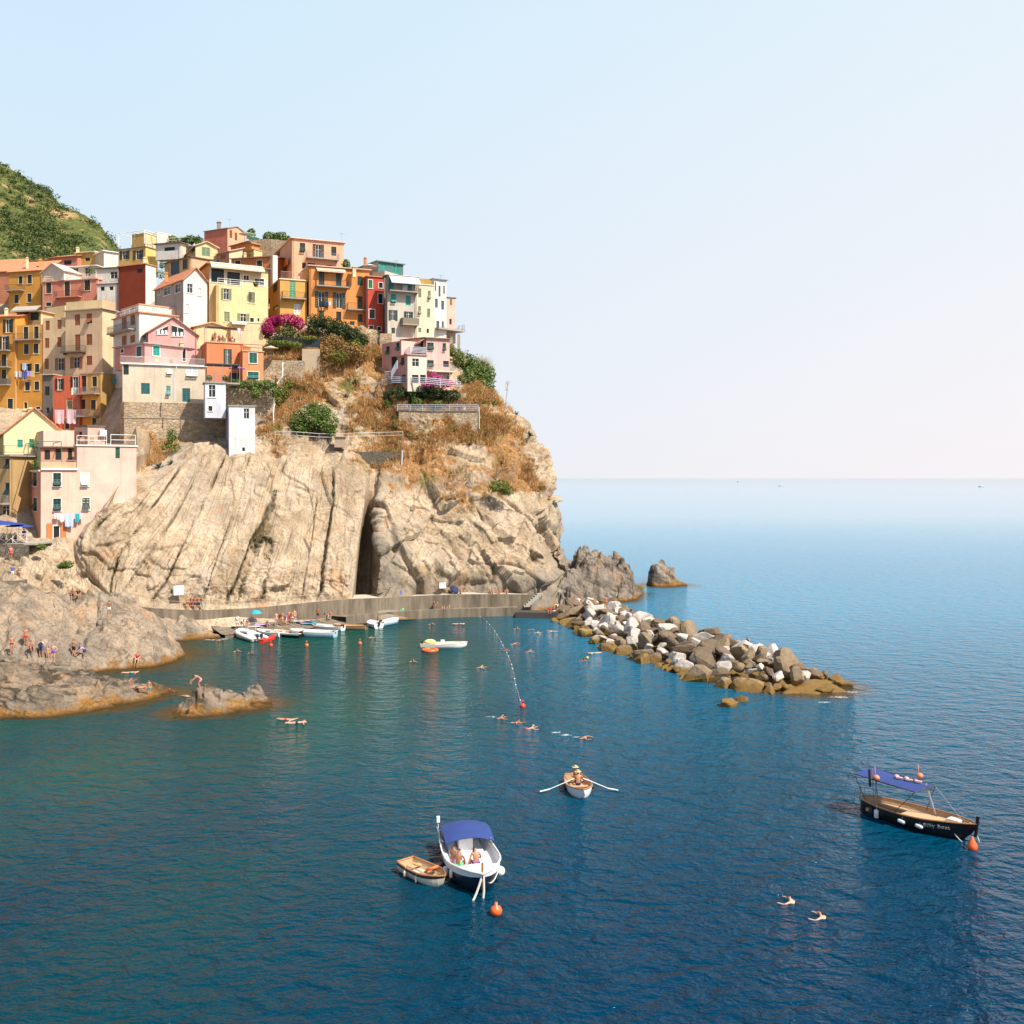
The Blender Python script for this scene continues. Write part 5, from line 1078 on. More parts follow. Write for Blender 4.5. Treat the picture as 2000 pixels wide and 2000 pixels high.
def boulder_mat(name, a, b, stain):
    t = NT(name); p = t.coord('Object'); n = t.noise(p, 1.1, 6, .65, .6); n2 = t.noise(p, 5, 5, .7)
    oi = t.n('ShaderNodeObjectInfo'); c = t.mix(t.ramp(n, [(.35, 0.0), (.65, 1.0)]), a, b); c = t.mix(t.ramp(n2, [(.35, .6), (.5, 0.0)]), c, stain)
    c = t.mix(t.math('MULTIPLY', oi.outputs['Random'], .45), c, mul(b, .7))
    sp = t.n('ShaderNodeSeparateXYZ'); t.l(t.pos(), sp.inputs[0]); h = t.math('ADD', sp.outputs[2], t.math('MULTIPLY', n, -.8))
    c = t.mix(t.ramp(h, [(.0, 1.0), (.2, .7), (.42, 0.0)]), c, t.mix(n2, (0.07,0.04,0.012), (0.30,0.18,0.055)))
    t.bump(t.math('ADD', n, t.math('MULTIPLY', n2, .3)), .12, .8); return t.done(c, .9, 0, .2)
BMT = {'white': boulder_mat('white_limestone', (0.64,0.59,0.54), (0.44,0.385,0.335), (0.26,0.18,0.12)), 'tan': boulder_mat('tan_boulder', (0.33,0.245,0.155), (0.22,0.16,0.10), (0.17,0.12,0.08)),
       'brown': boulder_mat('brown_boulder', (0.23,0.165,0.11), (0.145,0.105,0.07), (0.09,0.065,0.045)), 'ochre': boulder_mat('ochre_boulder', (0.36,0.24,0.10), (0.25,0.165,0.07), (0.12,0.07,0.03))}
BME = {k: [boulder_mesh(500 + i * 7 + j * 131, m) for i in range(7)] for j, (k, m) in enumerate(BMT.items())}
mr_ = random.Random(23); cum = [0.0]
for i in range(len(MOLE) - 1): cum.append(cum[-1] + math.dist(MOLE[i], MOLE[i + 1]))
def mole_at(q):
    s = q * cum[-1]; i = max(j for j in range(len(MOLE) - 1) if cum[j] <= s + 1e-9); f = (s - cum[i]) / (cum[i + 1] - cum[i]); a, b = MOLE[i], MOLE[i + 1]
    L = math.dist(a, b); return a[0] + (b[0] - a[0]) * f, a[1] + (b[1] - a[1]) * f, (b[0] - a[0]) / L, (b[1] - a[1]) / L
DESC = {'white': 'bleached white', 'tan': 'sandy tan', 'brown': 'dark brown', 'ochre': 'ochre-stained'}
placed = []; BTOP = []
for tries in range(16000):
    if len(placed) >= 294 : break
    q = mr_.random() ** .75; o = mr_.uniform(-1, 1); x, y, tx, ty = mole_at(min(q, .9999)); wid = 4.7 + 2.4 * math.sin(min(1, q * 1.15) * math.pi * .8)
    if q > .93: wid *= .85
    nx, ny = -ty, tx; px, py = x + nx * o * wid, y + ny * o * wid
    top = 2.5 * (1 - abs(o) ** 1.7) * (1 - .45 * max(0, (q - .85) / .15)) - .1
    r = mr_.choice([.6, .75, .9, 1.0, 1.15, 1.3, 1.5, 1.7]) * (.98 if q > .4 else .85)
    if any((px - a) ** 2 + (py - b) ** 2 + (top - c) ** 2 < (0.57 * (r + d)) ** 2 for a, b, c, d in placed): continue
    placed.append((px, py, top, r))
    lowz = top < .45
    near = (nx * o * -wid * (-x) + ny * o * -wid * (-y)) < 0
    if lowz: col = mr_.choices(['ochre', 'brown', 'tan'], [2, 5, 3])[0]
    elif .35 < q < .85 and top > 1.0: col = mr_.choices(['white', 'tan', 'brown'], [6, 2, 4])[0]
    elif q > .85: col = mr_.choices(['tan', 'brown', 'white'], [4, 4, 2])[0]
    else: col = mr_.choices(['white', 'tan', 'brown'], [5, 2, 6])[0]
    me_ = mr_.choice(BME[col]); ob = bpy.data.objects.new('boulder', me_); COL.objects.link(ob)
    ob.location = (px, py, max(-.15, top - .35)); ob.scale = (r, r * mr_.uniform(.85, 1.1), r * mr_.uniform(.62, .95)); ob.rotation_euler = (mr_.uniform(-.6, .6), mr_.uniform(-.6, .6), mr_.uniform(0, 6.28))
    size = 'large' if r > 1.05 else ('small' if r < .75 else 'middling')
    where = 'at the waterline' if lowz else ('near the crest' if top > 1.5 else 'on the flank')
    part_ = 'outer end' if q > .8 else ('middle stretch' if q > .4 else 'landward end')
    tag(ob, f'{size} {DESC[col]} boulder {where} of the {part_} of the breakwater', 'boulder', 'boulders of the breakwater')
    BTOP.append((px, py, ob.location.z + ob.scale.z * .9))
for (u, v, r, lb) in ((1421, 1379, .85, 'lone ochre boulder awash in front of the breakwater'), (1612, 1352, .8, 'ochre boulder off the seaward tip of the breakwater'), (1640, 1338, .7, 'last low ochre rock beyond the breakwater tip'), (1655,1340,.5,'smallest ochre rock furthest off the breakwater tip'), (1452,1370,.45,'tiny ochre rock beside the lone boulder awash'), (1250,1152,.9,'brown rock awash between the spur and the sea stack')):
    c = PW(u, v); ob = bpy.data.objects.new('boulder', BME['ochre'][mr_.randrange(7)]); COL.objects.link(ob); ob.location = (c.x, c.y, .1); ob.scale = (r * 1.3, r, r * .7); tag(ob, lb, 'boulder', 'boulders of the breakwater')
# rubble core that closes the gaps between the big boulders
gx, gy = np.meshgrid(np.arange(2, 36, .4), np.arange(86, 146, .4), indexing='ij'); md_ = np.min([seg_d(gx, gy, MOLE[i], MOLE[i + 1]) for i in range(len(MOLE) - 1)], 0)
gz = 0.45 * (1 - (md_ / 3.2) ** 2) + .45 * fbm(gx * .9, gy * .9, 0, 3, 97); gz = np.maximum(gz, -1.0)
kp = (gz[:-1, :-1] > -.9); fc_ = grid_faces(*gx.shape)[kp.reshape(-1)]
core = np_mesh('rubble', np.stack([gx, gy, gz], -1).reshape(-1, 3), fc_, BMT['brown'], False); tag(core, 'dark rubble filling the gaps between the breakwater boulders', 'rubble', kind='stuff')

wall_line('ridge_wall', [(q.x, q.y) for q in (P(486,470,202), P(530,470,200.5), P(585,470,199.5))], P(0,600,200).z, [P(0,464,201).z, P(0,468,201).z, P(0,474,200).z], 4.0, STONE, 'rubble garden wall on the skyline between the highest house and the peach ridge house')
wall_line('ridge_wall', [(q.x, q.y) for q in (P(325,470,207), P(400,470,208))], P(0,600,207).z, P(0,478,207).z, 4.0, STONE, 'rubble wall on the skyline left of the highest house')
# ================================================================ BOATS
def hull_stations(L, B, s0, s1, bowrake, keel, tr, n=15, full=.62, sp=1.0):
    """per station: x, half-beam, sheer height, keel height; tr is the transom half-beam ratio"""
    out = []
    for i in range(n):
        f = i / (n - 1); x = -L / 2 + L * f
        b = (tr + (1 - tr) * math.sin(min(1, f / full) * math.pi / 2) ** sp) if f < full else math.cos(((f - full) / (1 - full)) ** 1.35 * math.pi / 2) ** .8
        b = max(b, .015) * B / 2
        sh = s0 + (s1 - s0) * max(0, (f - .25) / .75) ** 2 + .06 * (1 - f) ** 2
        k = keel + (sh - keel - .25) * max(0, (f - .8) / .2) ** 2.2 * .6
        out.append((x + bowrake * max(0, (f - .85) / .15) * 0, b, sh, k))
    return out
def section(st, inset=0.0, floor=None, m=7, rake=0.0):
    x, b, sh, k = st; pts = []
    b = max(.005, b - inset); k = k if floor is None else max(floor, k + inset)
    for j in range(m):
        p = j / (m - 1); yy = b * (1 - (1 - p) ** 2.0) ** .55 if p > 0 else 0; zz = k + (sh - k) * p ** 1.5
        pts.append((x + rake * p, yy, zz))
    return pts
def make_boat(label, L, B, s0, s1, keel, tr, hull_m, inner_m, rail_m, floor, name='boat', cat='boat', group=None, stripe=None, foredeck=0.0, deck_m=None, rake=.35, thwarts=(), thwart_m=None, full=.55, sp=1.0):
    root = empty(name, (0, 0, 0), label, cat, group)
    st = hull_stations(L, B, s0, s1, 0, keel, tr, 17, full, sp); m = 7
    rk = lambda i: rake * max(0, (i / 16 - .82) / .18)
    def skin(inset, fl):
        vs = []; fs = []
        for i, s in enumerate(st):
            sec = section(s, inset, fl, m, rk(i)); vs += [(x, -y, z) for x, y, z in reversed(sec[1:])] + sec
        w = 2 * m - 1
        for i in range(len(st) - 1):
            for j in range(w - 1): fs.append((i * w + j, i * w + j + 1, (i + 1) * w + j + 1, (i + 1) * w + j))
        return vs, fs, w
    vs, fs, w = skin(0, None); mb = MB(); mb.add(vs, fs); mb.f.append(tuple(range(w - 1, -1, -1))); mb.m.append(0); mb.f.append(tuple((len(st) - 1) * w + k for k in range(w))); mb.m.append(0)
    if stripe is not None:
        for i in range(len(fs)):
            j = i % (w - 1)
            if j in (0, w - 2): mb.m[i] = 1
    h = mb.build('hull', [hull_m, stripe or hull_m], root, smooth=False)
    vs, fs, w = skin(.05, floor); mb = MB(); mb.add([(x * .985, y, z) for x, y, z in vs], [tuple(reversed(f)) for f in fs]); mb.f.append(tuple(range(w))); mb.m.append(0); mb.build('interior', inner_m, root)
    # flat sole
    mb = MB(); so = []
    for i, s in enumerate(st[:-1]):
        bb = max(.03, (s[1] - .05) * .8); so.append((s[0] * .97, bb))
    zf = floor + .08
    for i in range(len(so) - 1): mb.quad((so[i][0], -so[i][1], zf), (so[i + 1][0], -so[i + 1][1], zf), (so[i + 1][0], so[i + 1][1], zf), (so[i][0], so[i][1], zf))
    mb.build('sole', deck_m or inner_m, root)
    top = [(section(s, 0, None, m, rk(i))[-1]) for i, s in enumerate(st)]
    mb = MB(); rl_ = [(x, -y, z + .015) for x, y, z in top] + [(x, y, z + .015) for x, y, z in reversed(top)]
    for i in range(len(rl_)):
        a, b_ = Vector(rl_[i]), Vector(rl_[(i + 1) % len(rl_)])
        if (b_ - a).length < .01: continue
    mb.tube(rl_, .045, 6, True); mb.build('gunwale', rail_m, root)
    for xx, wd, zz in thwarts:
        i = min(range(17), key=lambda q: abs(st[q][0] - xx)); t_ = MB(); t_.cbox((xx, 0, zz), wd, max(.2, st[i][1] * 2 - .14), .05); t_.build('thwart', thwart_m or inner_m, root)
    if foredeck > 0:
        mb = MB(); prev = None
        for i, s in enumerate(st):
            if s[0] < L / 2 - foredeck: continue
            x, y, z = top[i]
            cur = ((x, -y + .03, z - .02), (x, 0, z + .05), (x, y - .03, z - .02))
            if prev: mb.quad(prev[0], cur[0], cur[1], prev[1]); mb.quad(prev[1], cur[1], cur[2], prev[2])
            prev = cur
        mb.build('foredeck', deck_m or inner_m, root)
    root['_L'] = L; BSTA[root.name] = (st, top)
    return root
BSTA = {}
def place(root, u, v, rz, z=0.0):
    p = PW(u, v); root.location = (p.x, p.y, z); root.rotation_euler = (0, 0, R(rz)); return root
def sub(root, name, mb, mat, smooth=False): return mb.build(name, mat, root, smooth=smooth)
NAVY = plain('navy_hull', (0.012, 0.016, 0.034), .3); WHB = plain('white_gelcoat', (0.78, 0.77, 0.75), .3, 0, .04); CAN = plain('royal_blue_canvas', (0.024, 0.05, 0.20), .8, 0, .2, 2); VARN = plain('varnished_wood', (0.40, 0.17, 0.06), .35, 0, .25, 6)
TANW = plain('sun_bleached_planks', (0.55, 0.36, 0.20), .6, 0, .2, 5); ORB = plain('orange_buoy', (0.80, 0.13, 0.03), .4, 0, .1); REDB = plain('red_float', (0.70, 0.05, 0.03), .4, 0, .1); ROPE = plain('pale_rope', (0.62, 0.58, 0.50), .9); BLKH = plain('black_hull', (0.012, 0.011, 0.012), .35); RUBR = plain('black_rubber', (0.02, 0.02, 0.022), .5); CREAMB = plain('cream_hull', (0.70, 0.64, 0.50), .4); LBL = plain('pale_blue_paint', (0.40, 0.55, 0.68), .4)
def fender(root, x, y, z, r=.09, l=.34, mat=WHB, rnd_=False):
    m = MB()
    if rnd_: m.ball((x, y, z), r * 1.7, 12)
    else: m.lathe((x, y, z - l / 2), [(.02, 0), (r * .8, .03), (r, .08), (r, l - .08), (r * .8, l - .03), (.02, l)], 10)
    m.tube([(x, y, z + l / 2), (x, y - math.copysign(.06, y), z + l / 2 + .25)], .012, 4)
    sub(root, 'fender', m, mat, True)
def hang_rope(a, b, sag, n=9):
    a, b = Vector(a), Vector(b); return [a + (b - a) * i / (n - 1) - Vector((0, 0, sag * 4 * (i / (n - 1)) * (1 - i / (n - 1)))) for i in range(n)]
# navy and white cabinless launch with blue sun canopy
A = make_boat('navy hulled white launch with blue sun canopy and three seated bathers', 6.4, 2.65, .78, 1.08, -.35, .80, NAVY, WHB, WHB, .22, 'launch', 'boat', stripe=WHB, foredeck=1.35, deck_m=WHB, rake=.35)
st, top = BSTA[A.name]
mb = MB()
for s_ in (-1, 1): mb.obox((-2.6, s_ * .62 - (.22 if s_ < 0 else .22), .30), (3.6, 0, 0), (0, .44, 0), (0, 0, .22))
mb.obox((-3.0, -.85, .30), (.45, 0, 0), (0, 1.7, 0), (0, 0, .25)); sub(A, 'bench', mb, WHB)
mb = MB(); mb.obox((-1.7, -.35, .30), (.5, 0, 0), (0, .7, 0), (0, 0, .75)); mb.obox((-1.62, -.3, 1.05), (.1, 0, 0), (0, .6, 0), (.0, 0, .25)); sub(A, 'console', mb, WHB)
mb = MB(); mb.obox((1.15, -.55, .55), (.5, 0, 0), (0, 1.1, 0), (0, 0, .12)); mb.obox((.2, -.45, .30), (.7, 0, 0), (0, .9, 0), (0, 0, .16)); sub(A, 'cushion', mb, plain('pink_towel', (0.62,0.38,0.38), .9))
cv = MB(); nx_, ny_ = 12, 10; x0c, x1c, wy = -3.1, -.75, 1.22; vs = []
for i in range(nx_ + 1):
    for j in range(ny_ + 1):
        fx_, fy_ = i / nx_, j / ny_; zz = 1.10 + .22 * math.sin(math.pi * fx_) * .9 + .24 * (1 - (2 * fy_ - 1) ** 2) + .015 * math.sin(fx_ * 40) - .12 * fx_
        vs.append((x0c + (x1c - x0c) * fx_, -wy + .15 + 2 * wy * fy_, zz))
n_v = len(vs); vs += [(x, y, z - .02) for x, y, z in vs]; W1 = ny_ + 1; fs = []
for i in range(nx_):
    for j in range(ny_):
        q = (i * W1 + j, (i + 1) * W1 + j, (i + 1) * W1 + j + 1, i * W1 + j + 1); fs.append(q); fs.append(tuple(n_v + k for k in reversed(q)))
cv.add(vs, fs); sub(A, 'canopy', cv, CAN, True)
for xx in (x0c + .1, x1c - .1):
    for s_ in (-1, 1): m = MB(); m.tube([(-1.9, s_ * 1.16, .85), (xx, s_ * 1.2, 1.12)], .025, 6); sub(A, 'canopy_pole', m, STEEL)
m = MB(); m.tube([(-3.2, -1.1, .8), (-3.25, -1.1, 1.5)], .02, 5); m.cbox((-3.25, -1.1, 1.42), .16, .16, .3); sub(A, 'stern_light', m, WHB)
m = MB(); m.tube([(3.40, 0, .3), (3.42, 0, 1.55)], .05, 6); sub(A, 'stem_post', m, VARN)
fender(A, .9, -1.28, .35, .13, .3, WHB, True); fender(A, 2.0, 1.10, .55, .14, .3, WHB, True); fender(A, 1.7, -1.18, .5, .08, .4)
m = MB(); m.tube(hang_rope((3.35, -.05, .95), (1.0, -1.25, .7), .55), .025, 5); m.tube(hang_rope((3.35, .05, .95), (2.2, 1.0, .75), .5), .03, 5); sub(A, 'rope', m, ROPE)
m = MB(); m.tube(hang_rope((3.4, 0, 1.0), (3.7, -.5, -.05), .1), .05, 5); m.tube([(3.42, .05, 1.0), (3.5, .05, .3), (3.55, 0, -.1)], .06, 5); sub(A, 'mooring_line', m, ROPE)
A.location = (-2.05, 49.75, 0); A.rotation_euler = (0, 0, R(-78))
# tender
T = make_boat('small white and wooden tender moored beside the navy launch', 2.95, 1.25, .42, .56, -.15, .78, CREAMB, TANW, VARN, .06, 'tender', 'boat', stripe=plain('dark_strake', (0.06,0.05,0.05), .5), thwarts=((-.9, .3, .30), (.15, .24, .30)), thwart_m=TANW, rake=.15, deck_m=plain('worn_white_floor', (0.6,0.52,0.44), .7))
m = MB(); m.tube([(.35 + .26 * math.cos(a * .52), .25 + .26 * math.sin(a * .52), .50 + .13 * math.cos(a * .52)) for a in range(12)], .075, 8, True); sub(T, 'lifebuoy', m, plain('faded_orange_ring', (0.62,0.16,0.05), .6), True)
for s_ in (-1, 1): m = MB(); m.tube([(-1.1, s_ * .2, .36), (.9, s_ * .28, .40)], .02, 5); m.cbox((-.95, s_ * .2, .36), .4, .11, .02); sub(T, 'oar', m, TANW)
fender(T, -.6, -.66, .2, .08, .3, plain('dirty_fender', (0.62,0.5,0.38), .6)); fender(T, .25, -.64, .16, .05, .3)
T.location = (-4.2, 48.6, 0); T.rotation_euler = (0, 0, R(-48))
# black gozzo with blue awning
Gz = make_boat('black wooden fishing boat with blue awning and white fenders', 6.5, 2.15, .66, .98, -.35, .10, BLKH, TANW, VARN, .14, 'fishing_boat', 'boat', foredeck=0.0, rake=.45, deck_m=TANW, full=.5, sp=.5)
mb = MB(); mb.obox((-.4, -.55, .30), (2.3, 0, 0), (0, 1.1, 0), (0, 0, .28)); mb.obox((1.2, -.5, .58), (1.2, 0, 0), (0, 1.0, 0), (-.0, 0, .06)); sub(Gz, 'engine_box', mb, TANW)
for s_ in (-1, 1): m = MB(); m.obox((-2.4, s_ * .62 - .2, .25), (3.6, 0, 0), (0, .4, 0), (0, 0, .18)); sub(Gz, 'bench', m, TANW)
mb = MB(); mb.obox((1.9, .1, .55), (.7, 0, 0), (0, .5, 0), (0, 0, .25)); sub(Gz, 'white_box', mb, plain('pink_white_box', (0.7,0.62,0.58), .7))
m = MB(); m.obox((3.52, -.06, .30), (.13, 0, 0), (0, .12, 0), (.14, 0, 1.10)); sub(Gz, 'stem_post', m, BLKH)
cv = MB(); x0c, x1c, wy = -3.0, .75, .95; vs = []; nx_, ny_ = 10, 6; W1 = ny_ + 1
for i in range(nx_ + 1):
    for j in range(W1): vs.append((x0c + (x1c - x0c) * i / nx_, -wy + 2 * wy * j / ny_, 2.22 - .10 * i / nx_ + .07 * (1 - (2 * j / ny_ - 1) ** 2) - .05 * math.sin(math.pi * i / nx_)))
n_v = len(vs); vs += [(x, y, z - .025) for x, y, z in vs]; fs = []
for i in range(nx_):
    for j in range(ny_):
        q = (i * W1 + j, (i + 1) * W1 + j, (i + 1) * W1 + j + 1, i * W1 + j + 1); fs.append(q); fs.append(tuple(n_v + k for k in reversed(q)))
for q in ([i * W1 for i in range(nx_ + 1)], [i * W1 + ny_ for i in range(nx_ + 1)]):
    for a, b_ in zip(q, q[1:]): fs.append((a, b_, n_v + b_, n_v + a))
for q in (list(range(W1)), [nx_ * W1 + j for j in range(W1)]):
    for a, b_ in zip(q, q[1:]): fs.append((a, b_, n_v + b_, n_v + a))
cv.add(vs, fs); sub(Gz, 'awning', cv, CAN, False)
m = MB(); m.tube([(-3.0, -.97, 2.2), (.75, -.97, 2.1)], .03, 5); m.tube([(-3.0, .97, 2.2), (.75, .97, 2.1)], .03, 5); m.tube([(-3.0, -.97, 2.2), (-3.0, .97, 2.2)], .03, 5); m.tube([(.75, -1.05, 2.1), (.75, 1.05, 2.1)], .035, 5); sub(Gz, 'awning_frame', m, IRON)
for (x, y, x2, y2) in ((-1.9, -.72, -1.75, -.75), (.9, .75, .45, .55), (.9, .75, .55, .30)):
    m = MB(); m.tube([(x, y, .6), (x2, y2, 2.25)], .04, 6); sub(Gz, 'awning_pole', m, STEEL)
for (x, y, x2, y2) in ((-2.5, -.6, -3.0, -.95), (-.6, -.95, .75, -.95), (.2, 1.0, .75, .98), (-2.6, .6, -3.0, .95)):
    m = MB(); m.tube([(x, y, .62), (x2, y2, 2.12)], .02, 5); sub(Gz, 'brace', m, IRON)
m = MB(); m.tube([(-1.85, -.85, .6), (-1.9, -.95, 2.75)], .025, 5); sub(Gz, 'flag_pole', m, WOOD)
m = MB(); m.obox((-1.92, -1.02, 1.75), (-.12, -.05, 0), (0, .03, 0), (-.05, 0, .95)); sub(Gz, 'furled_flag', m, plain('dark_flag', (0.03,0.05,0.06), .9))
for xx, yy, zz in ((-1.6, -1.0, 2.33), (.05, .6, 2.55)): m = MB(); m.ball((xx, yy, zz), .19, 12, (1, 1, .85)); m.tube([(xx - .05, yy, zz - .35), (xx - .1, yy, zz + .6)], .018, 5); sub(Gz, 'marker_buoy', m, plain('faded_coral_float', (0.66,0.20,0.11), .5), True)
for i, xx in enumerate((-1.15, -.6, -.1)):
    m = MB(); m.ball((xx, .25 + .1 * i, 2.32), .13, 8, (1.2, .8, .6)); m.cbox((xx + .22, .15 + .1 * i, 2.29), .35, .16, .08, .4); sub(Gz, 'awning_toggle', m, plain('red_white_float', (0.7,0.45,0.42), .6))
for x, mt, rr_ in ((-2.0, RUBR, 0), (-1.6, WHB, 1), (.05, WHB, 2), (1.05, WHB, 2)):
    i = min(range(17), key=lambda q: abs(BSTA[Gz.name][0][q][0] - x)); yb = BSTA[Gz.name][0][i][1]
    if rr_ == 2:
        m = MB(); m.lathe((x - .24, -yb - .07, .40), [(.02, 0), (.09, .04), (.11, .09), (.11, .36), (.09, .42), (.02, .46)], 10, (1, 0, -.12)); m.tube([(x, -yb - .05, .42), (x, -yb + .05, .72)], .012, 4); sub(Gz, 'fender', m, mt, True)
    else: fender(Gz, x, -yb - .08, .32, .13, .5, mt)
for s_ in (-1, 1): m = MB(); m.tube([(-3.2, s_ * .28, .75), (-3.25, s_ * .28, 1.15), (-3.45, s_ * .28, 1.15), (-3.6, s_ * .28, .25)], .025, 6); sub(Gz, 'boarding_rail', m, STEEL)
m = MB(); m.tube(hang_rope((3.25, .05, .95), (3.75, .1, .05), -.1), .03, 5); m.tube(hang_rope((2.3, -.5, .9), (3.55, -.35, -.03), .35), .022, 5); m.tube([(.75, .95, 2.1), (2.6, .3, .95)], .008, 4); sub(Gz, 'rope', m, ROPE)
# the boat's name in pale letters on the bow
tx = bpy.data.curves.new('lettering', 'FONT'); tx.body = 'Billy Boat'; tx.size = .30; tx.extrude = .006; tx.space_character = 1.15
to = bpy.data.objects.new('lettering', tx); COL.objects.link(to); tm = bpy.data.meshes.new_from_object(to.evaluated_get(bpy.context.evaluated_depsgraph_get())); bpy.data.objects.remove(to)
to = bpy.data.objects.new('lettering', tm); COL.objects.link(to); to.parent = Gz; tm.materials.clear(); tm.materials.append(plain('pale_lettering', (0.5,0.5,0.5), .6))
top_g = BSTA[Gz.name][1]; ia = min(range(17), key=lambda q: abs(top_g[q][0] - 1.35)); ib = min(range(17), key=lambda q: abs(top_g[q][0] - 2.75))
pa, pb = Vector((top_g[ia][0], -top_g[ia][1], top_g[ia][2])), Vector((top_g[ib][0], -top_g[ib][1], top_g[ib][2]))
dx = (pb - pa).normalized(); outw = Vector((dx.y, -dx.x, 0)).normalized(); upv = (Vector((0, 0, 1)) + outw * .35).normalized(); xv = dx; zv = xv.cross(upv).normalized(); upv = zv.cross(xv)
to.matrix_local = Matrix.Translation(pa + (pb - pa) * .02 - Vector((0, 0, .36)) + outw * .035) @ Matrix((xv, upv, zv)).transposed().to_4x4()
Gz.location = (22.0, 56.2, 0); Gz.rotation_euler = (0, 0, R(-53.5))
# rowing boat
Rw = make_boat('white rowing boat coming bow first with two people and spread oars', 3.5, 1.55, .46, .62, -.18, .6, WHB, TANW, VARN, .06, 'rowing_boat', 'boat', rake=.12, thwarts=((-1.1, .3, .30), (.1, .28, .30)), thwart_m=TANW, stripe=None)
for s_ in (-1, 1):
    m = MB(); m.tube([(.15, s_ * .28, .78), (.2, s_ * .80, .58), (.35 + .15 * s_, s_ * 1.75, .22)], .028, 6); e = Vector((.35 + .15 * s_, s_ * 1.75, .22)); m.obox(e + Vector((-.08, 0, -.01)), (.16, 0, 0), (.05, s_ * .62, -.12), (0, 0, .025)); sub(Rw, 'oar', m, WHB)
    m = MB(); m.tube([(-.3, s_ * .84, .30), (.35, s_ * .82, .26)], .11, 8); sub(Rw, 'fender', m, RUBR, True)
m = MB(); m.tube(hang_rope((1.85, 0, .6), (1.8, .1, .25), .0), .05, 5); sub(Rw, 'rope', m, ROPE)
Rw.location = (4.0, 62.2, 0); Rw.rotation_euler = (0, 0, R(-83))
# small boats along the slip
def outboard(root, x, y, z=.55):
    m = MB(); m.cbox((x - .18, y, z + .28), .34, .26, .36); m.cbox((x - .18, y, z + .05), .14, .12, .3); m.cbox((x - .2, y, z - .4), .12, .07, .7); m.tube([(x - .1, y, z + .3), (x + .4, y, z + .36)], .025, 5); sub(root, 'outboard_motor', m, RUBR)
GRP = 'small boats moored along the slipway'
def rib(label, u, v, rz, L=5.8, B=2.3):
    root = empty('inflatable_boat', (0, 0, 0), label, 'boat', GRP); pts = [(-L / 2, -B / 2 + .25, .38)]
    pts += [(-L * .1, -B / 2 + .22, .40), (L * .22, -B / 2 + .3, .46), (L * .4, -B * .26, .56), (L * .5, 0, .66), (L * .4, B * .26, .56), (L * .22, B / 2 - .3, .46), (-L * .1, B / 2 - .22, .40), (-L / 2, B / 2 - .25, .38)]
    m = MB(); m.tube(pts, [.18] + [.27] * 7 + [.18], 12); sub(root, 'tube', m, WHB, True)
    m = MB(); m.obox((-L * .42, -B / 2 + .3, .02), (L * .72, 0, 0), (0, B - .6, 0), (0, 0, .22)); m.add([(L*.3, -B/2+.3, .05), (L*.3, B/2-.3, .05), (L*.45, 0, .3), (L*.3, 0, -.2)], [(0,1,2),(0,2,3),(1,3,2)]); sub(root, 'deck', m, plain('light_grey_deck', (0.6,0.58,0.55), .6))
    m = MB(); m.obox((-.5, -.35, .24), (.5, 0, 0), (0, .7, 0), (0, 0, .75)); m.tube([(-.7, -.5, .3), (-.75, -.5, 1.9), (-.75, .5, 1.9), (-.7, .5, .3)], .03, 6); sub(root, 'console', m, WHB)
    outboard(root, -L * .45, -.25, .4); outboard(root, -L * .45, .25, .4); return place(root, u, v, rz)
def dinghy(label, u, v, rz, L, B, hull_m, inner_m, rail_m, motor=False, stripe=None, th=True, name='dinghy', fd=0, s0=.45):
    b = make_boat(label, L * 1.15, B * 1.12, s0, s0 + .16, -.15, .75, hull_m, inner_m, rail_m, .08, name, 'boat', GRP, stripe=stripe, thwarts=((-L * .28, .28, .3), (L * .06, .26, .3)) if th else (), thwart_m=TANW, rake=.15, foredeck=fd)
    if motor: outboard(b, -L / 2 - .02, 0, .3)
    return place(b, u, v, rz)
rib('white inflatable with twin outboards, leftmost in the row by the slipway', 487, 1247, 128)
dinghy('plain white dinghy between the inflatable and the wood-trimmed boat', 527, 1241, 150, 3.3, 1.4, WHB, WHB, WHB)
dinghy('white boat with wooden deck and dark hull in the moored row', 563, 1243, 150, 3.7, 1.5, BLKH, TANW, WHB, True, WHB, fd=1.2)
dinghy('largest moored white motorboat with pale blue waterline', 612, 1243, 168, 4.9, 1.8, LBL, WHB, WHB, True, WHB, fd=1.6, name='motorboat', s0=.6)
dinghy('white open skiff with outboard behind the largest motorboat', 640, 1230, 160, 3.8, 1.5, WHB, WHB, WHB, True)
dinghy('low brown wooden punt at the end of the moored row', 684, 1229, 172, 3.6, 1.2, plain('brown_punt', (0.32,0.2,0.1), .6), TANW, VARN, True)
dinghy('white rounded dinghy pointing at the quay beside the pale blue one', 732, 1224, 115, 3.0, 1.5, WHB, WHB, WHB, True)
dinghy('white dinghy with pale blue sides tied under the quay', 760, 1219, 60, 3.2, 1.45, LBL, WHB, WHB, True, WHB)
k = dinghy('red plastic canoe squeezed beside the white inflatable', 524, 1252, 75, 2.9, .7, REDB, REDB, REDB, th=False, name='canoe', s0=.3)
md = dinghy('small cream motor dinghy floating alone in the cove with an orange ring', 866, 1265, 4, 4.4, 1.55, WHB, CREAMB, CREAMB, True, None, fd=.9)
m = MB(); m.ball((-1.5, 0, .62), .5, 12, (1.4, 1.1, .7)); sub(md, 'seat_cover', m, plain('yellow_cover', (0.75,0.6,0.22), .7), True)
m = MB(); m.obox((-.3, -.3, .3), (.45, 0, 0), (0, .6, 0), (0, 0, .55)); sub(md, 'console', m, WHB)
def float_thing(name, u, v, label, cat, fn, mat, group=None, smooth=True):
    c = PW(u, v); m = MB(); fn(m); o = m.build(name, mat, smooth=smooth); o.location = c; return tag(o, label, cat, group)
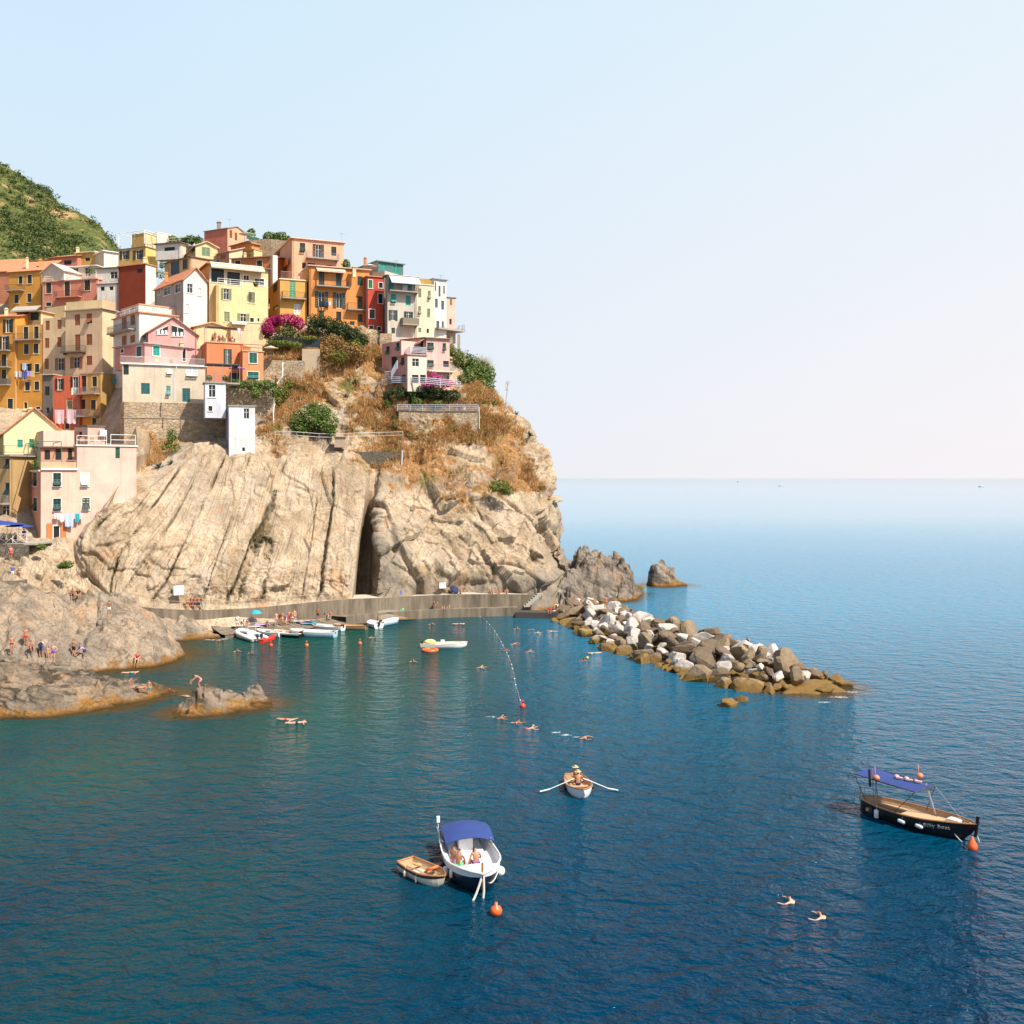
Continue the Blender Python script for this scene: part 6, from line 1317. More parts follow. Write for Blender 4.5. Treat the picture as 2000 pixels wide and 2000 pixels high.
float_thing('lifebuoy', 840, 1272, 'orange ring float drifting beside the cream motor dinghy', 'float', lambda m: m.tube([(.75 * math.cos(a * .42), .75 * math.sin(a * .42), .12) for a in range(15)], .2, 8, True), ORB)
def cone_buoy(m): m.lathe((0, 0, -.15), [(.02, 0), (.2, .05), (.27, .25), (.22, .42), (.06, .72), (.03, .78)], 12)
def ball_buoy(m): m.ball((0, 0, .12), .27, 12)
def small_buoy(m): m.ball((0, 0, .08), .24, 10); m.tube([(0, 0, .3), (0, 0, .6)], .05, 5)
float_thing('buoy', 1899, 1658, 'orange pear buoy on the rope at the bow of the black fishing boat', 'buoy', cone_buoy, ORB)
def stack_buoy(m): m.lathe((0, 0, -.2), [(.02, 0), (.15, .03), (.17, .14), (.15, .2), (.24, .26), (.27, .42), (.2, .56), (.08, .62), (.06, .75)], 12)
float_thing('buoy', 969, 1787, 'orange and yellow buoy below the bow of the navy launch', 'buoy', stack_buoy, ORB)
for u, v, lb, f, mt in ((599, 1262, 'round orange buoy on a white line by the blue-waterline motorboat', small_buoy, ORB), (529, 1262, 'red buoy beside the red canoe', small_buoy, REDB), (703, 1258, 'orange buoy alone in the water right of the moored row', small_buoy, ORB), (1021, 1381, 'red marker buoy at the end of the swim line', small_buoy, REDB)):
    float_thing('buoy', u, v, lb, 'buoy', f, mt)
# swim line of little floats
ln_ = [(925,1196),(945,1209),(962,1226),(975,1247),(986,1268),(993,1282),(999,1298),(1003,1315),(1007,1338),(1011,1352),(1016,1368),(1021,1380)]
wp = [PW(*q) for q in ln_]; root = empty('swim_line', wp[0], 'long line of tiny white and red floats curving across the cove', 'float line')
m = MB(); m.tube([p + Vector((0, 0, .03)) for p in wp], .01, 4); m.build('rope', ROPE, root, True); kk = 0
for i in range(len(wp) - 1):
    L_ = (wp[i + 1] - wp[i]).length; n_ = max(1, int(L_ / 2.2))
    for j in range(n_):
        c = wp[i] + (wp[i + 1] - wp[i]) * j / n_; m = MB(); m.ball((c.x, c.y, .02), .065, 6); m.build('float', WHB if (kk % 3) else REDB, root, True); kk += 1
# distant boats
for u, v, s_, lb in ((1525, 949.2, 4.5, 'distant white motorboat with a pale wake near the horizon'), (1916, 951.0, 5, 'faint distant boat near the right end of the horizon'), (1443, 941.5, 8, 'tiny distant boat on the horizon left of the white motorboat')):
    p = PW(u, v); b = make_boat(lb, 2.2 * s_, .8 * s_, .3 * s_, .42 * s_, -.1, .8, WHB, WHB, WHB, .08, 'motorboat', 'boat', 'distant boats on the horizon', rake=.5); m = MB(); m.cbox((-.2 * s_, 0, .5 * s_), .7 * s_, .5 * s_, .35 * s_); sub(b, 'cabin', m, WHB); b.location = p; b.rotation_euler = (0, 0, R(180))
    if s_ < 5:
        m = MB(); m.add([(0, 0, .05), (34, 1.5, .05), (34, -6, .05), (10, -4, .05)], [(0, 3, 2, 1)]); w_ = m.build('wake', plain('foam', (0.8,0.82,0.84), .8)); w_.location = p + Vector((4, 0, 0)); tag(w_, 'pale wake trailing the distant white motorboat', 'wake', kind='stuff')
# foam where people splash and where the swell meets rock
FOAM = NT('lacy_foam'); _n = FOAM.noise(FOAM.pos(), 3.2, 6, .75, .8); _a = FOAM.math('ADD', FOAM.attr('thin'), FOAM.math('MULTIPLY', FOAM.math('SUBTRACT', _n, .5), 2.6))
FOAM.val(FOAM.b.inputs['Alpha'], FOAM.ramp(_a, [(.72, 0.0), (1.3, .5)])); FOAM = FOAM.done((0.80, 0.84, 0.86), .7)
def foam(pts, label):
    """thin lacy foam lying on the water: flat patches that break up towards their edges"""
    Vs, Fs, As = [], [], []; k = 0
    for (u, v, ru, n) in pts:
        c = PW(u, v); g = np.linspace(-1, 1, 15); gx_, gy_ = np.meshgrid(g, g, indexing='ij'); rr_ = np.hypot(gx_, gy_)
        Vs.append(np.stack([c.x + gx_ * ru * 2.2, c.y + gy_ * ru * 1.3, .012 + .02 * fbm(gx_ * 3 + u, gy_ * 3, 0, 2, 5) + 0 * gx_], -1).reshape(-1, 3)); As.append(np.clip(1.1 - rr_ * 1.15, 0, 1).reshape(-1)); Fs.append(grid_faces(15, 15) + k); k += 225
    o = np_mesh('foam', np.concatenate(Vs), np.concatenate(Fs), FOAM, True, {'thin': np.concatenate(As)}); tag(o, label, 'foam', kind='stuff'); return o
foam([(1085,1431,.5,60),(1105,1436,.6,80),(1125,1440,.35,40)], 'white splash behind the fast swimmer')
foam([(412,1250,1.0,60),(440,1248,.8,40)], 'white splash of a swimmer below the slipway')
foam([(1640,1362,.9,30),(1665,1352,.8,20),(1610,1372,.7,16)], 'thin foam around the breakwater tip')
foam([(960,1400,.5,8),(1000,1412,.3,6),(1028,1421,.3,6)], 'small ripples of foam around the three swimmers')
# ================================================================ PEOPLE
BONES = [('pelvis','spine'),('spine','chest'),('chest','neck'),('neck','head'),('head','top'),('head','nose'),
         ('chest','shL'),('shL','elL'),('elL','wrL'),('wrL','haL'),('wrL','thL'),('chest','shR'),('shR','elR'),('elR','wrR'),('wrR','haR'),('wrR','thR'),
         ('pelvis','hiL'),('hiL','knL'),('knL','anL'),('anL','toL'),('pelvis','hiR'),('hiR','knR'),('knR','anR'),('anR','toR')]
RAD = dict(pelvis=(.145,.11), spine=(.125,.09), chest=(.155,.105), neck=(.055,.055), head=(.082,.095), top=(.07,.08), nose=(.018,.018), sh=(.062,.062), el=(.043,.043), wr=(.029,.029), ha=(.034,.02), th=(.014,.014), hi=(.088,.088), kn=(.056,.056), an=(.038,.038), to=(.036,.028))
STAND = dict(pelvis=(0,0,.95), spine=(0,0,1.12), chest=(0,.01,1.34), neck=(0,.01,1.49), head=(0,-.02,1.59), top=(0,0,1.69), nose=(0,-.125,1.585),
    shL=(.185,.01,1.41), elL=(.23,.03,1.13), wrL=(.24,-.04,.90), haL=(.24,-.06,.80), thL=(.21,-.09,.85), shR=(-.185,.01,1.41), elR=(-.23,.03,1.13), wrR=(-.24,-.04,.90), haR=(-.24,-.06,.80), thR=(-.21,-.09,.85),
    hiL=(.09,0,.90), knL=(.11,-.02,.49), anL=(.11,.03,.08), toL=(.13,-.12,.03), hiR=(-.09,0,.90), knR=(-.11,-.02,.49), anR=(-.11,.03,.08), toR=(-.13,-.12,.03))
def pz(**k): d = dict(STAND); d.update(k); return d
def upper(dz, lean, dy=0):
    """shift and lean the trunk forward by an angle about the hips"""
    r = {}
    c, s = math.cos(lean), math.sin(lean)
    for k in ('pelvis','spine','chest','neck','head','top','nose','shL','shR','elL','elR','wrL','wrR','haL','haR','thL','thR'):
        x, y, z = STAND[k]; z -= .95; r[k] = (x, y * c - z * s + dy, y * s + z * c + .95 + dz)
    return r
_sit = upper(-.83, .18)
_sit.update(hiL=(.09,-.04,.11), knL=(.14,-.44,.30), anL=(.13,-.62,-.06), toL=(.14,-.76,-.10), hiR=(-.09,-.04,.11), knR=(-.14,-.44,.30), anR=(-.13,-.62,-.06), toR=(-.14,-.76,-.10),
    elL=(.26,-.22,.30), wrL=(.18,-.44,.36), haL=(.15,-.53,.35), thL=(.12,-.46,.40), elR=(-.26,-.22,.30), wrR=(-.18,-.44,.36), haR=(-.15,-.53,.35), thR=(-.12,-.46,.40))
_lean = upper(-.83, .30)        # seated on a bench, leaning forward on straight arms
_lean.update(hiL=(.09,-.05,.11), knL=(.20,-.46,.16), anL=(.16,-.52,-.26), toL=(.17,-.66,-.30), hiR=(-.09,-.05,.11), knR=(-.20,-.46,.16), anR=(-.16,-.52,-.26), toR=(-.17,-.66,-.30),
    elL=(.30,-.10,.24), wrL=(.34,-.12,.04), haL=(.36,-.19,.02), thL=(.30,-.18,.03), elR=(-.30,-.22,.30), wrR=(-.22,-.46,.22), haR=(-.18,-.54,.20), thR=(-.15,-.48,.26))
_row = upper(-.83, .22)
_row.update(hiL=(.09,-.05,.11), knL=(.16,-.46,.26), anL=(.14,-.72,-.05), toL=(.14,-.82,.02), hiR=(-.09,-.05,.11), knR=(-.16,-.46,.26), anR=(-.14,-.72,-.05), toR=(-.14,-.82,.02),
    elL=(.30,-.25,.40), wrL=(.28,-.48,.42), haL=(.27,-.56,.42), thL=(.22,-.52,.45), elR=(-.30,-.25,.40), wrR=(-.28,-.48,.42), haR=(-.27,-.56,.42), thR=(-.22,-.52,.45))
def prone(z0):
    d = {k: (x, -(z - 1.35), z0 + (-y)) for k, (x, y, z) in STAND.items()}
    return d
_swim = {k: (x, y, z) for k, (x, y, z) in prone(-.10).items()}
_swim.update(chest=(0,.02,.0), neck=(0,-.08,.10), head=(0,-.14,.23), top=(0,-.11,.34), nose=(0,-.26,.21), shL=(.18,-.06,.05), shR=(-.18,-.06,.05), elL=(.36,-.24,-.02), wrL=(.40,-.48,.03), haL=(.38,-.58,.03), thL=(.34,-.52,.03), elR=(-.34,-.20,.0), wrR=(-.44,-.40,.03), haR=(-.45,-.50,.03), thR=(-.40,-.46,.03),
    spine=(0,.23,-.06), pelvis=(0,.40,-.07), hiL=(.09,.45,-.07), hiR=(-.09,.45,-.07), knL=(.14,.86,-.06), knR=(-.14,.86,-.12), anL=(.12,1.24,-.03), anR=(-.12,1.24,-.16), toL=(.12,1.38,-.02), toR=(-.12,1.38,-.2))
_crawl = dict(_swim); _crawl.update(head=(0,-.22,.03), top=(0,-.33,.04), nose=(.05,-.26,-.03), neck=(0,-.12,.02), elL=(.20,-.40,.12), wrL=(.16,-.64,.04), haL=(.15,-.74,.02), thL=(.12,-.68,.02))
_float = {k: (x, -(z - .95), .04 + y * .8) for k, (x, y, z) in STAND.items()}; _float.update(nose=(0,-.64,.16), elL=(.45,-.50,.03), wrL=(.68,-.55,.03), haL=(.78,-.55,.03), thL=(.72,-.60,.04), elR=(-.45,-.50,.03), wrR=(-.68,-.55,.03), haR=(-.78,-.55,.03), thR=(-.72,-.60,.04))
_lie = {k: (x, -(z - .95), .13 + y * .9) for k, (x, y, z) in STAND.items()}; _lie.update(nose=(0,-.64,.26))
_bend = upper(-.12, 1.05, .15); _bend.update(hiL=(.09,.14,.78), hiR=(-.09,.14,.78), knL=(.13,-.10,.42), knR=(-.13,.02,.42), anL=(.11,.02,.08), toL=(.12,-.13,.03), anR=(-.11,.12,.08), toR=(-.12,-.03,.03), elL=(.22,-.62,.78), wrL=(.20,-.68,.52), haL=(.2,-.70,.43), thL=(.17,-.74,.48), elR=(-.22,-.60,.78), wrR=(-.20,-.68,.52), haR=(-.2,-.70,.43), thR=(-.17,-.74,.48))
_walk = pz(hiL=(.09,-.02,.90), knL=(.10,-.20,.50), anL=(.10,-.22,.09), toL=(.11,-.37,.04), knR=(-.10,.10,.49), anR=(-.10,.30,.12), toR=(-.11,.20,.03), elL=(.25,.14,1.15), wrL=(.24,.10,.92), haL=(.24,.06,.83), thL=(.21,.04,.87), elR=(-.25,-.08,1.15), wrR=(-.22,-.26,.99), haR=(-.21,-.34,.94), thR=(-.18,-.33,.99))
_akimbo = pz(elL=(.38,.08,1.17), wrL=(.22,-.05,1.02), haL=(.16,-.08,1.0), thL=(.15,.0,1.0), knR=(-.16,-.08,.49), anR=(-.18,-.02,.08), toR=(-.22,-.16,.03))
POSES = dict(stand=STAND, sit=_sit, lean=_lean, row=_row, swim=_swim, crawl=_crawl, float=_float, lie=_lie, bend=_bend, walk=_walk, akimbo=_akimbo)
def pose_mesh(pose):
    J = POSES[pose]; names = list(J); idx = {n: i for i, n in enumerate(names)}
    me = bpy.data.meshes.new('body'); me.from_pydata([J[n] for n in names], [(idx[a], idx[b]) for a, b in BONES], [])
    o = bpy.data.objects.new('tmp', me); COL.objects.link(o)
    m = o.modifiers.new('skin', 'SKIN'); m.use_smooth_shade = True
    for i, n in enumerate(names):
        k = n if n in RAD else n[:2]; sv = me.skin_vertices[0].data[i]; sv.radius = RAD[k]; sv.use_root = (n == 'pelvis')
    s = o.modifiers.new('sub', 'SUBSURF'); s.levels = 1; s.render_levels = 1
    dg = bpy.context.evaluated_depsgraph_get(); ev = o.evaluated_get(dg); r = bpy.data.meshes.new_from_object(ev); bpy.data.objects.remove(o)
    V = np.array([v.co[:] for v in r.vertices]); Nm = np.array([v.normal[:] for v in r.vertices]); Fs = [tuple(p.vertices) for p in r.polygons]
    # nearest bone per vertex, and how far along it
    best = np.full(len(V), 9.0); own = np.zeros(len(V), int); tpar = np.zeros(len(V))
    for bi, (a, b) in enumerate(BONES):
        A, B_ = np.array(J[a]), np.array(J[b]); d = B_ - A; t = np.clip((V - A) @ d / (d @ d), 0, 1); q = np.linalg.norm(V - A - t[:, None] * d, axis=1) / max(.03, np.mean(RAD[a if a in RAD else a[:2]]))
        u = q < best; best[u] = q[u]; own[u] = bi; tpar[u] = t[u]
    return V, Nm, Fs, own, tpar, J
def _sel(P_, which):
    V, Nm, Fs, own, tp, J = P_; bn = [BONES[i] for i in own]; m = np.zeros(len(V), bool)
    for i, (a, b) in enumerate(bn):
        t = tp[i]
        if which == 'shorts': m[i] = (a[:2] == 'hi' and t < .62) or b[:2] == 'hi' or (a == 'pelvis' and b == 'spine' and t < .45)
        elif which == 'briefs': m[i] = (a[:2] == 'hi' and t < .15) or b[:2] == 'hi' or (a == 'pelvis' and b == 'spine' and t < .35)
        elif which == 'shirt': m[i] = (a == 'spine') or (a == 'pelvis' and b == 'spine' and t > .2) or (a == 'chest' and b[:2] == 'sh') or (a[:2] == 'sh' and t < .5) or (a == 'chest' and b == 'neck' and t < .6)
        elif which == 'suit': m[i] = (a == 'spine' and t < .95) or (a == 'pelvis') or (a[:2] == 'hi' and t < .15)
        elif which == 'top': m[i] = (a == 'spine' and t > .6) or (a == 'chest' and b == 'neck' and t < .12)
        elif which in ('hair', 'cap', 'long_hair'):
            if a == 'head' and b == 'top' or (a == 'head' and b == 'nose' and t < .25) or (a == 'neck' and b == 'head' and t > .55):
                up = np.array(J['top']) - np.array(J['neck']); up /= np.linalg.norm(up); fw = np.array(J['nose']) - np.array(J['head']); fw = fw - up * (fw @ up); fw /= np.linalg.norm(fw)
                r = V[i] - np.array(J['head']); h = r @ up; f = r @ fw
                m[i] = (h > .045) or (f < -.005 and h > -.06) or (f < .03 and h > .01)
    return m
_pm = {}; SKIN = [plain('tanned_skin', (0.46,0.215,0.12), .55, 0, .08), plain('dark_tan_skin', (0.30,0.13,0.07), .5, 0, .08), plain('fair_skin', (0.60,0.335,0.23), .55, 0, .08)]
CLO = {}
def cloth(c):
    if c not in CLO: CLO[c] = plain('cloth_%s' % c, {'red':(.6,.04,.035),'blue':(.04,.10,.42),'navy':(.02,.03,.09),'white':(.75,.73,.70),'black':(.02,.02,.022),'purple':(.20,.08,.34),'green':(.14,.5,.22),'teal':(.02,.35,.42),'yellow':(.7,.5,.06),'grey':(.3,.3,.3),'pink':(.68,.24,.32),'orange':(.72,.22,.04),'lilac':(.45,.32,.6),'hair_dark':(.02,.013,.01),'hair_brown':(.09,.045,.02),'hair_fair':(.34,.22,.09),'straw':(.6,.42,.2)}[c], .8)
    return CLO[c]
_meshes = {}
def shared_mesh(pose, part, mat):
    k = (pose, part, mat.name)
    if k in _meshes: return _meshes[k]
    if pose not in _pm: _pm[pose] = pose_mesh(pose)
    V, Nm, Fs, own, tp, J = _pm[pose]; me = bpy.data.meshes.new(part)
    if part == 'body': vs, fs = V, Fs
    else:
        m = _sel(_pm[pose], part); g = {'hair': .018, 'cap': .026, 'long_hair': .026, 'shirt': .016, 'shorts': .016}.get(part, .009)
        f0 = [f for f in Fs if sum(m[i] for i in f) >= max(2, len(f) - 1)]; us = sorted({i for f in f0 for i in f}); mp = {i: j for j, i in enumerate(us)}; n = len(us)
        outer = V[us] + Nm[us] * g; inner = V[us] - Nm[us] * .004; vs = np.concatenate([outer, inner]); fs = [tuple(mp[i] for i in f) for f in f0]
        ec = {}
        for f in fs:
            for a, b in zip(f, f[1:] + f[:1]): ec[(a, b)] = 1
        fs = fs + [tuple(n + i for i in reversed(f)) for f in fs] + [(b, a, n + a, n + b) for (a, b) in ec if (b, a) not in ec]
    me.from_pydata([tuple(v) for v in vs], [], fs); me.polygons.foreach_set('use_smooth', [True] * len(fs)); me.materials.append(mat); me.update(); _meshes[k] = me; return me
def person(loc, rz, pose, label, skin=0, hair='hair_dark', wear=(), scale=1.0, group=None, extra=None, face_dir=None):
    """rz is the direction faced, in degrees: 0 looks towards the camera, 90 to the right"""
    loc = Vector(loc); root = empty('person', loc, label, 'person', group, R(rz)); root.scale = (scale,) * 3
    b = bpy.data.objects.new('body', shared_mesh(pose, 'body', SKIN[skin])); COL.objects.link(b); b.parent = root
    for part, c in ([('hair', hair)] if hair else []) + list(wear):
        nm = {'cap': 'hat', 'long_hair': 'hair', 'suit': 'swimsuit', 'briefs': 'swim_briefs', 'top': 'bikini_top'}.get(part, part)
        o = bpy.data.objects.new(nm, shared_mesh(pose, part, cloth(c))); COL.objects.link(o); o.parent = root
    if extra == 'backpack':
        J = POSES[pose]; c = Vector(J['chest']); m = MB(); m.cbox((c.x, c.y + .20, c.z - .10), .30, .18, .44); m.cbox((c.x, c.y + .31, c.z - .16), .22, .06, .22); m.build('backpack', cloth('navy'), root)
    if extra == 'hatbrim':
        J = POSES[pose]; c = Vector(J['head']); m = MB(); m.lathe((c.x, c.y + .02, c.z + .06), [(.20, 0), (.21, .015), (.10, .03), (.09, .11), (.04, .13)], 14); m.build('straw_hat', cloth('straw'), root)
    if extra == 'pony':
        J = POSES[pose]; c = Vector(J['head']); m = MB(); m.tube([c + Vector((0, .08, .05)), c + Vector((0, .14, -.02)), c + Vector((.02, .18, -.12))], [.035, .045, .02], 7); m.build('ponytail', cloth(hair), root, smooth=True)
    return root
def swim(u, v, rz, label, pose='swim', **k):
    p = PW(u, v); return person((p.x, p.y, k.pop('z', -.01)), rz, pose, label, **k)
# --- in the boats (world places worked out from the boats' own transforms)
def in_boat(boat, x, y, z): return boat.matrix_basis @ Vector((x, y, z))
bpy.context.view_layer.update()
person(in_boat(A, .55, -.92, .56), 150, 'sit', 'person with crossed straps sitting furthest aft of the three on the navy launch', 1, 'hair_dark', [('shorts','lilac')])
person(in_boat(A, 1.30, -.80, .60), 165, 'lean', 'tanned person in green trunks sitting with back to us on the navy launch', 1, 'hair_dark', [('shorts','green')])
person(in_boat(A, 1.30, .08, .62), 195, 'lean', 'person in dark purple trunks sitting on the starboard side of the navy launch', 0, 'hair_dark', [('briefs','purple')])
person(in_boat(Rw, .10, 0, .33), 180, 'row', 'bare-backed person rowing the white rowing boat', 0, 'hair_brown', [('shorts','navy')], extra='hatbrim')
person(in_boat(Rw, -1.1, .05, .33), 0, 'sit', 'passenger in straw hat facing forward in the stern of the rowing boat', 0, 'hair_dark', [('suit','black')], extra='hatbrim')
# --- swimmers
SW = 'swimmers in the cove'
swim(1546, 1762, -115, 'dark-haired person swimming, the left one of two near the lower right', hair='hair_dark', wear=[('suit','black'),('long_hair','hair_dark')], skin=2, group=SW)
swim(1606, 1792, -110, 'dark-haired person with ponytail swimming, the right one of two near the lower right', hair='hair_dark', wear=[('suit','black')], skin=2, extra='pony', group=SW)
for u, v, rz, lb, po, sk, hr in (
    (978,1403,100,'person swimming at the back of the line of four swimmers','swim',0,'hair_dark'), (1009,1412,60,'second person in the line of four swimmers, upright head','swim',0,'hair_dark'), (1038,1423,100,'third person in the line of four swimmers with pale cap','swim',2,'hair_fair'), (1140,1442,95,'person swimming fast ahead of the white splash','crawl',0,'hair_dark'),
    (560,1406,70,'person floating beside another in the open teal water, the left of the pair','float',2,'hair_brown'), (580,1412,100,'person with white cap floating beside another in the teal water','float',2,'hair_fair'),
    (806,1292,20,'person swimming alone left of the orange ring float','swim',0,'hair_brown'), (939,1304,80,'person swimming with arms spread left of the swim line','swim',2,'hair_brown'), (897,1219,90,'pale person floating just in front of the quay','float',2,'hair_fair'),
    (844,1219,0,'person in the water at the foot of the quay steps','swim',0,'hair_brown'), (1010,1228,0,'person treading water in the middle of the roped area','swim',0,'hair_brown'), (1040,1230,-60,'person swimming beside another near the landing, the left one','crawl',1,'hair_dark'), (1049,1236,60,'person with reddish shoulders swimming near the landing','swim',2,'hair_brown'),
    (1075,1233,30,'person swimming closest to the boulders by the landing','float',2,'hair_brown'), (1004,1258,100,'person swimming face down inside the roped area','crawl',0,'hair_dark'), (988,1271,90,'person swimming across the swim line','swim',1,'hair_dark'), (1034,1273,100,'person swimming just right of the swim line','swim',0,'hair_dark'),
    (1139,1291,40,'dark-haired person in the water beside a yellow ball','swim',1,'hair_dark'), (1160,1276,-70,'person swimming on the back in front of the breakwater','float',2,'hair_dark'),
    (464,1272,10,'person treading water in front of the white inflatable','swim',0,'hair_brown'), (489,1276,30,'only a dark head and shoulders in the water right of the inflatable','swim',1,'hair_dark'), (427,1251,90,'person swimming below the slipway with a white splash','crawl',0,'hair_dark'), (723,1246,60,'person swimming near the orange buoy right of the moored boats','swim',0,'hair_brown'),
    (331,1350,20,'person swimming between the layered rock and the islet','swim',0,'hair_brown'), (253,1330,90,'person swimming beside the layered rock','swim',0,'hair_brown'), (256,1314,95,'person lying in the water by the rock dome','float',2,'hair_brown'), (366,1360,-100,'person swimming at the islet with a white splash','crawl',0,'hair_brown')):
    swim(u, v, rz, lb, po, skin=sk, hair=hr, wear=[('briefs', random.Random(u).choice(['red','navy','black','teal']))], group=SW)
p = PW(1147, 1287); m = MB(); m.ball((0, 0, .12), .16, 10); o = m.build('ball', cloth('yellow'), smooth=True); o.location = p; tag(o, 'yellow ball floating beside a swimmer', 'ball')
# --- on the shore rocks: stand each one on the rock under the sight line
def on_rock(u, v, keys=('front', 'back', 'strip', 'islet', 'cape')):
    for D in np.arange(70, 175, .15):
        q = P(u, v, D)
        for k in keys:
            xs, ys, z = FIELD[k]
            if xs[0] <= q.x <= xs[-1] and ys[0] <= q.y <= ys[-1] and ground_z(k, q.x, q.y) >= q.z: return Vector((q.x, q.y, ground_z(k, q.x, q.y) - .03))
    return PW(u, v)
RK = 'bathers on the rocks'
for a in ((23,1279,30,'stand','brown-skinned person in dark trunks standing, leftmost on the layered rock',0,'hair_brown',[('briefs','black')]), (50,1262,20,'stand','person in long red shorts standing above a seated one on the rocks',0,'hair_dark',[('shorts','red')]),
    (60,1270,40,'sit','person in red sitting below the standing one on the rocks',0,'hair_dark',[('suit','red')]), (80,1289,-160,'stand','person in white shirt and blue shorts with a backpack on the layered rock',0,'hair_dark',[('shirt','white'),('shorts','blue')],1,'backpack'),
    (104,1293,0,'akimbo','person in purple swimsuit standing on the pale ledge',2,'hair_brown',[('suit','purple')]), (93,1288,0,'stand','small child standing beside the person in purple swimsuit',2,'hair_brown',[('briefs','pink')],.68),
    (144,1286,170,'stand','bare-backed person in black shorts standing near the dark rock hollow',0,'hair_brown',[('shorts','black')]), (163,1287,-40,'bend','person in lilac shirt bending down on the rocks',1,'hair_dark',[('shirt','lilac'),('shorts','navy')]),
    (269,1297,10,'sit','person in red towel sitting on the steep grey dome by the water',2,'hair_brown',[('shirt','red'),('shorts','white')]), (291,1360,0,'stand','child in teal trunks standing on the low point of the layered rock',0,'hair_dark',[('shorts','teal')],.8), (268,1352,80,'lie','person lying on the low point of the layered rock',0,'hair_brown',[('briefs','navy')]),
    (389,1347,-60,'bend','person climbing on hands and feet over the islet top',0,'hair_dark',[('shorts','pink')]), (141,1164,30,'sit','brown person sitting high on the rock dome',1,'hair_dark',[('shorts','black')]), (122,1152,20,'sit','person in white shirt and cap sitting high on the rock dome',1,'hair_dark',[('shirt','white'),('shorts','navy'),('cap','white')]),
    (153,1164,10,'sit','person in yellow shorts with a dark backpack high on the rock dome',0,'hair_dark',[('shorts','yellow'),('shirt','black')],1,'backpack'), (213,1204,10,'stand','brown person standing where the rock dome meets the path',1,'hair_dark',[('shorts','white')])):
    c = on_rock(a[0], a[1]); person(c, a[2], a[3], a[4], a[5], a[6], a[7], a[8] if len(a) > 8 else 1.0, RK, a[9] if len(a) > 9 else None)
def path_pt(u):
    k = [1000 + FP * q.x / q.y for q in pp]; i = min(max(1, int(np.searchsorted(k, u))), len(pp) - 1); f = (u - k[i - 1]) / (k[i] - k[i - 1]); return pp[i - 1] + (pp[i] - pp[i - 1]) * f
for u, off, rz, po, lb, sk, hr, we, sc_ in ((365,.9,20,'stand','leftmost bather of the group on the cliff path, black trunks',0,'hair_dark',[('briefs','black')],1), (373,1.2,-20,'akimbo','second bather of the group on the cliff path, red shorts',0,'hair_dark',[('shorts','red')],1), (380,.8,10,'stand','bather in navy shorts in the middle of the group on the cliff path',1,'hair_dark',[('shorts','navy')],1), (387,1.2,180,'stand','bather turned to the rock in the group on the cliff path',0,'hair_brown',[('shorts','black')],1), (394,.8,-40,'walk','rightmost bather of the group on the cliff path, teal shorts',0,'hair_dark',[('shorts','teal')],1),
    (411,2.2,0,'stand','red-shouldered person standing apart by the fissure above the cliff path',2,'hair_brown',[('shorts','black')],1), (240,1.6,0,'sit','person sitting against the slab at the low end of the cliff path',1,'hair_dark',[('shirt','white'),('shorts','black')],1),
    (905,2.0,0,'sit','person sitting on the upper path, left of four by the dark hollow',0,'hair_dark',[('shorts','navy')],1), (967,2.0,10,'sit','person sitting on the upper path next to the dark hollow',0,'hair_brown',[('briefs','black')],1), (982,2.0,-10,'sit','person sitting third along the upper path by the hollow',0,'hair_brown',[('shorts','red')],1), (996,2.0,0,'sit','rightmost person sitting on the upper path by the hollow',0,'hair_dark',[('briefs','black')],1)):
    c = path_pt(u); i = 3; n_ = Vector((-.25, .97, 0)); person((c.x + n_.x * off, c.y + n_.y * off, c.z), rz, po, lb, sk, hr, we, sc_, 'people on the cliff path')
def slip_pt(u, f=.55):
    k = [1000 + FP * q.x / q.y for q in sp_]; i = min(max(1, int(np.searchsorted(k, u))), len(sp_) - 1); g = (u - k[i - 1]) / (k[i] - k[i - 1]); c = sp_[i - 1] + (sp_[i] - sp_[i - 1]) * g
    return Vector((c.x - .25 * 4.4 * f, c.y + .97 * 4.4 * f, .25 + .75 * f + .05))
QB = 'bathers on the slipway'
TOW = []
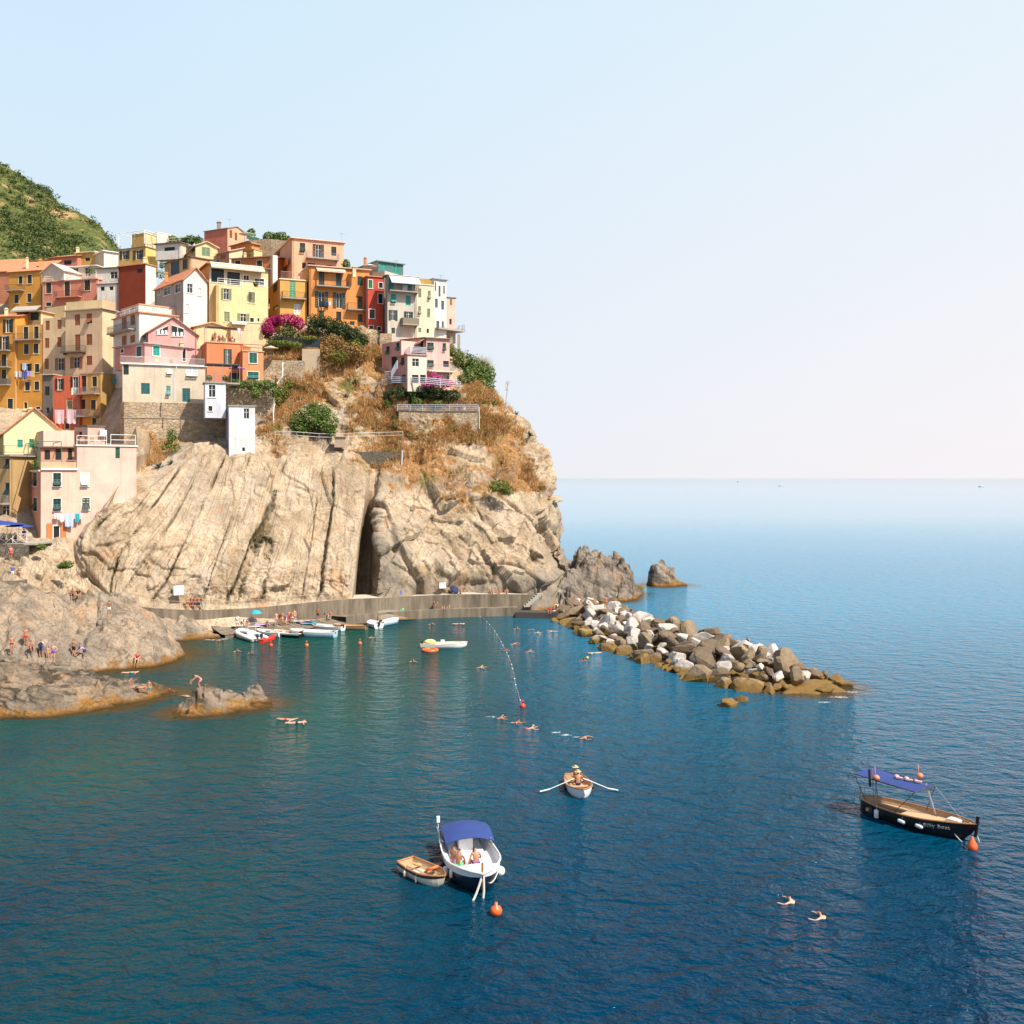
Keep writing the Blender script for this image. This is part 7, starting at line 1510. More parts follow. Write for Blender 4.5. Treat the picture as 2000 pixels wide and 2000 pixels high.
for u, f, rz, po, lb, sk, hr, we in ((463,.5,0,'stand','person in white shirt and red cap at the left end of the slipway',0,'hair_dark',[('shirt','white'),('shorts','white'),('cap','red')]), (473,.45,40,'bend','person in white bending down beside the red cap',0,'hair_dark',[('shirt','white'),('shorts','grey')]), (484,.6,0,'sit','person in white hat sitting on a towel near the left of the slipway',0,'hair_brown',[('briefs','red'),('cap','white')]),
    (522,.5,30,'sit','person with white cap sitting in the middle of the slipway',1,'hair_dark',[('briefs','lilac'),('cap','white')]), (540,.5,0,'stand','person in pink trunks standing left in the slipway crowd',2,'hair_brown',[('shorts','pink')]), (546,.65,20,'bend','tanned person in orange shorts bending in the slipway crowd',1,'hair_dark',[('shorts','orange')]), (552,.5,-20,'stand','person in yellow trunks in the slipway crowd',0,'hair_dark',[('shorts','yellow')]),
    (559,.55,0,'bend','person in purple shirt in the slipway crowd',2,'hair_fair',[('shirt','purple'),('shorts','lilac')]), (566,.6,10,'stand','person in red trunks in the slipway crowd',0,'hair_brown',[('shorts','red')]), (572,.5,-10,'stand','person in white trunks at the right of the slipway crowd',0,'hair_dark',[('briefs','white')]), (577,.65,0,'stand','last person at the right end of the slipway crowd',2,'hair_brown',[('briefs','pink')]),
    (598,.7,85,'lie','person sunbathing on a blue towel on the slipway',2,'hair_brown',[('briefs','teal')]), (624,.7,0,'stand','brown person standing against the sea wall',1,'hair_dark',[('shorts','black')]), (641,.5,-30,'bend','person with turquoise bag bending on the slipway',1,'hair_dark',[('shorts','teal')]), (650,.9,0,'sit','person in turquoise sitting high at the end of the slipway',0,'hair_brown',[('shorts','teal')])):
    c = slip_pt(u, f); person(c, rz, po, lb, sk, hr, we, 1.0, QB)
for u, f, c_, lb in ((468,.75,'white','white towel spread left on the slipway'), (492,.6,'white','white towel under the person in the white hat'), (513,.7,'lilac','lilac towel on the slipway'), (598,.68,'blue','long blue towel under the sunbather'), (588,.8,'white','white towel left of the blue one'), (611,.85,'lilac','pale lilac towel by the sea wall'), (606,.5,'teal','turquoise towel near the slipway edge')):
    c = slip_pt(u, f); m = MB(); m.cbox((0, 0, .015), 1.9, .9, .03, .25)
    o = m.build('towel', cloth(c_)); o.location = c; tag(o, lb, 'towel', 'towels on the slipway')
for u, f, c_, lb in ((500,.8,'teal','small turquoise parasol on the slipway'),):
    c = slip_pt(u, f); root = empty('parasol', c, lb, 'parasol'); m = MB(); m.tube([(0, 0, 0), (0, 0, 1.7)], .025, 5); m.build('pole', STEEL, root); m = MB(); m.lathe((0, 0, 1.3), [(.75, 0), (.6, .2), (.3, .36), (.02, .42)], 10); m.build('canopy', cloth(c_), root)
def quay_pt(u, f=.5):
    k = [1000 + FP * q.x / q.y for q in qp]; i = min(max(1, int(np.searchsorted(k, u))), len(qp) - 1); g = (u - k[i - 1]) / (k[i] - k[i - 1]); c = qp[i - 1] + (qp[i] - qp[i - 1]) * g; return Vector((c.x - .1, c.y + 2.4 * f, qz))
for u, f, rz, po, lb, sk, hr, we in ((784,.6,0,'sit','reddish person sitting beside a green float on the quay',2,'hair_brown',[('shorts','red')]), (850,.15,30,'bend','person bending at the top of the quay steps',0,'hair_brown',[('shorts','orange')]), (865,.6,10,'sit','person sitting on the quay against the wall, left of two',2,'hair_brown',[('briefs','black')]), (877,.6,-10,'sit','person sitting on the quay against the wall, right of two',2,'hair_dark',[('briefs','black')])):
    person(quay_pt(u, f), rz, po, lb, sk, hr, we, 1.0, 'people on the quay')
for u, c_, lb in ((775,'green','bright green float lying on the quay'), (755,'lilac','pale lilac lilo lying on the quay')):
    c = quay_pt(u, .5); m = MB(); m.obox((-.9, -.4, 0), (1.8, 0, 0), (0, .8, 0), (0, 0, .14)); m.ball((.7, 0, .2), .3, 8, (1, 1, .6)); o = m.build('air_mattress', cloth(c_)); o.location = c; tag(o, lb, 'air mattress')
def small_tent(u, v, c_, lb):
    c, n = cliff_uv(u, v); c = path_pt(u) + Vector((-.3, 2.2, 0)); root = empty('parasol', c, lb, 'parasol'); m = MB(); m.lathe((0, 0, .55), [(.7, 0), (.6, .22), (.3, .42), (.02, .5)], 10, (.4, -.5, .7)); m.build('canopy', cloth(c_), root); m = MB(); m.tube([(0, 0, 0), (.3, -.35, 1.2)], .025, 5); m.build('pole', STEEL, root)
small_tent(778, 1158, 'blue', 'tilted pale blue parasol on the upper path right of the deep fissure'); small_tent(890, 1158, 'navy', 'small dark blue parasol on the upper path')
c = P(1073, 1190, 138.4); c.z = .8; person(c, 0, 'sit', 'person in red shirt under a blue cap by the landing', 0, 'hair_dark', [('shirt','red'),('shorts','red'),('cap','blue')], 1, 'people on the quay')
c = P(1088, 1190, 138.0); c.z = .8; person(c, -20, 'bend', 'person in white shirt bending at the landing', 0, 'hair_dark', [('shirt','white'),('shorts','black'),('cap','white')], 1, 'people on the quay')
def on_boulder(u, v):
    best = None
    for (x, y, z) in BTOP:
        uu, vv_ = 1000 + FP * x / y, HV - FP * (z - CH) / y; d = (uu - u) ** 2 + (vv_ - v) ** 2
        if best is None or d < best[0]: best = (d, Vector((x, y, z - .12)))
    return best[1]
for u, v, rz, po, lb, we in ((1442,1272,20,'sit','person sitting among the white boulders with a blue towel',[('shorts','blue')]), (1458,1256,-40,'sit','person sitting near the crest of the breakwater',[('briefs','black')]), (1153,1187,10,'sit','person in blue trunks sitting at the landward end of the breakwater',[('shorts','blue')]), (1180,1186,0,'stand','person standing at the landward end of the breakwater',[('briefs','red')]), (1320,1215,80,'lie','person lying on a red towel on the breakwater',[('suit','red')])):
    person(on_boulder(u, v), rz, po, lb, 0, 'hair_dark', we, 1.0, 'people on the breakwater')
# --- sunbathers on the orange roof terrace
H = HOUSE['orange_terrace']; tz = H['zt'] + .17
for i, (x, rz, po) in enumerate(((640, 60, 'sit'), (675, -10, 'stand'), (712, 30, 'sit'), (765, -40, 'sit'), (825, 20, 'lean'), (868, -60, 'sit'))):
    c = hpt('orange_terrace', 'R', x, 1350, -.9 - .3 * (i % 2)); c.z = tz + (.38 if po != 'stand' else 0)
    person(c, rz, po, ['dark figure sitting at the left end of the orange roof terrace','figure standing among the sitters on the orange roof terrace','third figure sitting on the orange roof terrace','figure leaning back, fourth on the orange roof terrace','figure apart, fifth on the orange roof terrace','figure in a deckchair at the right end of the orange roof terrace'][i], 1, 'hair_dark', [('shorts', ['navy','red','black','teal','black','white'][i])], 1.0, 'people on the orange roof terrace')
    if po != 'stand':
        m = MB(); m.cbox((c.x, c.y, tz + .2), .5, .5, .36, R(20)); m.cbox((c.x + .05, c.y + .3, tz + .55), .5, .06, .5, R(20)); thing_mb('chair', m, WOOD, 'wooden terrace chair under sitter %s on the orange roof terrace' % ['one, far left','','three','four','five','six, far right'][i], 'chair', 'chairs on the orange roof terrace')
# --- cafe guests and passers-by at the far left
for u, v, D, rz, po, lb, we in ((8,1047,119.6,0,'sit','person in white sitting at the cafe railing, left of the guests',[('shirt','white'),('shorts','navy')]), (20,1047,120,20,'sit','person in yellow sitting at the cafe railing',[('shirt','yellow'),('shorts','black')]), (31,1047,120.2,-20,'sit','person in grey sitting at the cafe railing',[('shirt','grey'),('shorts','black')]), (47,1060,119.6,0,'stand','person in blue top and red shorts standing at the end of the cafe railing',[('shirt','blue'),('shorts','red')]),
    (24,1132,115.2,20,'walk','person in blue striped shirt walking below the cafe wall',[('shirt','blue'),('shorts','white')]), (38,1131,115.6,-20,'stand','person in pale dress below the cafe wall',[('shirt','straw'),('shorts','straw')]), (21,1095,117.2,0,'stand','person in red on the stair below the cafe',[('shirt','pink'),('shorts','red')])):
    c = P(u, v, D); c.z = (fz if v < 1070 else P(0,1135,114).z if v > 1120 else c.z) + (.4 if po == 'sit' else 0)
    person(c, rz, po, lb, 0, 'hair_dark', we, 1.0, 'people around the cafe terrace')
# ================================================================ GREENERY
def leaf_verts(blobs, size, seed, up=0.35, shell=.55):
    r = np.random.RandomState(seed); Vs = []
    for (c, rad, n) in blobs:
        d = r.normal(size=(n, 3)); d /= np.linalg.norm(d, axis=1, keepdims=True)
        lump = 1 + .55 * fbm(d[:, 0] * 1.9 + seed, d[:, 1] * 1.8, d[:, 2] * 1.8, 3, seed)
        q = (shell + (1 - shell) * r.rand(n) ** .6) * lump * np.where(r.rand(n) < .06, 1.15, 1)
        p = np.array(c) + d * q[:, None] * np.array(rad)
        nn = d + r.normal(size=(n, 3)) * .6 + np.array([0, 0, up]); nn /= np.linalg.norm(nn, axis=1, keepdims=True)
        t = np.cross(nn, r.normal(size=(n, 3))); t /= np.linalg.norm(t, axis=1, keepdims=True) + 1e-9; b = np.cross(nn, t)
        s = size * r.uniform(.6, 1.35, n)[:, None]
        Vs.append(np.stack([p - t * s, p - b * s * .55, p + t * s, p + b * s * .55 + nn * s * .15], 1))
    v = np.concatenate(Vs).reshape(-1, 3); return v, np.arange(len(v)).reshape(-1, 4)
FG = foliage('green_leaves', [(0.045,0.085,0.016),(0.10,0.17,0.03),(0.17,0.25,0.05),(0.28,0.33,0.075)])
FD = foliage('dark_leaves', [(0.02,0.04,0.014),(0.045,0.08,0.022),(0.095,0.13,0.03)])
FY = foliage('yellow_green_leaves', [(0.09,0.12,0.02),(0.19,0.22,0.035),(0.30,0.29,0.06)])
FM = foliage('magenta_bracts', [(0.32,0.01,0.10),(0.48,0.02,0.15),(0.60,0.05,0.22)])
FP_ = foliage('pink_bracts', [(0.50,0.06,0.22),(0.62,0.12,0.30),(0.70,0.2,0.36)])
FB = foliage('dry_brown_leaves', [(0.22,0.11,0.035),(0.38,0.20,0.07),(0.48,0.30,0.12),(0.26,0.22,0.07)])
BARK = plain('bark', (0.14, 0.10, 0.07), .9)
def plant(name, label, cat, blobs, size, mat, seed, trunk=None, group=None, base=None, extra=None):
    """blobs: (centre, radii, leaves); trunk: list of point lists for limbs"""
    c = np.array([b[0] for b in blobs]).mean(0); lo = min(b[0][2] - b[1][2] for b in blobs)
    root = empty(name, base or (c[0], c[1], lo), label, cat, group); off = np.array(root.location)
    v, f = leaf_verts(blobs, size, seed); np_mesh('crown' if trunk else 'foliage', v - off, f, mat, False, parent=root)
    if extra:
        v, f = leaf_verts(extra[0], extra[1], seed + 5); np_mesh('blossom', v - off, f, extra[2], False, parent=root)
    m = MB()
    if trunk:
        for pts, r0 in trunk: m.tube(pts, [r0 * (1 - .7 * i / (len(pts) - 1)) for i in range(len(pts))], 7)
        m.build('trunk', BARK, root, True)
    else:
        b = root.location
        for bl in blobs[:5]:
            cc = Vector(bl[0]); m.tube([(cc.x, cc.y, cc.z - bl[1][2] * .9), cc, (cc.x + bl[1][0] * .3, cc.y, cc.z + bl[1][2] * .4)], [.07, .05, .02], 5)
        m.build('stem', BARK, root, True)
    return root
def bl(u, v, D, ru, rv, n, rd=None):
    """a leaf clump seen as a ru x rv pixel oval"""
    k = D / FP; return (tuple(P(u, v, D)), (ru * k, (rd or (ru + rv) / 2) * k, rv * k), n)
# round tree on the slope
c = P(615, 858, 152.0); tr_ = [([c, c + Vector((0, 0, 1.2)), c + Vector((.3, .2, 2.2)), c + Vector((.6, .2, 3.4))], .22), ([c + Vector((0, 0, .9)), c + Vector((-1.0, .2, 2.0)), c + Vector((-1.7, .3, 2.8))], .14), ([c + Vector((0, 0, 1.1)), c + Vector((1.3, -.1, 2.0)), c + Vector((2.2, 0, 2.6))], .13)]
plant('tree', 'dense round green tree standing alone on the dry slope above the railing', 'tree', [bl(612,815,152,38,26,1900), bl(585,826,151.5,22,20,800), bl(640,826,151.5,24,22,900), bl(622,802,152.2,26,16,700), bl(645,842,151.2,14,14,400), bl(590,840,151,18,12,400)], .17, FG, 1, tr_)
plant('bougainvillea', 'big magenta bougainvillea arch beside the pale yellow house', 'shrub', [bl(560,655,163.5,26,24,900), bl(540,668,163,20,16,500)], .16, FD, 2, None, None, None, ([bl(560,624,163,28,13,1500), bl(583,632,162.8,14,13,700), bl(535,628,163.2,16,12,700)], .14, FM))
plant('bougainvillea', 'smaller round magenta bougainvillea touching the peach cube wall', 'shrub', [bl(522,650,162.4,12,12,400)], .15, FD, 3, None, None, None, ([bl(522,640,162,13,16,1000)], .14, FM))
plant('hedge', 'long dark green hedge bank below the wide orange house', 'hedge', [bl(622,628,165.5,18,14,800), bl(645,636,165.3,20,18,1100), bl(668,645,165.2,20,20,1200), bl(690,656,165,20,18,1100), bl(706,664,165,14,12,600), bl(612,640,165,12,14,400)], .17, FD, 4)
plant('bush', 'olive and rust coloured scrub under the hedge bank', 'bush', [bl(650,668,163,24,14,700), bl(680,684,162,22,16,700), bl(640,690,161,16,14,400), bl(705,690,163,14,14,400)], .16, FB, 5)
plant('bush', 'green scrub patch on the slope under the rust coloured scrub', 'bush', [bl(660,695,161,22,13,600), bl(690,672,163.5,18,10,400)], .15, FY, 6)
plant('vine_pergola', 'yellow green vine on a pergola above the beige parasol', 'vine', [bl(550,670,159.5,22,6,600), bl(575,674,159.8,18,7,500), bl(533,670,159.4,10,6,250)], .14, FY, 7)
plant('garden_shrub', 'fresh green shrub between the dark garden fence and the magenta arch', 'shrub', [bl(562,648,163,16,14,600)], .14, FG, 8)
plant('garden_flowers', 'yellow green flower bed on top of the dark garden fence', 'plants', [bl(600,661,162.4,20,5,500)], .12, FY, 9)
plant('garden_hedge', 'dark green garden hedge right in front of the pink villa', 'hedge', [bl(780,770,158.5,20,14,900), bl(812,768,158.6,24,16,1200), bl(845,770,158.8,24,16,1200), bl(878,774,159,22,14,1000), bl(760,774,159,12,12,400)], .16, FD, 10)
plant('bougainvillea', 'bright pink bougainvillea spilling over the villa railing', 'shrub', [bl(850,762,158,20,8,400)], .15, FD, 11, None, None, None, ([bl(850,744,157.8,18,11,700), bl(872,750,157.8,16,7,500), bl(836,752,157.6,14,6,400), bl(846,733,158.2,9,7,250)], .13, FP_))
plant('conical_bush', 'small conical green bush at the front of the villa garden', 'bush', [bl(815,785,157.2,12,10,600)], .13, FG, 12)
plant('round_bush', 'small yellow green round bush on the villa garden lawn', 'bush', [bl(855,790,157.2,11,7,450)], .13, FY, 13)
plant('round_bush', 'round bright bush at the stair end of the villa garden', 'bush', [bl(757,790,158.2,9,10,400)], .13, FG, 14)
plant('large_bush', 'big glossy green bush mass falling down the right side of the villa', 'bush', [bl(905,704,168,20,16,900), bl(928,724,168,24,22,1500), bl(945,755,167.5,20,26,1500), bl(938,783,166.5,18,16,900), bl(915,740,166,20,18,900), bl(955,730,169,12,18,600), bl(922,762,165.5,16,18,800)], .19, FG, 15)
plant('bush', 'yellow green creeper on the deck pillars right of the ridge', 'bush', [bl(890,690,170,14,10,500), bl(880,682,171,10,10,300)], .16, FY, 16)
plant('dead_bush', 'dry brown bush hanging in front of the glossy bush mass', 'bush', [bl(918,768,164.6,14,12,500)], .15, FB, 17)
plant('ivy', 'green ivy hedge spilling over the wall below the orange corner wing', 'hedge', [bl(465,750,150.6,18,9,700), bl(492,752,151,20,10,800), bl(520,752,151.6,18,10,700), bl(500,766,150.4,12,12,400), bl(535,762,152,10,14,350)], .15, FG, 18)
plant('bush', 'yellowing bush beside the white drainpipe', 'bush', [bl(552,768,156,14,16,600), bl(565,752,157.5,10,10,300), bl(544,785,155,8,10,250)], .15, FY, 19)
plant('ivy', 'patch of green ivy climbing the stone bastion', 'ivy', [bl(336,850,143.5,9,14,400), bl(342,880,143,10,16,400), bl(330,868,143.2,8,8,200)], .13, FG, 20)
plant('bush', 'bright green caper bush on the rock above the wire fence', 'bush', [bl(975,950,150.5,22,14,900), bl(990,958,151,16,10,400)], .15, FY, 21)
plant('bush', 'small green bush on the tan slope under the pink house', 'bush', [bl(80,1068,118.4,10,6,300)], .12, FG, 22)
plant('bush', 'dark green tuft by the hollow under the tan slope', 'bush', [bl(132,1103,117.2,13,8,400), bl(120,1106,117,8,5,200)], .12, FG, 23)
plant('skyline_trees', 'row of wispy trees on the skyline left of the highest house', 'trees', [bl(338,470,206,10,10,300), bl(355,472,206,10,8,300), bl(372,468,206,10,10,300), bl(388,470,206,9,9,250)], .25, FG, 24)
plant('skyline_bush', 'rounded green bushes on the skyline right of the highest house', 'bush', [bl(490,456,204,9,10,350), bl(525,462,203,12,10,400), bl(545,462,203,14,10,500), bl(560,468,202,10,8,300)], .22, FG, 25)
plant('skyline_bush', 'small dark bush peeping over the roofs beside the green penthouse', 'bush', [bl(676,517,182,7,10,300)], .2, FG, 26)
for i, (z_, x, y, D, r, lb) in enumerate(((1,985,590,191.5,9,'potted palm on the salmon house terrace'), (1,1735,640,178,9,'dark shrub beside the white side of the brick-red house'), (1,1745,545,180,6,'orange flowering pot plant beside the brick-red house'), (5,600,210,147,6,'leafy pot plant on the glass terrace'), (5,770,215,147,5,'smaller pot plant at the right end of the glass terrace'), (4,390,1030,125.6,9,'leafy pot plant on the green-railed balcony'), (2,1100,745,164.6,5,'pot plants along the yellow loggia railing'))):
    u, v = Zp(z_, x, y); plant('potted_plant', lb, 'plant', [bl(u, v, D, r, r, 260)], .11, FG, 40 + i, None, 'pot plants on the terraces')
# agaves
def agave(u, v, s, label, seed, on=None):
    c, n = on if on else cliff_uv(u, v); r = random.Random(seed); m = MB()
    for k in range(26):
        a = r.uniform(0, 6.28); e = r.uniform(.15, 1.35); L = s * r.uniform(.75, 1.1); d = Vector((math.cos(a) * math.cos(e), math.sin(a) * math.cos(e), math.sin(e))); w = Vector((-math.sin(a), math.cos(a), 0)) * s * .07
        b0 = c; p1 = c + d * L * .5; p2 = c + d * L + Vector((0, 0, -.08 * L)); m.add([b0 - w * .6, b0 + w * .6, p1 + w, p2, p1 - w, p1 - Vector((0, 0, s * .05))], [(0, 1, 5), (1, 2, 5), (2, 3, 5), (3, 4, 5), (4, 0, 5), (0, 4, 3, 2, 1)])
    return thing_mb('agave', m, AGV, label, 'agave', 'agaves on the slope')
AGV = foliage('agave_leaves', [(0.05,0.09,0.06),(0.10,0.15,0.10),(0.17,0.22,0.15)])
for u, v, s, lb in ((694,749,1.1,'large grey green agave in the middle of the slope left of the villa'), (677,774,.8,'smaller agave below the large one left of the villa'), (311,912,1.2,'spiky agave on the slab edge beside the stone bastion'), (332,905,.8,'smaller agave right of the one by the bastion'), (1008,812,1.0,'agave on the skyline of the headland, the upper of two'), (1034,852,1.1,'agave on the skyline of the headland, the lower of two'), (983,906,.7,'small agave on the dry slope near the wire fence'), (918,868,.7,'agave half hidden in dry grass below the garden wall'), (640,785,.6,'tiny agave above the round tree')):
    agave(u, v, s, lb, int(u))
c, n = cliff_uv(988, 796); m = MB(); m.tube([c, c + Vector((.3, 0, 2.5)), c + Vector((.5, 0, 4.6))], [.06, .045, .02], 5)
for k in range(26):
    t_ = .6 + .4 * rnd.random(); q = c + Vector((.45 * t_, 0, 4.6 * t_)); e = q + Vector((rnd.uniform(-.4, .4), rnd.uniform(-.3, .3), .12)); m.tube([q, e], .012, 3); m.ball(e, .05, 5)
thing_mb('agave_stalk', m, plain('dry_stalk', (0.26,0.22,0.17), .9), 'tall thin dead agave flower stalk against the sky', 'plant')
c, n = cliff_uv(940, 715); c = P(938, 716, 168.5); m = MB()
for k in range(420):
    a = c + Vector((rnd.gauss(0, .7), rnd.gauss(0, .4), rnd.uniform(-.8, .2))); e = a + Vector((rnd.gauss(.3, .5), rnd.gauss(0, .4), rnd.uniform(.8, 2.3))); w = Vector((.02, 0, 0)); m.add([a - w, a + w, e], [(0, 1, 2)])
thing_mb('tall_grass', m, foliage('straw', [(0.36,0.28,0.13),(0.48,0.38,0.18),(0.30,0.27,0.10)]), 'feathery pale tall grass clump above the glossy bush mass', 'grass')
# dry grass and scrub over the slope (nobody could count it)
vf = veg.reshape(-1); vn = Nn.reshape(-1, 3); rs = np.random.RandomState(5)
ok = np.where((vf > .33) & (_tm) & (_vv[:, 1] < 185))[0]
# weight by patch noise so that tufts gather in drifts
pn = fbm(_vv[ok, 0] * .22, _vv[ok, 1] * .22, _vv[ok, 2] * .28, 4, 201)
w_ = np.clip(vf[ok] - .25, 0, 1) * np.clip(.15 + pn * 2.2, .01, 1); w_ /= w_.sum(); pick = rs.choice(ok, 9000, True, w_)
def tufts(idx, n, h, wd, seed, spread=.25):
    r = np.random.RandomState(seed); m = len(idx) * n; p = np.repeat(_vv[idx] + vn[idx] * .02, n, 0) + r.normal(size=(m, 3)) * np.array([spread, spread, .05])
    d = np.repeat(vn[idx] * .45, n, 0) + np.array([0, 0, .8]) + r.normal(size=(m, 3)) * .45; d /= np.linalg.norm(d, axis=1, keepdims=True); L = h * r.uniform(.5, 1.3, m)[:, None]
    s = np.cross(d, r.normal(size=(m, 3))); s /= np.linalg.norm(s, axis=1, keepdims=True); s *= wd
    v = np.stack([p - s, p + s, p + d * L], 1).reshape(-1, 3); return v, np.arange(len(v)).reshape(-1, 3)
DRY = foliage('dry_grass_blades', [(0.42,0.20,0.065),(0.60,0.32,0.12),(0.70,0.43,0.18),(0.74,0.55,0.28)])
v, f = tufts(pick, 9, .75, .05, 6); g = np_mesh('dry_grass', v, f, DRY, False); tag(g, 'rust gold dry grass over the headland slope', 'grass', kind='stuff')
sel = rs.choice(ok, 230, True, w_); blobs = []
for i in sel: s_ = rs.uniform(.35, .9); blobs.append((tuple(_vv[i] + vn[i] * s_ * .3), (s_, s_, s_ * .7), 80))
for nm, part_, mt, lb in (('green_scrub', blobs[:130], FY, 'low green scrub dotted over the headland slope'), ('brown_scrub', blobs[130:], FB, 'low rusty scrub dotted over the headland slope')):
    v, f = leaf_verts(part_, .12, 77); g = np_mesh(nm, v, f, mt, False); tag(g, lb, 'scrub', kind='stuff')
cr = (SLAB * np.exp(-(np.minimum(BFR, 1 - BFR) / 0.05) ** 2)).reshape(-1) * (vnoise(_vv[:, 0] * .4, _vv[:, 1], _vv[:, 2] * .3, 9) > .1); oc = np.where(cr > .5)[0]
if len(oc):
    v, f = tufts(rs.choice(oc, 420), 6, .3, .03, 8, .1); g = np_mesh('crack_weeds', v, f, FD, False); tag(g, 'weeds growing in the cracks of the slabs', 'weeds', kind='stuff')
# scrub on the hill
hv = HV_[:, :-1].reshape(-1, 3); r = np.random.RandomState(9); uu = 1000 + FP * hv[:, 0] / hv[:, 1]; seen = np.where((uu > -40) & (hv[:, 1] > 345))[0]
pn = fbm(hv[seen, 0] * .03, hv[seen, 1] * .03, hv[seen, 2] * .03, 4, 301); pr = np.clip(.30 + pn * 1.5, .02, 1); pr /= pr.sum()
ii = r.choice(seen, 3400, True, pr); blobs = []
for i in ii: s_ = r.uniform(1.2, 3.0); blobs.append((tuple(hv[i] + r.normal(size=3) * np.array([1.2, 1.2, .2]) + np.array([0, 0, s_ * .3])), (s_ * 1.2, s_ * 1.2, s_ * .8), 26))
v, f = leaf_verts(blobs, .62, 12); g = np_mesh('hill_scrub', v, f, foliage('maquis_leaves', [(0.03,0.06,0.018),(0.07,0.115,0.03),(0.13,0.17,0.045),(0.22,0.22,0.07)]), False); tag(g, 'dense green maquis over the hill behind the village', 'scrub', kind='stuff')
# ================================================================ AWNINGS, WASHING, ROOF CLUTTER
def cloth_mb(c, x, w, h, th=.02, seed=0):
    """washing: c top centre, x horizontal direction"""
    m = MB(); nx, nz = 6, 5; y = Vector((-x.y, x.x, 0)); r = random.Random(seed); ph = r.uniform(0, 6); vs = []
    for i in range(nx + 1):
        for j in range(nz + 1): vs.append(c + x * (w * (i / nx - .5)) * (1 - .06 * j / nz) + y * (.05 * math.sin(i * 1.7 + ph) * (.3 + j / nz)) - Vector((0, 0, h * j / nz * (1 + .05 * math.sin(i * 2.1 + ph)))))
    n = len(vs); vs += [v + y * th for v in vs]; W1 = nz + 1; fs = []
    for i in range(nx):
        for j in range(nz): q = (i * W1 + j, (i + 1) * W1 + j, (i + 1) * W1 + j + 1, i * W1 + j + 1); fs += [q, tuple(n + k for k in reversed(q))]
    m.add(vs, fs); return m
def wash(key, f, x, y, w, h, c, label, out=.55):
    H = HOUSE[key]; d = H['dl'] if f == 'L' else H['dr']; a = hpt(key, f, x - w / 2, y - h / 2, out); b = hpt(key, f, x + w / 2, y - h / 2, out); e = hpt(key, f, x, y + h / 2, out); ww = (b - a).length; c0 = (a + b) / 2; dd = (b - a); dd.z = 0
    thing_mb('washing', cloth_mb(c0, dd.normalized(), ww, c0.z - e.z, .02, int(x + y)), cloth(c), label, 'laundry', 'washing hung out on the houses')
CLO['rosewhite'] = plain('rose_white_sheet', (0.72,0.56,0.60), .9); CLO['sky'] = plain('pale_blue_cloth', (0.42,0.5,0.68), .9)
for a in (('coral','L',665,520,104,150,'rosewhite','large pink-white bedsheet hanging on the coral house, left of two'), ('coral','L',792,520,104,148,'rosewhite','large pink-white bedsheet hanging on the coral house, right of two'), ('coral','L',823,246,54,76,'white','white towel below the upper right window of the coral house'), ('ochre_mid','L',885,250,50,84,'red','dark red cloth on the upper balcony rail of the ochre house'),
    ('ochre_slim','L',200,1718,36,56,'white','white shirt, leftmost on the washing line of the narrow ochre house'), ('ochre_slim','L',240,1720,38,62,'sky','pale blue cloth on the washing line of the narrow ochre house'), ('ochre_slim','L',293,1728,36,92,'blue','deep blue trousers on the washing line of the narrow ochre house'), ('ochre_slim','L',288,1636,46,70,'sky','blue striped cloth hung high between the open shutters of the narrow ochre house'), ('ochre_slim','L',338,1712,42,54,'lilac','lilac shirt on the washing line of the narrow ochre house'), ('ochre_slim','L',380,1712,30,70,'straw','straw coloured cloth at the right end of the narrow ochre house line'),
    ('pink_low','R',606,1586,56,60,'rosewhite','pinkish cloth, leftmost below the shutters of the big pink house'), ('pink_low','R',660,1608,46,80,'white','white cloth second on the line of the big pink house'), ('pink_low','R',738,1634,96,136,'sky','large blue patterned towel on the line of the big pink house'), ('pink_low','R',825,1606,50,92,'teal','turquoise towel on the line of the big pink house'), ('pink_low','R',872,1590,44,66,'rosewhite','rightmost cloth on the line of the big pink house'),
    ('ochre_mid','R',1205,132,34,64,'teal','turquoise cloth on the shaded side of the ochre house'), ('ochre_mid','R',1240,138,34,70,'white','white cloth on the shaded side of the ochre house'), ('ochre_mid','R',1270,132,30,74,'pink','pink cloth on the shaded side of the ochre house'),
    ('grey_turq','R',1043,795,54,70,'white','white sheet on the turquoise-shuttered balcony'), ('grey_turq','R',1100,1146,84,66,'white','white sheet over the mossy balcony parapet'), ('orange_ridge','R',140,965,22,66,'black','black trousers on the line of the wide orange house, the left one'), ('orange_ridge','R',172,966,20,62,'black','black trousers on the line of the wide orange house, the right one'), ('orange_ridge','R',208,966,30,50,'navy','navy shirt on the line of the wide orange house'), ('orange_ridge','R',236,960,24,40,'white','white cloth on the line of the wide orange house'),
    ('peach_ridge','L',1372,525,56,84,'orange','orange sheet hung in the gap beside the peach ridge house, left one'), ('peach_ridge','L',1448,520,60,80,'orange','orange and white sheet beside the peach ridge house, right one')):
    wash(*a)
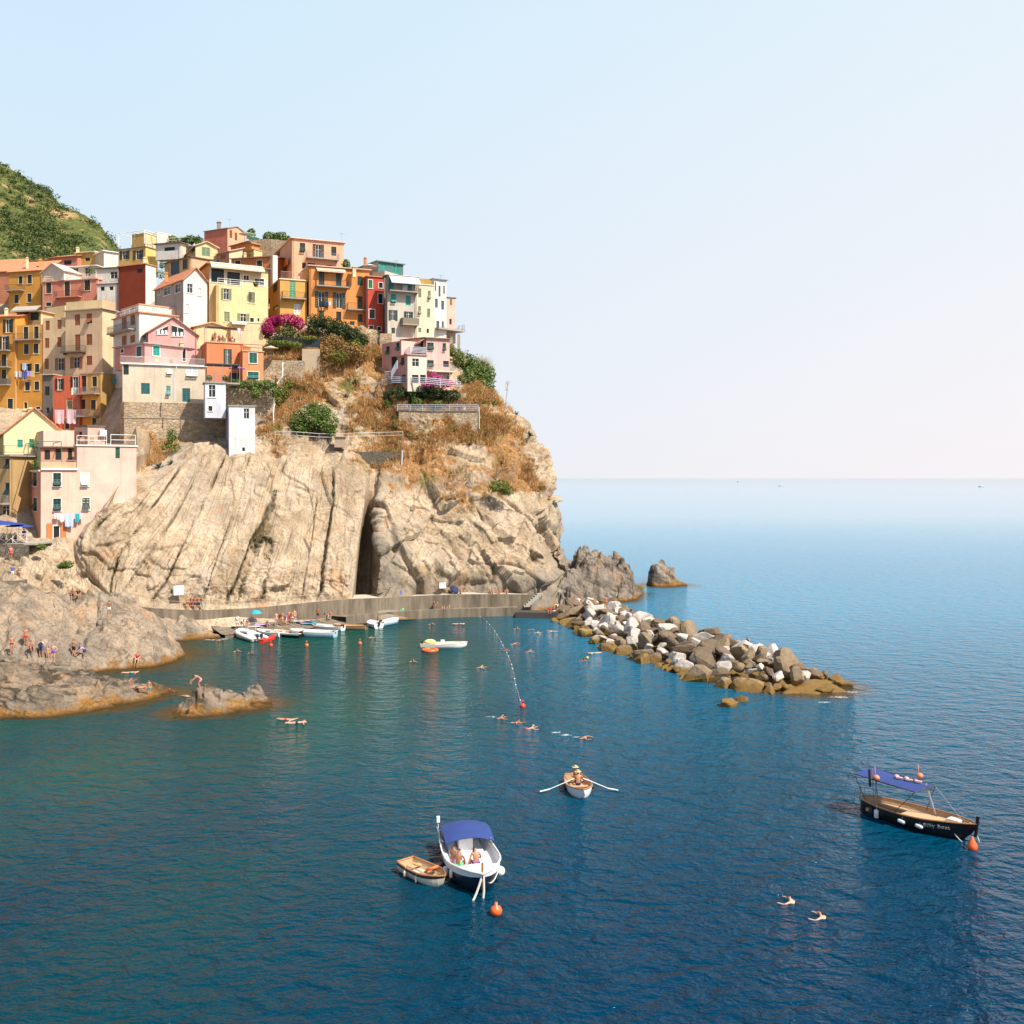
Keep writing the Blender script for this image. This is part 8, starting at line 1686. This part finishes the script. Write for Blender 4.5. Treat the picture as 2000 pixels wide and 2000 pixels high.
# awnings (parts of their houses)
def awning(key, f, x0, x1, y0, y1, dep, mat, name='awning'):
    H = HOUSE[key]; n = H['nl'] if f == 'L' else H['nr']; a, b = hpt(key, f, x0, y0, .02), hpt(key, f, x1, y0, .02); zt_ = (a.z + b.z) / 2; c = hpt(key, f, (x0 + x1) / 2, y1, dep); zb_ = c.z
    a.z = b.z = zt_; d = n * dep; d.z = zb_ - zt_; m = MB(); m.obox(a, b - a, d, Vector((0, 0, .05))); e = a + d; m.obox(e - Vector((0, 0, .22)), b - a, n * .03, Vector((0, 0, .2))); return m.build(name, mat, H['root'], True)
STRI = NT('striped_awning'); w_ = STRI.n('ShaderNodeTexWave'); w_.inputs['Scale'].default_value = 1.4; STRI.l(STRI.pos((1, .3, 0)), w_.inputs['Vector']); STRI = STRI.done(STRI.mix(STRI.ramp(w_.outputs[0], [(.48, 0.0), (.52, 1.0)]), (0.62,0.56,0.46), (0.16,0.14,0.12)), .9)
awning('ochre_loggia','L',168,445,985,1040,1.3,STRI); awning('grey_turq','R',878,1190,655,742,1.6,plain('white_awning',(0.72,0.71,0.68),.9)); awning('orange_ridge','R',95,405,578,612,.9,plain('peach_awning',(0.66,0.44,0.32),.9)); awning('yellow_loggia','R',605,1180,532,590,1.2,plain('beige_awning',(0.6,0.5,0.38),.9)); awning('villa_main','L',1190,1290,1340,1385,1.0,plain('tan_awning',(0.62,0.38,0.24),.9)); awning('peach_block','R',840,1000,1150,1170,.6,FCR)
# loggia rail, roof terrace rails
def roof_rail(key, f, x0, x1, y, h=.95, ins=.15, mat=None, bars=True, zz=None, n=2):
    H = HOUSE[key]; nn = H['nl'] if f == 'L' else H['nr']; a, b = hpt(key, f, x0, y, -ins), hpt(key, f, x1, y, -ins); z0 = zz if zz is not None else H['zt'] + .17
    a.z = b.z = z0; (railing_mb([a, b], h) if bars else rail_bars_mb([a, b], h, n, .04, 1.8)).build('railing', mat or STEEL, H['root'], True)
roof_rail('yellow_big','R',690,1215,760,1.0,-.05,WHITE,False,HOUSE['yellow_big']['zt']+.02,3)
roof_rail('salmon','L',470,1030,690,.9,.1,FCR,False); roof_rail('white_terr','L',1060,1270,740,.9,.1,LM,False); roof_rail('yellow_tower','R',1580,1690,345,1.0,.1,WHITE,False); roof_rail('trim_white','L',1240,1490,1050,.9,.1,WHITE,False); roof_rail('trim_white','R',1520,1760,1050,.9,.1,WHITE,False); roof_rail('ochre_door','R',1375,1640,692,1.2,.1,plain('pink_railing',(0.66,0.4,0.3),.6)); roof_rail('orange_wing','R',965,1180,1468,.9,.1,IRON,False); roof_rail('green_pent','R',780,1030,640,.8,-.5,TEAL,True,HOUSE['grey_turq']['zt']+.2)
roof_rail('cream_round','R',-360,550,60,1.0,.1,WHITE,True); roof_rail('pink_upper','R',830,1150,832,1.1,.1,WHITE,False); roof_rail('pink_upper','R',1195,1462,832,1.3,.1,WHITE,False); roof_rail('pink_low','R',450,820,1085,1.0,.1,None,False); roof_rail('blue_upper','R',570,775,262,1.0,.1,STEEL); roof_rail('white_verandah','L',40,280,300,.9,.1,FCR,False)
# green-framed balcony pergola on the big pink house
def frame_px(key, f, x0, x1, y0, y1, dep, mat, name, r=.05, nb=3):
    H = HOUSE[key]; n = H['nl'] if f == 'L' else H['nr']; m = MB(); a, b = hpt(key, f, x0, y1, .1), hpt(key, f, x1, y1, .1); t_ = hpt(key, f, x0, y0, .1).z
    for i in range(nb + 1):
        p = a + (b - a) * i / nb; p.z = a.z
        for o in (0, dep): q = p - n * o; m.tube([q, Vector((q.x, q.y, t_))], r, 5)
        m.tube([Vector((p.x, p.y, t_)), Vector((p.x, p.y, t_)) - n * dep], r, 5)
    for o in (0, dep): m.tube([Vector((a.x, a.y, t_)) - n * o, Vector((b.x, b.y, t_)) - n * o], r, 5)
    return m.build(name, mat, H['root'], True)
frame_px('pink_low','L',120,430,850,1085,2.5,plain('green_metal',(0.05,0.16,0.1),.5),'pergola'); frame_px('yellow_tower','L',1284,1560,200,342,3.5,WHITE,'roof_frame',.07,2)
m = MB(); H = HOUSE['pink_low']; a = hpt('pink_low','L',112,1088,0); m.obox(Vector((a.x, a.y, H['zt'] - .2)) , H['dl'] * -1 * H['wl'] , -H['nl'] * 0 + H['nl'] * .25, Vector((0, 0, .2))); m.build('cornice', FCR, H['root'], True)
m = MB(); m.obox(H['C'] + H['nr'] * .02 + Vector((0,0,-.02)), H['dr'] * (H['wr'] * .72), H['nr'] * .2, Vector((0, 0, .24))); m.build('cornice', WHITE, H['root'], True)
m = MB(); m.obox(H['C'] + H['nr'] * -.05 + Vector((0,0,.22)), H['dr'] * (H['wr'] * .70), -H['nr'] * .15, Vector((0, 0, .75))); m.build('parapet', plaster(PCH), H['root'], True)
# glass terrace pergola by the orange house and the sail over its sun terrace
H = HOUSE['blue_upper']; m = MB(); a = hpt('blue_upper','R',560,262,-.3); b = hpt('blue_upper','R',930,262,-.3); z0 = HOUSE['blue_upper']['zt'] + .2; a.z = b.z = z0; n = HOUSE['blue_upper']['nr']; zt_ = z0 + 2.5
root = empty('pergola', (a + b) / 2, 'dark roofed glass terrace beside the orange house over the pale blue annex', 'pergola'); m.obox(Vector((a.x, a.y, zt_)) + n * .2, b - a, -n * 3.2, Vector((0, 0, .12))); m.build('roof', plain('dark_tarp',(0.07,0.085,0.095),.7), root, True)
for i in range(5):
    q = a + (b - a) * i / 4; m = MB(); m.tube([q, q + Vector((0, 0, 2.5))], .05, 5); m.build('post', STEEL, root, True)
m = MB(); m.obox(Vector((a.x, a.y, z0 - .25)) + n * .1, b - a, -n * 3.4, Vector((0, 0, .2))); m.build('floor_slab', CONC, root, True)
a, b = hpt('orange_terrace','R',575,1240,-.6), hpt('orange_terrace','R',945,1240,-.6); a.z = b.z = HOUSE['orange_terrace']['zt'] + 2.5; n = HOUSE['orange_terrace']['nr']
root = empty('shade_sail', (a + b) / 2, 'dark shade cloth with a pale drooping end over the orange roof terrace', 'shade sail'); m = MB(); m.obox(a, b - a, -n * 2.2, Vector((0, 0, .06))); m.build('cloth', plain('grey_green_tarp',(0.12,0.13,0.12),.9), root, True)
m = MB(); m.obox(b - (b - a) * .1, (b - a) * .10, Vector((0, 0, -.9)) + (b - a) * .04, -n * .05); m.build('hanging_end', plain('pale_tarp',(0.6,0.55,0.55),.9), root, True)
m = MB()
for q in (a, b, a - n * 2.1, b - n * 2.1): m.tube([q, q - Vector((0, 0, 2.4))], .04, 5)
m.build('post', STEEL, root, True)
# parasols
def parasol(c, r, h, mat, label, drop=.35, sides=8, group='parasols'):
    root = empty('parasol', c, label, 'parasol', group); m = MB(); m.tube([(0, 0, 0), (0, 0, h)], .03, 6); m.build('pole', STEEL, root)
    m = MB(); m.lathe((0, 0, h - drop), [(r, 0), (r * .98, .03), (r * .5, drop * .55), (.03, drop + .05)], sides); m.build('canopy', mat, root); return root
BLUT = plain('blue_sunshade',(0.02,0.05,0.24),.85)
for u, v, D, r, mt, lb in ((14,1020,118.8,1.9,BLUT,'big dark blue sunshade over the cafe, the middle one'), (37,1024,119.6,1.6,BLUT,'dark blue sunshade nearest the pink house wall'), (-12,1016,119.2,1.6,BLUT,'dark blue sunshade cut off by the picture edge'),
    (463,717,151.0,1.25,plain('purple_parasol',(0.32,0.11,0.38),.85),'purple parasol beside the dark roofed glass terrace'), (529,677,157.0,1.2,plain('beige_parasol',(0.72,0.55,0.42),.85),'beige parasol on the stone wall right of the orange wing'), (722,517,174.4,1.2,plain('pale_green_parasol',(0.62,0.68,0.6),.85),'pale green parasol on the terrace left of the green penthouse'), (482,455,199,1.6,plain('cream_parasol',(0.76,0.70,0.62),.85),'cream parasol under the highest house'), (494,463,198,1.3,plain('aqua_parasol',(0.16,0.52,0.52),.85),'aqua parasol beside the cream one under the highest house')):
    c = P(u, v, D); c.z -= 2.1; parasol(c, r, 2.2, mt, lb)
# chimneys and aerials (parts of their houses)
def chimney(key, z_, x, y, w=.55, h=1.2, mat=None):
    H = HOUSE[key]; D = H['D'] + 2.2; u, v = Zp(z_, x, y); t = P(u, v, D); m = MB(); m.cbox((t.x, t.y, t.z - h / 2), w, w, h, .4); m.cbox((t.x, t.y, t.z + .05), w * 1.35, w * 1.35, .1, .4); m.cbox((t.x, t.y, t.z + .2), w * .7, w * .7, .2, .4); m.build('chimney', mat or plaster(CREM), H['root'], True)
chimney('ochre_top',1,295,470,.5,2.2); chimney('ochre_top',1,437,490,.6,1.6,plaster(ORG)); chimney('orange_back',1,838,362,.6,2.4); chimney('red_top',2,705,85,.7,1.6,plaster((0.3,0.25,0.22))); chimney('grey_gable',2,137,635,.5,1.4,plaster(ORG)); chimney('grey_turq',3,505,568,.6,1.6); chimney('green_pent',3,625,472,.4,1.2,plaster(ORGD)); chimney('brick',1,1560,470,.5,1.2); chimney('mauve',2,985,420,.5,1.2); chimney('ochre_edge',1,70,1020,.6,1.3); chimney('gable_yellow',4,270,455,.7,1.4); chimney('gable_yellow',4,330,440,.6,1.4); chimney('pink_gable',2,305,1385,.5,1.2)
def aerial(key, z_, x, y, h=2.6):
    H = HOUSE[key]; u, v = Zp(z_, x, y); t = P(u, v, H['D'] + 1.5); m = MB(); m.tube([t, t - Vector((0, 0, h))], .025, 4); m.tube([t + Vector((-.5, 0, -.2)), t + Vector((.5, .2, -.2))], .018, 4)
    for k in range(5): c = t + Vector((-.4 + .2 * k, 0, -.2)); m.tube([c + Vector((0, -.25, 0)), c + Vector((0, .25, 0))], .012, 3)
    m.build('aerial', STEEL, H['root'], True)
aerial('red_top',2,820,40); aerial('yellow_tower',1,1453,170,3.2); aerial('peach_ridge',2,2030,190,2.5); aerial('salmon',1,760,590,2.0); aerial('beige_tower',1,900,880,2.0); aerial('green_pent',3,960,480,1.5); aerial('white_end',3,1440,640,1.5); aerial('terracotta',2,1060,400,1.5)
m = MB(); c = hpt('pink_hut','R',1092,692,.4); m.cbox(c, .85, .4, .7, .7); m.lathe(c + Vector((-.1, -.22, 0)), [(.25, 0), (.25, .04), (.05, .05)], 12, (0, -1, 0)); m.build('air_conditioner', WHITE, HOUSE['pink_low']['root'], True)
# dark garden fence, drainpipes, flag sign, doors
a, b = P(534, 665, 161.8), P(625, 672, 162.4); m = MB(); m.obox(a - Vector((0, 0, .6)), b - a, (0, .1, 0), (0, 0, 1.3)); thing_mb('garden_fence', m, plain('dark_netting',(0.02,0.03,0.032),.9), 'dark netted garden fence on the terrace right of the magenta arch', 'fence')
m = MB(); m.tube([P(552,707,157.4), P(552,735,157.2), P(541,749,156.8)], .10, 6); thing_mb('drainpipe', m, WHITE, 'bent white drainpipe on the stone retaining wall', 'pipe')
m = MB(); m.tube([P(537,788,151.4), P(534,800,151.2), P(535,862,150.6)], .08, 6); thing_mb('drainpipe', m, WHITE, 'straight white drainpipe right of the blind arch', 'pipe')
m = MB(); m.tube([P(345,716,147.2), P(341,735,147.2), P(341,785,147.1)], .09, 6); m.build('drainpipe', LM, HOUSE['cream_round']['root'], True)
for sx_ in (-1, 1):
    q = hpt('pink_low','R',608 + sx_ * 46,1765,.03); m = MB(); m.obox(q - Vector((0, 0, 1.0)) + HOUSE['pink_low']['nr'] * .02, HOUSE['pink_low']['dr'] * .6 * sx_, HOUSE['pink_low']['nr'] * .08, Vector((0, 0, 2.1))); m.build('door_leaf', plain('orange_door',(0.55,0.18,0.05),.6), HOUSE['pink_low']['root'], True)
q = hpt('pink_low','L',265,1570,.06); m = MB(); m.obox(q - Vector((0, 0, .45)) - HOUSE['pink_low']['dl'] * .35, HOUSE['pink_low']['dl'] * .7, HOUSE['pink_low']['nl'] * .05, Vector((0, 0, .9))); m.build('sign', plain('blue_white_sign',(0.25,0.25,0.42),.6,0,.6,6), HOUSE['pink_low']['root'], True)
# terrace furniture
def chair_at(c, rz, mat, label):
    m = MB(); c = Vector(c); x = Vector((math.cos(rz), math.sin(rz), 0)); y = Vector((-x.y, x.x, 0))
    m.obox(c - x * .25 - y * .25 + Vector((0, 0, .40)), x * .5, y * .5, Vector((0, 0, .05))); m.obox(c - x * .25 + y * .22 + Vector((0, 0, .45)), x * .5, y * .05 + Vector((0, 0, .0)), Vector((0, 0, .5)) + y * .12)
    for a_, b_ in ((-.22, -.22), (.22, -.22), (-.22, .2), (.22, .2)): m.tube([c + x * a_ + y * b_, c + x * a_ + y * b_ + Vector((0, 0, .42))], .025, 4)
    thing_mb('chair', m, mat, label, 'chair', 'chairs on the terraces')
for u, v, D, mt, lb in ((797,800,157.6,WHITE,'white chair alone on the villa garden terrace'), (872,797,158.6,BLUT,'blue folding chair on the villa sun terrace'), (905,797,158.9,WHITE,'white chair on the villa sun terrace')):
    c = P(u, v, D); c.z = P(0,803,156.5).z; chair_at(c, rnd.uniform(0, 6), mt, lb)
c = P(888,798,158.4); c.z = P(0,803,156.5).z; m = MB(); m.cbox(c + Vector((0, 0, .72)), 2.6, 1.0, .05); [m.tube([c + Vector((a_, b_, 0)), c + Vector((a_, b_, .7))], .03, 4) for a_ in (-1.1, 1.1) for b_ in (-.4, .4)]; thing_mb('table', m, plain('red_tablecloth',(0.55,0.2,0.15),.8), 'long table with reddish cloth on the villa sun terrace', 'table')
parasol(P(897,798,158.8) - Vector((0, 0, P(897,798,158.8).z - P(0,803,156.5).z)), .25, 1.9, BLUT, 'furled blue parasol on the villa sun terrace', 1.2)
for z_, x, y, key, mt, lb in ((4,905,760,'pink_upper',WOOD,'wooden deckchair on the pink roof terrace, left of two'), (4,1010,760,'pink_upper',WOOD,'wooden deckchair on the pink roof terrace, right of two'), (1,1700,1545,'cream_round',plain('yellow_chair',(0.7,0.5,0.12),.6),'yellow chair on the terrace over the cream house'), (1,1850,1545,'cream_round',WOOD,'brown table chair on the terrace over the cream house')):
    H = HOUSE[key]; x_ = x if key != 'cream_round' else (Zp(1, x, 0)[0] - 300) / ZS; c = hpt(key, 'R', x_, 800 if key != 'cream_round' else 60, -1.2, 4 if key != 'cream_round' else 5); c.z = H['zt'] + .165; chair_at(c, .4, mt, lb)
# small hut and posts on the slope path
c = P(664, 864, 150.2); m = MB(); m.cbox((c.x, c.y, c.z), 1.5, 1.2, 1.5, .1); m.cbox((c.x, c.y, c.z + .8), 1.9, 1.6, .1, .1); thing_mb('shed', m, plaster((0.45,0.33,0.24)), 'tiny flat-roofed shed beside the path railing on the slope', 'shed')
c = P(784, 897, 150.6); m = MB(); m.tube([c - Vector((0, 0, 1.2)), c + Vector((.15, 0, 1.3))], .12, 6); thing_mb('post', m, LM, 'pale pipe post at the end of the dark terrace wall', 'post')
m = MB(); m.tube([P(936,795,157.4), P(936,838,157.4)], .08, 6); thing_mb('post', m, LM, 'white pipe at the right end of the garden wall', 'post')

# the two big slanted windows in the rose gable
H = HOUSE['pink_gable']
for pl in ([(30,1290),(155,1290),(155,1195),(30,1250)], [(190,1310),(325,1310),(325,1228),(190,1187)]):
    a4 = [hpt('pink_gable','R',x,y,.03) for x, y in pl]; n = H['nr']; m = MB(); m.add(a4 + [p + n * .02 for p in a4], [(4,5,6,7),(0,1,5,4),(1,2,6,5),(2,3,7,6),(3,0,4,7),(3,2,1,0)]); w_ = m.build('window', glass_mat(), H['root'], True)
    m = MB(); m.tube([p + n * .04 for p in a4], .09, 4, True); md_ = (a4[0] + a4[1]) / 2; mu = (a4[2] + a4[3]) / 2; m.tube([md_ + n * .04, mu + n * .04], .05, 4); m.build('frame', WHITE, w_, True)
    m = MB()
    for f_ in (.18, .5, .82): c = a4[0].lerp(a4[1], f_) + n * .10 + Vector((0, 0, .1)); m.obox(c - H['dr'] * .18, H['dr'] * .36, n * .03, Vector((0, 0, .55)))
    m.build('blind', WHITE, w_, True)
